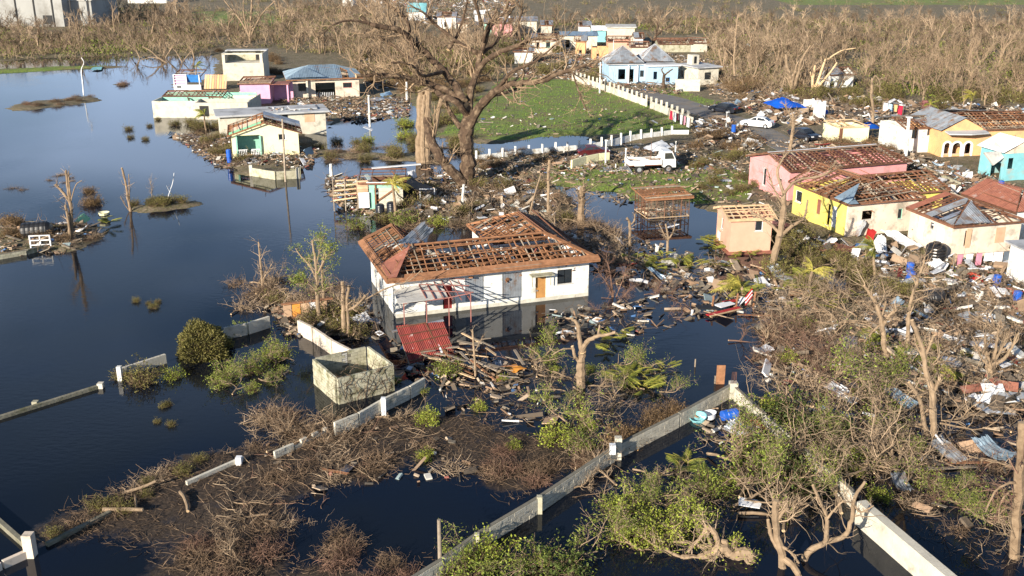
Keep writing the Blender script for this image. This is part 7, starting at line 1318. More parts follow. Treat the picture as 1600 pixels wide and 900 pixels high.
# ---------------------------------------------------------------- plants and brush put where the photograph shows them
def area(k, n, poly, sc, label, group, spread=.25, rng=rg, z=None, tilt=0):
    P = gp(poly); mn = np.min(P, 0); mxx = np.max(P, 0); c = 0; tries = 0
    while c < n and tries < n * 60:
        tries += 1; x, y = rng.uniform(mn[0], mxx[0]), rng.uniform(mn[1], mxx[1])
        if sdist(np.array([x]), np.array([y]), P)[0] > 0:
            zz = max(zg(x, y), -.02) + (z or 0); pick(k, rng).place((x, y, zz), rng.uniform(0, 6.28), sc * rng.uniform(1 - spread, 1 + spread), label, group, (rng.normal(0, tilt), rng.normal(0, tilt)) if tilt else (0, 0)); c += 1
for args in (('olive', 318, 552, 1.0, 0, 'big round olive bush at the water edge on the left'), ('shrub', 350, 600, .55, None, 'green leafy mound under the pale branches left of the ruin'), ('shrub', 398, 582, .7, None, 'broad green bush between the olive bush and the ruin'), ('bright_shrub', 432, 560, .8, None, 'sunlit green bush left of the mossy ruin'),
 ('bright_shrub', 272, 592, .55, None, 'bright green end of the hedge at the low wall'), ('shrub', 392, 612, .4, None, 'low green plants dipping into the water below the broad bush'), ('scrub', 222, 600, .8, None, 'scraggly bush at the tip of the low wall'), ('scrub', 190, 590, .45, None, 'small dry tuft beside the short pillar at the left'),
 ('bright_shrub', 668, 660, .62, None, 'bright yellow green banana plant by the garden wall'), ('bright_shrub', 664, 716, .42, None, 'small vivid green bush floating in the twigs'), ('bright_shrub', 802, 700, .38, None, 'small bright bush near the twig raft'), ('bright_shrub', 868, 690, .85, None, 'sunlit green bush below the broken forked tree'), ('shrub', 905, 700, .7, None, 'green bush right of the sunlit one below the forked tree'), ('feather', 885, 640, .35, None, 'low leafy branches at the foot of the forked tree'),
 ('dark_shrub', 1238, 665, 1.25, None, 'dense dark green bush behind the wall corner'), ('bright_shrub', 1205, 645, .8, None, 'lighter green side of the dense bush behind the wall corner'), ('dark_shrub', 1300, 690, 1.0, None, 'dark green bush right of the dense one'), ('shrub', 1180, 730, 1.1, None, 'green bush spilling over the right wall'), ('dark_shrub', 1230, 760, 1.0, None, 'dark bush under the curving bare tree'), ('shrub', 1310, 735, .8, None, 'green tuft on the right wall'), ('bright_shrub', 1375, 780, .5, None, 'small light green plant where the thick wall begins'),
 ('bright_shrub', 1000, 850, .9, None, 'pale green spreading bush left of the uprooted tree'), ('shrub', 960, 800, .6, None, 'grey green twiggy plant in the lower water'), ('dark_shrub', 860, 898, .9, None, 'dark green bush at the bottom edge'), ('bright_shrub', 760, 880, .9, None, 'green bush beside the wooden post'), ('shrub', 730, 905, .8, None, 'bush at the bottom edge under the boundary wall'), ('shrub', 1110, 770, .8, None, 'green bush beside the white tin strip'),
 ('shrub', 700, 585, .7, None, 'dark leaves at the fallen red roof'), ('shrub', 375, 520, .5, None, 'leaves behind the olive bush'), ('shrub', 560, 358, .9, None, 'green weeds behind the left end of the white house'), ('bright_shrub', 682, 352, .7, None, 'sunlit weeds behind the middle of the white house'), ('shrub', 630, 352, 1.0, None, 'broad green weeds behind the white house roof'),
 ('bright_shrub', 575, 222, .8, None, 'sunlit green bush by the flooded lane'), ('bright_shrub', 1540, 350, .01, None, 'x')):
    if args[5] != 'x': put(args[0], args[1], args[2], args[3], None, args[5])
put('palm', 617, 337, 1.0, 0.3, 'bent palm with ragged yellow green crown beside the collapsed hut'); PR['palm'][1:2]
PR['palm'][2].place(G(1512, 186, .3), 2.2, 1.05, 'yellow windblown palm at the edge of the wood'); PR['palm'][0].place(G(1368, 428, .2), 2.6, .8, 'yellow drooping palm in front of the fallen roof slab'); PR['palm'][1].place(G(1262, 452, .1), 1, .8, 'flattened yellow palm in the water right of the tall bare tree'); PR['palm'][1].place(G(1170, 462, 0) + (0, 0, -1.2), 2.9, 1.1, 'big arching palm leaves lying in the water at the tall bare tree'); PR['palm'][0].place(G(1448, 182, .3), .5, .7, 'small palm beside the pink panel'); PR['palm'][0].place(G(305, 122, .1), .4, .9, 'dark green palm before the block tower'); PR['palm'][0].place(G(322, 202, .1), 2.4, .8, 'bent palm stump at the unfinished house'); PR['palm'][0].place(G(1062, 724, 0) + (0, 0, -1.6), .4, .6, 'fallen light green palm in the corner between the walls')
A = area; br = 'brush floating in the flood'; 
A('green_fall', 8, [(370, 575), (460, 550), (480, 600), (380, 610), (280, 605)], .55, 'fallen leafy branch draped over the hedge left of the ruin', 'leafy branches over the left hedge')
A('bare_fall', 22, [(340, 440), (480, 430), (560, 470), (560, 540), (480, 500), (340, 480)], .75, 'bare fallen branch in the brush left of the white house', 'bare branches left of the white house')
A('heap', 16, [(320, 445), (480, 430), (560, 470), (560, 520), (460, 510), (330, 470)], .7, 'twig heap in the brush left of the white house', 'twig heaps left of the white house'); A('scrub', 7, [(420, 460), (560, 470), (560, 530), (440, 520)], .7, 'scrubby plant in the brush left of the white house', 'scrub left of the white house')
A('bare_fall', 9, [(380, 640), (640, 650), (560, 700), (420, 700)], .65, 'bare branch lying along the broken garden wall', 'branches along the garden wall'); A('heap', 16, [(400, 640), (520, 650), (560, 690), (420, 710), (380, 690)], .6, 'twig heap at the broken garden wall', 'twig heaps at the garden wall')
A('tangle', 9, [(290, 850), (420, 850), (430, 920), (260, 920)], .62, 'round heap of brown brush at the bottom left', 'brush heaps at the bottom left'); A('tangle', 8, [(520, 840), (630, 850), (640, 920), (500, 920)], .55, 'round heap of brown brush at the bottom middle', 'brush heaps at the bottom middle')
A('tangle', 11, [(790, 700), (920, 720), (840, 780), (760, 780), (740, 740)], .6, 'dark brown brush heap behind the long boundary wall', 'brush heaps behind the boundary wall')
A('heap', 14, [(380, 760), (460, 720), (680, 700), (720, 740), (560, 740), (460, 790), (430, 860), (370, 840)], .55, 'thin twig heap in the brown floating raft', 'twig heaps in the brown raft'); A('bare_fall', 7, [(330, 800), (470, 760), (450, 870), (340, 880)], .5, 'thin bare branch in the brown raft at the lower left', 'branches in the brown raft')
A('scrub', 9, [(60, 850), (120, 800), (200, 760), (300, 710), (330, 720), (220, 790), (130, 840)], .33, 'dry tuft along the low wall at the lower left', 'dry tufts along the low wall'); A('heap', 12, [(60, 855), (200, 770), (320, 700), (320, 720), (180, 810)], .4, 'twigs caught on the low wall at the lower left', 'twigs on the low wall')
A('green_fall', 7, [(830, 560), (900, 560), (960, 650), (960, 690), (850, 690)], .6, 'fallen leafy branch around the broken forked tree', 'leafy branches at the forked tree'); A('bare_fall', 11, [(830, 560), (960, 620), (950, 680), (860, 680)], .6, 'bare fallen branch around the broken forked tree', 'bare branches at the forked tree')
A('fronds', 12, [(940, 530), (1000, 520), (1060, 590), (1040, 640), (960, 600)], .62, 'fallen banana and palm leaves floating right of the forked tree', 'palm leaves right of the forked tree'); A('green_fall', 5, [(930, 540), (1040, 570), (1050, 650), (980, 630)], .5, 'leafy branch floating among the palm leaves', 'leafy branches among the palm leaves'); A('brown_shrub', 8, [(1010, 640), (1080, 640), (1000, 690), (950, 700)], .55, 'dead brown leaves piled behind the boundary wall', 'dead leaves behind the boundary wall')
A('red_fall', 12, [(1150, 520), (1260, 510), (1330, 560), (1300, 620), (1180, 590)], .85, 'reddish bare branch floating behind the wall corner', 'reddish branches behind the wall corner'); A('heap', 12, [(1150, 520), (1260, 510), (1330, 560), (1300, 600), (1180, 590)], .8, 'reddish twig heap behind the wall corner', 'twig heaps behind the wall corner'); A('red_fall', 6, [(1000, 450), (1090, 460), (1080, 500), (1000, 500)], .6, 'reddish brush in the water left of the striped wreckage', 'reddish brush by the striped wreckage')
A('red_fall', 4, [(930, 440), (990, 440), (990, 490), (930, 490)], .5, 'reddish twigs at the right corner of the white house', 'reddish twigs at the white house corner')
A('fronds', 14, [(980, 400), (1060, 395), (1130, 410), (1120, 430), (980, 420)], .6, 'yellow green fallen palm leaves below the timber hut', 'palm leaves below the timber hut'); A('fronds', 9, [(1080, 360), (1110, 370), (1190, 400), (1150, 420), (1080, 390)], .6, 'fallen palm leaves around the peach cottage', 'palm leaves around the peach cottage'); A('fronds', 7, [(1120, 440), (1200, 430), (1280, 440), (1280, 470), (1150, 470)], .9, 'fallen palm leaves at the foot of the tall bare tree', 'palm leaves at the tall bare tree')
A('bare_fall', 46, [(1180, 450), (1420, 450), (1600, 470), (1600, 600), (1450, 590), (1300, 560)], .85, 'bare fallen branch in the right debris field', 'bare branches in the right debris field'); A('heap', 18, [(1250, 450), (1420, 460), (1600, 470), (1600, 600), (1450, 600), (1300, 560)], .8, 'twig heap in the right debris field', 'twig heaps in the right debris field')
A('green_fall', 9, [(1200, 600), (1440, 590), (1460, 700), (1330, 730), (1200, 690)], .85, 'fallen leafy branch in the lower right tangle', 'leafy branches in the lower right tangle'); A('bare_fall', 30, [(1230, 590), (1460, 580), (1500, 720), (1330, 760), (1210, 720)], 1.05, 'pale bare branch in the lower right tangle', 'bare branches in the lower right tangle')
A('green_fall', 7, [(1120, 700), (1320, 700), (1330, 800), (1180, 790)], .75, 'leafy branch over the right hand wall', 'leafy branches over the right hand wall'); A('bare_fall', 16, [(1120, 730), (1350, 710), (1340, 820), (1160, 810)], .9, 'bare branch over the right hand wall', 'bare branches over the right hand wall'); A('fronds', 5, [(1020, 710), (1100, 700), (1150, 780), (1110, 790)], .5, 'light green palm leaves between the two walls', 'palm leaves between the walls')
A('green_fall', 8, [(1430, 760), (1560, 740), (1570, 830), (1450, 840)], .55, 'olive twiggy branch in the water at the lower right', 'twiggy branches at the lower right'); A('bare_fall', 10, [(1380, 620), (1590, 620), (1590, 860), (1430, 860)], .85, 'long pale branch lying in the water at the lower right', 'long branches at the lower right'); A('bare_fall', 12, [(1180, 455), (1300, 470), (1320, 560), (1160, 560)], .9, 'tan branch tangled in the water right of the striped wreckage', 'tan branches by the striped wreckage'); A('bare_fall', 9, [(930, 400), (1120, 410), (1100, 450), (960, 450)], .7, 'tan branch in the water between the white house and the cottage', 'tan branches before the cottage'); A('red_fall', 5, [(1400, 720), (1560, 700), (1580, 790), (1420, 790)], .6, 'reddish branch at the lower right', 'reddish branches at the lower right'); A('heap', 9, [(1380, 700), (1580, 690), (1590, 860), (1450, 850)], .5, 'thin twigs in the lower right water', 'thin twigs at the lower right')
A('bright_shrub', 12, [(1200, 440), (1440, 480), (1580, 560), (1440, 640), (1230, 600)], .5, 'small fresh green plant in the right debris field', 'fresh plants in the right debris field'); A('fronds', 9, [(1200, 440), (1440, 480), (1500, 600), (1300, 600)], .7, 'torn palm leaves in the right debris field', 'palm leaves in the right debris field'); A('bright_shrub', 8, [(560, 600), (900, 560), (1050, 600), (1000, 680), (700, 720)], .32, 'small fresh green plant floating in the centre', 'fresh plants in the centre'); A('bright_shrub', 7, [(1180, 640), (1330, 700), (1440, 700), (1340, 760)], .5, 'small fresh green plant in the lower right tangle', 'fresh plants in the lower right tangle'); A('green_fall', 5, [(880, 760), (1000, 740), (1080, 800), (1000, 880), (930, 840)], .6, 'leafy branch in the dark water left of the uprooted tree', 'leafy branches left of the uprooted tree'); A('bright_fall', 7, [(960, 810), (1080, 800), (1100, 880), (980, 880)], .7, 'light green branch of the uprooted tree', 'light branches of the uprooted tree'); A('bare_fall', 11, [(900, 720), (1060, 720), (1080, 800), (920, 800)], .6, 'thin bare branch between the two foreground walls', 'thin branches between the walls'); A('green_fall', 5, [(680, 880), (860, 840), (900, 900), (760, 910)], .7, 'green branch at the bottom edge beside the wall', 'green branches at the bottom edge')
A('bare_fall', 16, [(620, 300), (880, 290), (900, 350), (640, 352)], .8, 'bare branch on the mound behind the white house', 'bare branches on the mound'); A('heap', 22, [(600, 300), (880, 290), (900, 360), (600, 355)], .8, 'twig heap on the mound behind the white house', 'twig heaps on the mound'); A('scrub', 16, [(540, 300), (880, 290), (900, 350), (560, 352)], .7, 'scrubby weeds on the mound behind the white house', 'weeds on the mound')
A('bare_fall', 12, [(860, 300), (990, 360), (990, 430), (930, 430), (860, 370)], .8, 'bare branch in the pond behind the white house corner', 'bare branches in the pond'); A('heap', 12, [(870, 320), (990, 370), (980, 420), (900, 400)], .8, 'twig heap in the pond behind the white house corner', 'twig heaps in the pond')
A('scrub', 22, [(500, 210), (740, 220), (740, 250), (600, 256), (480, 250)], .7, 'low bush in the flooded strip left of the giant tree', 'low bushes left of the giant tree'); A('bright_shrub', 5, [(600, 190), (650, 190), (650, 240), (600, 230)], .7, 'bright bush at the split stump', 'bright bushes at the split stump'); A('heap', 14, [(480, 225), (740, 225), (700, 255), (480, 255)], .7, 'twig heap left of the giant tree', 'twig heaps left of the giant tree')
A('scrub', 12, [(250, 190), (340, 190), (380, 270), (470, 275), (330, 240)], .7, 'low bush around the yellow porch house', 'bushes around the yellow porch house'); A('heap', 14, [(250, 190), (340, 200), (380, 270), (470, 280), (320, 240)], .7, 'twig heap around the yellow porch house', 'twig heaps around the yellow porch house')
A('brown_shrub', 8, [(0, 345), (150, 350), (110, 392), (0, 398)], .6, 'dead brush on the far left islet', 'dead brush on the far left islet'); A('scrub', 10, [(200, 318), (305, 314), (300, 325), (210, 332)], .45, 'grey green weed on the grassy islet', 'weeds on the grassy islet'); A('heap', 8, [(100, 340), (165, 380), (110, 392), (60, 395)], .55, 'twig heap on the far left islet', 'twig heaps on the far left islet'); PR['fronds'][0].place(G(172, 350, .1), .2, .8, 'yellow green palm leaves at the tip of the far left islet')
A('tangle', 10, [(10, 170), (100, 154), (150, 150), (145, 158), (60, 172)], .6, 'dark brush on the far debris mound', 'brush on the far debris mound'); A('tangle', 2, [(180, 133), (197, 128), (192, 135)], .8, 'small round brush clump in the far water', 'round clumps in the far water'); A('brown_shrub', 3, [(128, 300), (150, 296), (160, 320), (140, 325)], .7, 'brown brush with pale reeds beside the islet tree', 'brown brush beside the islet tree')
A('heap', 8, [(0, 285), (110, 270), (120, 290), (0, 300)], .35, 'faint floating weeds in the left water', 'floating weeds in the left water'); A('scrub', 5, [(210, 465), (250, 470), (245, 490), (212, 488)], .22, 'tiny weed tuft in the open left water', 'weed tufts in the open left water'); A('scrub', 8, [(175, 215), (290, 150), (300, 180), (200, 240)], .4, 'small bush in the shallow water by the unfinished house', 'small bushes by the unfinished house'); A('scrub', 4, [(250, 620), (350, 700), (240, 700)], .2, 'small weed in the dark lower left water', 'small weeds in the lower left water')
A('scrub', 16, [(1080, 250), (1170, 240), (1190, 300), (1100, 320)], .55, 'low weed between the truck and the pink house', 'weeds by the pink house'); A('brown_shrub', 10, [(1060, 215), (1180, 215), (1170, 250), (1070, 250)], .8, 'brown brush behind the truck', 'brown brush behind the truck'); A('brown_shrub', 9, [(1270, 225), (1400, 225), (1420, 245), (1290, 240)], .8, 'brown bush before the low yellow ruin', 'brown bushes at the low yellow ruin'); A('scrub', 12, [(1200, 355), (1250, 360), (1290, 400), (1210, 440)], .8, 'bush between the peach cottage and the yellow house', 'bushes by the yellow house')
A('scrub', 20, [(1220, 400), (1330, 400), (1440, 470), (1290, 480)], .6, 'weed in the shallow pool before the yellow house', 'weeds in the shallow pool'); A('bare_fall', 12, [(1180, 400), (1330, 410), (1400, 470), (1200, 480)], .7, 'bare branch in the shallow pool before the yellow house', 'branches in the shallow pool')
A('brown_shrub', 26, [(1130, 130), (1250, 130), (1240, 160), (1150, 165)], 1.0, 'brown brush pile behind the road', 'brush piles behind the road'); A('bare_fall', 22, [(1110, 110), (1230, 110), (1240, 150), (1120, 155)], 1.3, 'bare branches piled behind the road', 'branches piled behind the road'); A('scrub', 30, [(1240, 150), (1600, 150), (1600, 178), (1260, 170)], 1.2, 'scrub along the edge of the wood behind the houses', 'scrub along the wood edge'); A('brown_shrub', 20, [(560, 110), (640, 120), (660, 150), (570, 140)], 1.0, 'brown brush behind the hip roofed house', 'brown brush behind the hip roofed house')
A('scrub', 18, [(760, 60), (930, 95), (940, 130), (820, 122), (760, 100)], 1.0, 'bush among the far wrecked houses', 'bushes among the far houses'); A('brown_shrub', 14, [(330, 80), (450, 90), (440, 120), (400, 120)], 1.0, 'brown brush behind the block tower', 'brush behind the block tower'); A('bare', 16, [(420, 78), (640, 85), (650, 135), (560, 110)], 1.3, 'slender bare tree behind the hip roofed house', 'bare trees behind the hip roofed house'); A('bare', 14, [(1100, 95), (1250, 110), (1250, 145), (1120, 130)], 1.4, 'slender bare tree behind the road', 'bare trees behind the road'); A('bare', 12, [(1420, 150), (1600, 150), (1600, 190), (1440, 170)], 1.1, 'slender bare tree behind the arcaded house', 'bare trees behind the arcaded house'); A('bare', 26, [(560, 70), (800, 62), (780, 120), (650, 135)], 1.5, 'slender bare tree in the scrub behind the giant tree', 'bare trees behind the giant tree'); A('brown_shrub', 22, [(560, 90), (800, 80), (780, 135), (640, 150)], 1.3, 'brown brush in the scrub behind the giant tree', 'brush behind the giant tree'); A('scrub', 16, [(560, 90), (800, 80), (780, 135), (640, 150)], 1.3, 'olive bush in the scrub behind the giant tree', 'bushes behind the giant tree'); A('scrub', 12, [(650, 150), (770, 128), (730, 165), (690, 215), (655, 205)], .9, 'low weed at the left edge of the green field', 'weeds at the left edge of the field'); A('brown_shrub', 12, [(750, 245), (890, 238), (860, 262), (745, 270)], .55, 'brown brush in front of the white fence', 'brush along the white fence'); A('brown_shrub', 9, [(640, 145), (770, 126), (720, 165)], 1.0, 'brown brush at the corner of the green field', 'brush at the corner of the field'); A('bare', 5, [(200, 84), (330, 84), (330, 92), (200, 95)], 1.2, 'bare tree at the far shore', 'bare trees at the far shore')
# ---------------------------------------------------------------- planks, sheets and rubbish
RU = [([(1085, 170), (1200, 150), (1400, 160), (1600, 172), (1600, 200), (1400, 205), (1290, 195), (1250, 200), (1200, 190), (1130, 165)], 1.0, .9), ([(1080, 195), (1130, 185), (1200, 225), (1170, 245), (1090, 225)], .9, .8), ([(1280, 235), (1420, 240), (1600, 300), (1600, 330), (1480, 315), (1440, 285), (1400, 250)], .9, .7),
 ([(1230, 360), (1330, 385), (1430, 395), (1490, 410), (1600, 400), (1600, 480), (1440, 470), (1330, 400), (1240, 390)], 1.1, .8), ([(510, 270), (580, 280), (590, 340), (530, 320), (510, 300)], 1.0, .7), ([(600, 280), (760, 270), (880, 300), (860, 345), (620, 345)], .8, .5), ([(1330, 470), (1600, 460), (1600, 640), (1500, 640), (1400, 590)], 1.25, .8), ([(1180, 500), (1340, 500), (1400, 590), (1200, 590)], .4, .3), ([(860, 360), (1000, 370), (1100, 400), (1290, 430), (1280, 490), (1080, 470), (930, 420)], .4, .2), ([(540, 0), (800, 0), (800, 30), (640, 40), (540, 30)], .3, .8), ([(1190, 590), (1460, 590), (1600, 640), (1600, 700), (1400, 740)], .25, .3), ([(560, 85), (640, 90), (640, 140), (570, 140)], .4, .4), ([(1100, 60), (1260, 90), (1240, 150), (1110, 150)], .35, .4), ([(640, 256), (1080, 262), (1200, 240), (1240, 350), (1080, 316), (1000, 330), (900, 292), (740, 290)], .2, .15), ([(740, 246), (900, 238), (950, 262), (860, 285), (740, 275)], .45, .3), ([(1060, 95), (1250, 120), (1240, 165), (1130, 160)], .35, .3), ([(1180, 225), (1420, 215), (1440, 240), (1250, 240)], .6, .5),
 ([(330, 145), (560, 155), (640, 150), (640, 180), (560, 190), (440, 160)], .7, .5), ([(260, 205), (500, 235), (480, 260), (340, 260)], .7, .5), ([(800, 60), (940, 70), (1110, 95), (1060, 150), (940, 145), (870, 120)], .7, .8), ([(780, 110), (880, 105), (900, 125), (800, 122)], .6, .5), ([(880, 245), (1080, 225), (1170, 260), (1160, 275), (960, 275), (880, 262)], .5, .3), ([(600, 520), (700, 560), (830, 570), (830, 610), (650, 600)], .7, .35), ([(1070, 635), (1170, 640), (1200, 690), (1120, 690)], .8, .3), ([(1400, 700), (1600, 700), (1600, 870), (1450, 850)], .07, .15), ([(420, 470), (575, 470), (600, 530), (440, 520)], 1.0, .6), ([(850, 480), (1000, 470), (1010, 520), (870, 530)], .45, .2), ([(680, 590), (860, 600), (900, 660), (700, 650)], .3, .15), ([(400, 690), (700, 650), (760, 740), (480, 790)], .1, .1), ([(700, 150), (1050, 180), (1050, 200), (760, 215)], .04, .1), ([(0, 340), (160, 350), (110, 392), (0, 398)], .5, .4), ([(930, 470), (1040, 460), (1180, 480), (1040, 510)], .2, .2)]
def samp(P, n, rng):
    P = np.asarray(P); mn, mxx = P.min(0), P.max(0); out = []
    while len(out) < n:
        c = rng.uniform(mn, mxx, (max(200, 2 * n), 2)); s = sdist(c[:, 0], c[:, 1], P) > 0; out += list(c[s])
    return np.array(out[:n])
def parea(P): P = np.asarray(P); x, y = P[:, 0], P[:, 1]; return abs(np.dot(x, np.roll(y, -1)) - np.dot(y, np.roll(x, -1))) / 2
lr = np.random.default_rng(77); lb = MB(); tw = MB(); cnt = {'tin': 0}
for poly, dens, hh_ in RU:
    P = gp(poly, .2); A_ = parea(P); n = int(min(5200, A_ * 7 * dens)); c = samp(P, n, lr); z = np.maximum(ground_z(c[:, 0], c[:, 1]), 0) + np.abs(noise2(c[:, 0], c[:, 1], .9)) * hh_ * .5 * lr.random(n); S = np.stack([lr.gamma(1.3, .28, n) + .05, lr.gamma(1.3, .13, n) + .03, lr.uniform(.02, .14, n)], 1)
    dull = lr.random(n) < .74; a = lr.random(n); a = np.where(dull, lr.choice([3.5, 4.5, 5.5, 8.5, 9.5, 12.5, 15.5], n) / 16, a); lb.boxes(np.column_stack([c, z + .04]), S, rrot(lr, n, .3), a=a)
    n = int(min(3600, A_ * 4 * dens)); c = samp(P, n, lr); z = np.maximum(ground_z(c[:, 0], c[:, 1]), 0) + np.abs(noise2(c[:, 0], c[:, 1], .9)) * hh_ * .5 + .05; Dv = lr.normal(size=(n, 3)); Dv[:, 2] *= .35; Q, R_ = grow(lr, np.column_stack([c, z]), Dv, lr.uniform(.5, 1.8, n), .018, 3, .45, 0, .4); tw.tubes(Q, R_, 3, 0, lr.random(n), cap=False)
    for k, f, lab, grp in (('plank', .035, 'loose weathered plank lying in the storm debris', 'loose planks'), ('tin', .018, 'bent grey corrugated sheet lying in the storm debris', 'bent grey sheets'), ('panel', .012, 'torn white panel lying in the storm debris', 'torn white panels'), ('ply', .008, 'brown wooden panel lying in the storm debris', 'brown wooden panels'), ('redtin', .004, 'bent dark red sheet lying in the storm debris', 'bent red sheets'), ('bluetin', .006, 'bent blue grey sheet lying in the storm debris', 'bent blue grey sheets')):
        for i in range(min(34, int(A_ * f * 1.5 * dens + lr.random()))):
            c = samp(P, 1, lr)[0]; zz = max(zg(*c), 0) + .1 + hh_ * .45 * lr.random(); pick(k, lr).place((c[0], c[1], zz), lr.uniform(0, 6.28), lr.uniform(.55, 1.05), lab, grp, (lr.normal(0, .25), lr.normal(0, .25)))
for poly, dens, hh_ in RU[:10]:
    P = gp(poly, .2); n = int(min(420, parea(P) * .5 * dens)); c = samp(P, n, lr); z = np.maximum(ground_z(c[:, 0], c[:, 1]), 0) + lr.random(n) * hh_ * .6; lb.boxes(np.column_stack([c, z + .1]), np.stack([lr.uniform(.4, 1.7, n), lr.uniform(.2, 1.0, n), lr.uniform(.02, .4, n) ** 1.5], 1), rrot(lr, n, .45), a=lr.choice([.5, 2.5, 3.5, 4.5, 5.5, 6.5, 8.5, 9.5, 12.5, 15.5], n) / 16)
tag(lb.obj('storm_litter', M['litter']), 'small broken rubbish and splinters strewn between the houses', None, kind='stuff'); tag(tw.obj('twig_litter', M['twig']), 'broken twigs strewn over the ground and debris', None, kind='stuff')
# floating rafts of twigs on the brown scum
fr_ = MB(); 
for P, k in SCUM:
    A_ = parea(P); n = int(min(15000, A_ * 26 * k)); c = samp(P, n, lr); keep = noise2(c[:, 0], c[:, 1], .8, 5) + lr.normal(0, .5, n) > -.6; c = c[keep]; n = len(c); Dv = lr.normal(size=(n, 3)); Dv[:, 2] *= .12; L_ = lr.gamma(2, .16, n) + .08; Q, R_ = grow(lr, np.column_stack([c, np.full(n, .02)]), Dv, L_, lr.uniform(.004, .013, n), 3, .35, 0, .5); Q[:, :, 2] = np.abs(Q[:, :, 2]) + .005; fr_.tubes(Q, R_, 3, 0, lr.random(n), cap=False)
tag(fr_.obj('floating_twigs', M['twig']), 'floating raft of small brown twigs on the flood water', None, kind='stuff')
# specific logs, planks and sheets
for px, py, rz_, s_, lb_ in ((238, 732 + 20, .35, .62, 'short pale log floating left of the whitewashed wall'), (215, 770, .35, .75, 'pale log lying level among the dry tufts'), (212, 784, -1.2, .5, 'short upright pale log beside the low wall'), (185, 800, -.1, .8, 'pale log at the end of the overgrown low wall'), (292, 785, -.95, 1.0, 'long reddish log floating in the open raft'), (487, 668, .1, .55, 'sawn pale log against the garden wall'), (465, 670, .6, .7, 'split pale log beside the sawn log')): PR['log'][rg.integers(3)].place(G(px, py, .05), rz_, s_, lb_)
for px, py, rz_, s_, k, lb_ in ((1480, 702, .25, 1.0, 'tin', 'grey corrugated sheet in the water right of the tall split trunk'), (1555, 706, .3, 1.1, 'bluetin', 'blue grey sheet pointing up at the far right'), (1410, 757, -.1, .75, 'tin', 'shiny crumpled tin sheet right of the curving tree'), (1320, 615, .7, 1.0, 'tin', 'silvery sheet caught in the branches at the right'), (1300, 645, .6, 1.0, 'bluetin', 'second blue grey sheet below the caught silvery sheet'), (1170, 785, -.15, .9, 'panel', 'white metal strip in the water below the green bush'), (1520, 500, .2, 1.0, 'tin', 'large pale sheet on top of the right debris heap'), (1545, 490, .1, .8, 'tin', 'upper pale sheet on the right debris heap'), (1220, 430, .4, 1.0, 'tin', 'grey sheet at the foot of the tall bare tree'), (1175, 670, -1.3, .8, 'bluetin', 'grey corrugated sheet leaning inside the wall corner'), (1052, 352, 0, .9, 'panel', 'pale square panel on a post right of the timber hut'), (950, 268, 0, 1.2, 'tin', 'crumpled grey metal roll before the truck'), (980, 270, .1, 1.2, 'tin', 'second crumpled metal roll under the truck'), (1110, 262, -.3, 1.4, 'tin', 'flattened grey sheet right of the truck'), (1130, 283, -.2, 1.4, 'panel', 'long white panel on the grass before the pink house'), (1120, 272, -.2, 1.0, 'bluetin', 'grey strip on the grass behind the long white panel'), (645, 362, -.5, 1.0, 'tin', 'twisted silver sheet hanging on the left roof ridge of the white house'), (575, 180 + 20, 0, 1.0, 'panel', 'white panel floating in the flooded lane')):
    z = .3; 
    if 'left roof ridge' in lb_: p = G(650, 370, 4.6); pick(k).place(p, -.35, 1.25, lb_, None, (.25, .5)); continue
    pick(k).place(G(px, py, .3), rz_, s_, lb_, None, (rg.normal(0, .2), rg.normal(0, .2)))
br_ = np.random.default_rng(5)
for i in range(46):
    a = samp(gp([(690, 530), (760, 540), (830, 580), (800, 600), (700, 590), (640, 560)]), 1, br_)[0]; PR['plank'][br_.integers(4)].place((a[0], a[1], .08 + br_.random() * .5), br_.normal(-.6, .5), br_.uniform(.6, 1.15), 'loose plank piled in the water before the porch frame', 'planks before the porch', (br_.normal(0, .12), br_.normal(0, .15)))
for px, py, rz_ in ((1205, 455, .02), (1230, 470, -.1), (1250, 460, .03), (1222, 482, -.08), (1190, 492, -.1), (1258, 486, .0), (1430, 690, -.1), (1510, 722, .05), (1490, 730, .1)): PR['plank'][br_.integers(4)].place(G(px, py, .12), rz_, 1.2, 'long plank floating in the water by the tall bare tree' if py < 600 else 'long plank in the lower right tangle', 'long planks by the tall bare tree' if py < 600 else 'long planks in the lower right tangle')
for P, n, lb_, grp in (([(380, 640), (640, 650), (700, 740), (560, 760), (470, 800), (440, 900), (380, 860), (330, 780)], 120, 'thin pale stick floating in the brown raft', 'sticks in the brown raft'), ([(700, 560), (900, 560), (1060, 640), (900, 690), (720, 660)], 26, 'thin stick floating around the forked tree', 'sticks around the forked tree'), ([(900, 720), (1120, 700), (1150, 860), (880, 860)], 20, 'thin stick floating between the foreground walls', 'sticks between the walls'), ([(1380, 700), (1590, 690), (1590, 870), (1430, 860)], 26, 'thin stick floating in the lower right water', 'sticks in the lower right water'), ([(1100, 480), (1400, 480), (1500, 640), (1180, 600)], 30, 'thin stick in the right debris field', 'sticks in the right debris field')):
    for c in samp(gp(P), n, br_): PR['stick'][br_.integers(5)].place((c[0], c[1], .03), br_.uniform(0, 6.28), br_.uniform(.45, .95), lb_, grp, (br_.normal(0, .1), br_.normal(0, .1)))

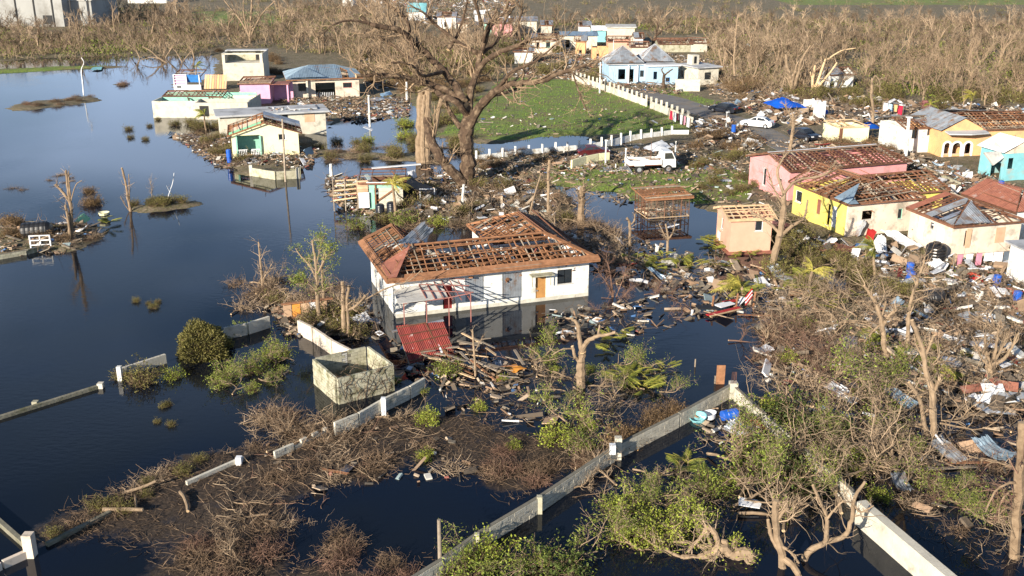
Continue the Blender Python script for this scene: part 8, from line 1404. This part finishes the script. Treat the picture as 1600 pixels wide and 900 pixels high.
# countable look-alikes of small groups are told apart by their order in the view
ORD = 'leftmost second third fourth fifth sixth seventh eighth ninth tenth eleventh twelfth thirteenth fourteenth fifteenth sixteenth'.split()
LM = [(w_, G(x, y, 0)) for w_, x, y in (('white flooded house', 760, 480), ('mossy ruin', 548, 600), ('yellow house', 1330, 350), ('pink house', 1215, 295), ('peach cottage', 1150, 370), ('white truck', 1015, 265), ('timber hut', 1035, 335), ('giant tree', 728, 285), ('hip roofed house', 500, 155), ('collapsed hut', 585, 325), ('arcaded house', 1490, 240), ('turquoise cottage', 1565, 275), ('pyramid roofs', 985, 130), ('black tank', 1460, 410), ('fan shaped tree', 1548, 600), ('tall split trunk', 1459, 690), ('forked tree', 908, 612), ('olive bush', 317, 550), ('uprooted tree', 1120, 870), ('wall corner', 1145, 610), ('blue tarp', 1225, 168), ('block tower', 365, 125), ('yellow porch house', 415, 245), ('sedan', 1183, 199), ('striped wreckage', 1125, 485), ('leaning bare tree', 1385, 562), ('white gable house', 1440, 235), ('far shacks', 860, 80), ('black fallen tank', 36, 362), ('thick wall', 1400, 830), ('right edge trunk', 1583, 870), ('floating logs', 250, 760), ('wooden post', 688, 880))]
tmp = {}
import re
for o in SC.objects:
    if o.parent is None and o.get('group') and 'wood behind' not in o['label']: tmp.setdefault((o['group'], o['label']), []).append(o)
for k, os_ in tmp.items():
    if len(os_) > 16:
        hd = re.split(r' (?:in|lying|behind|left|right|floating|at|around|by|between|piled|before|along|on)\b', k[1])[0]
        for o in os_:
            d_ = [(o.location.x - g_[0]) ** 2 + (o.location.y - g_[1]) ** 2 for _, g_ in LM]; o['label'] = hd + ' lying near the ' + LM[int(np.argmin(d_))][0] if 'tree' not in hd else hd + ' standing near the ' + LM[int(np.argmin(d_))][0]
grp = {}
for o in SC.objects:
    if o.parent is None and o.get('group'): grp.setdefault(o['label'], []).append(o)
for k, os_ in grp.items():
    if len(os_) > 16:
        for o in os_: o['group'] = os_[0]['group']
    elif len(os_) > 1 and len(k.split()) <= 13:
        os_.sort(key=lambda o: o.location.x / max(1, o.location.y * CT + (H - o.location.z) * ST))
        for i, o in enumerate(os_): o['label'] = k + (', leftmost' if i == 0 else ', rightmost' if i == len(os_) - 1 else ', %s from left' % ORD[i])
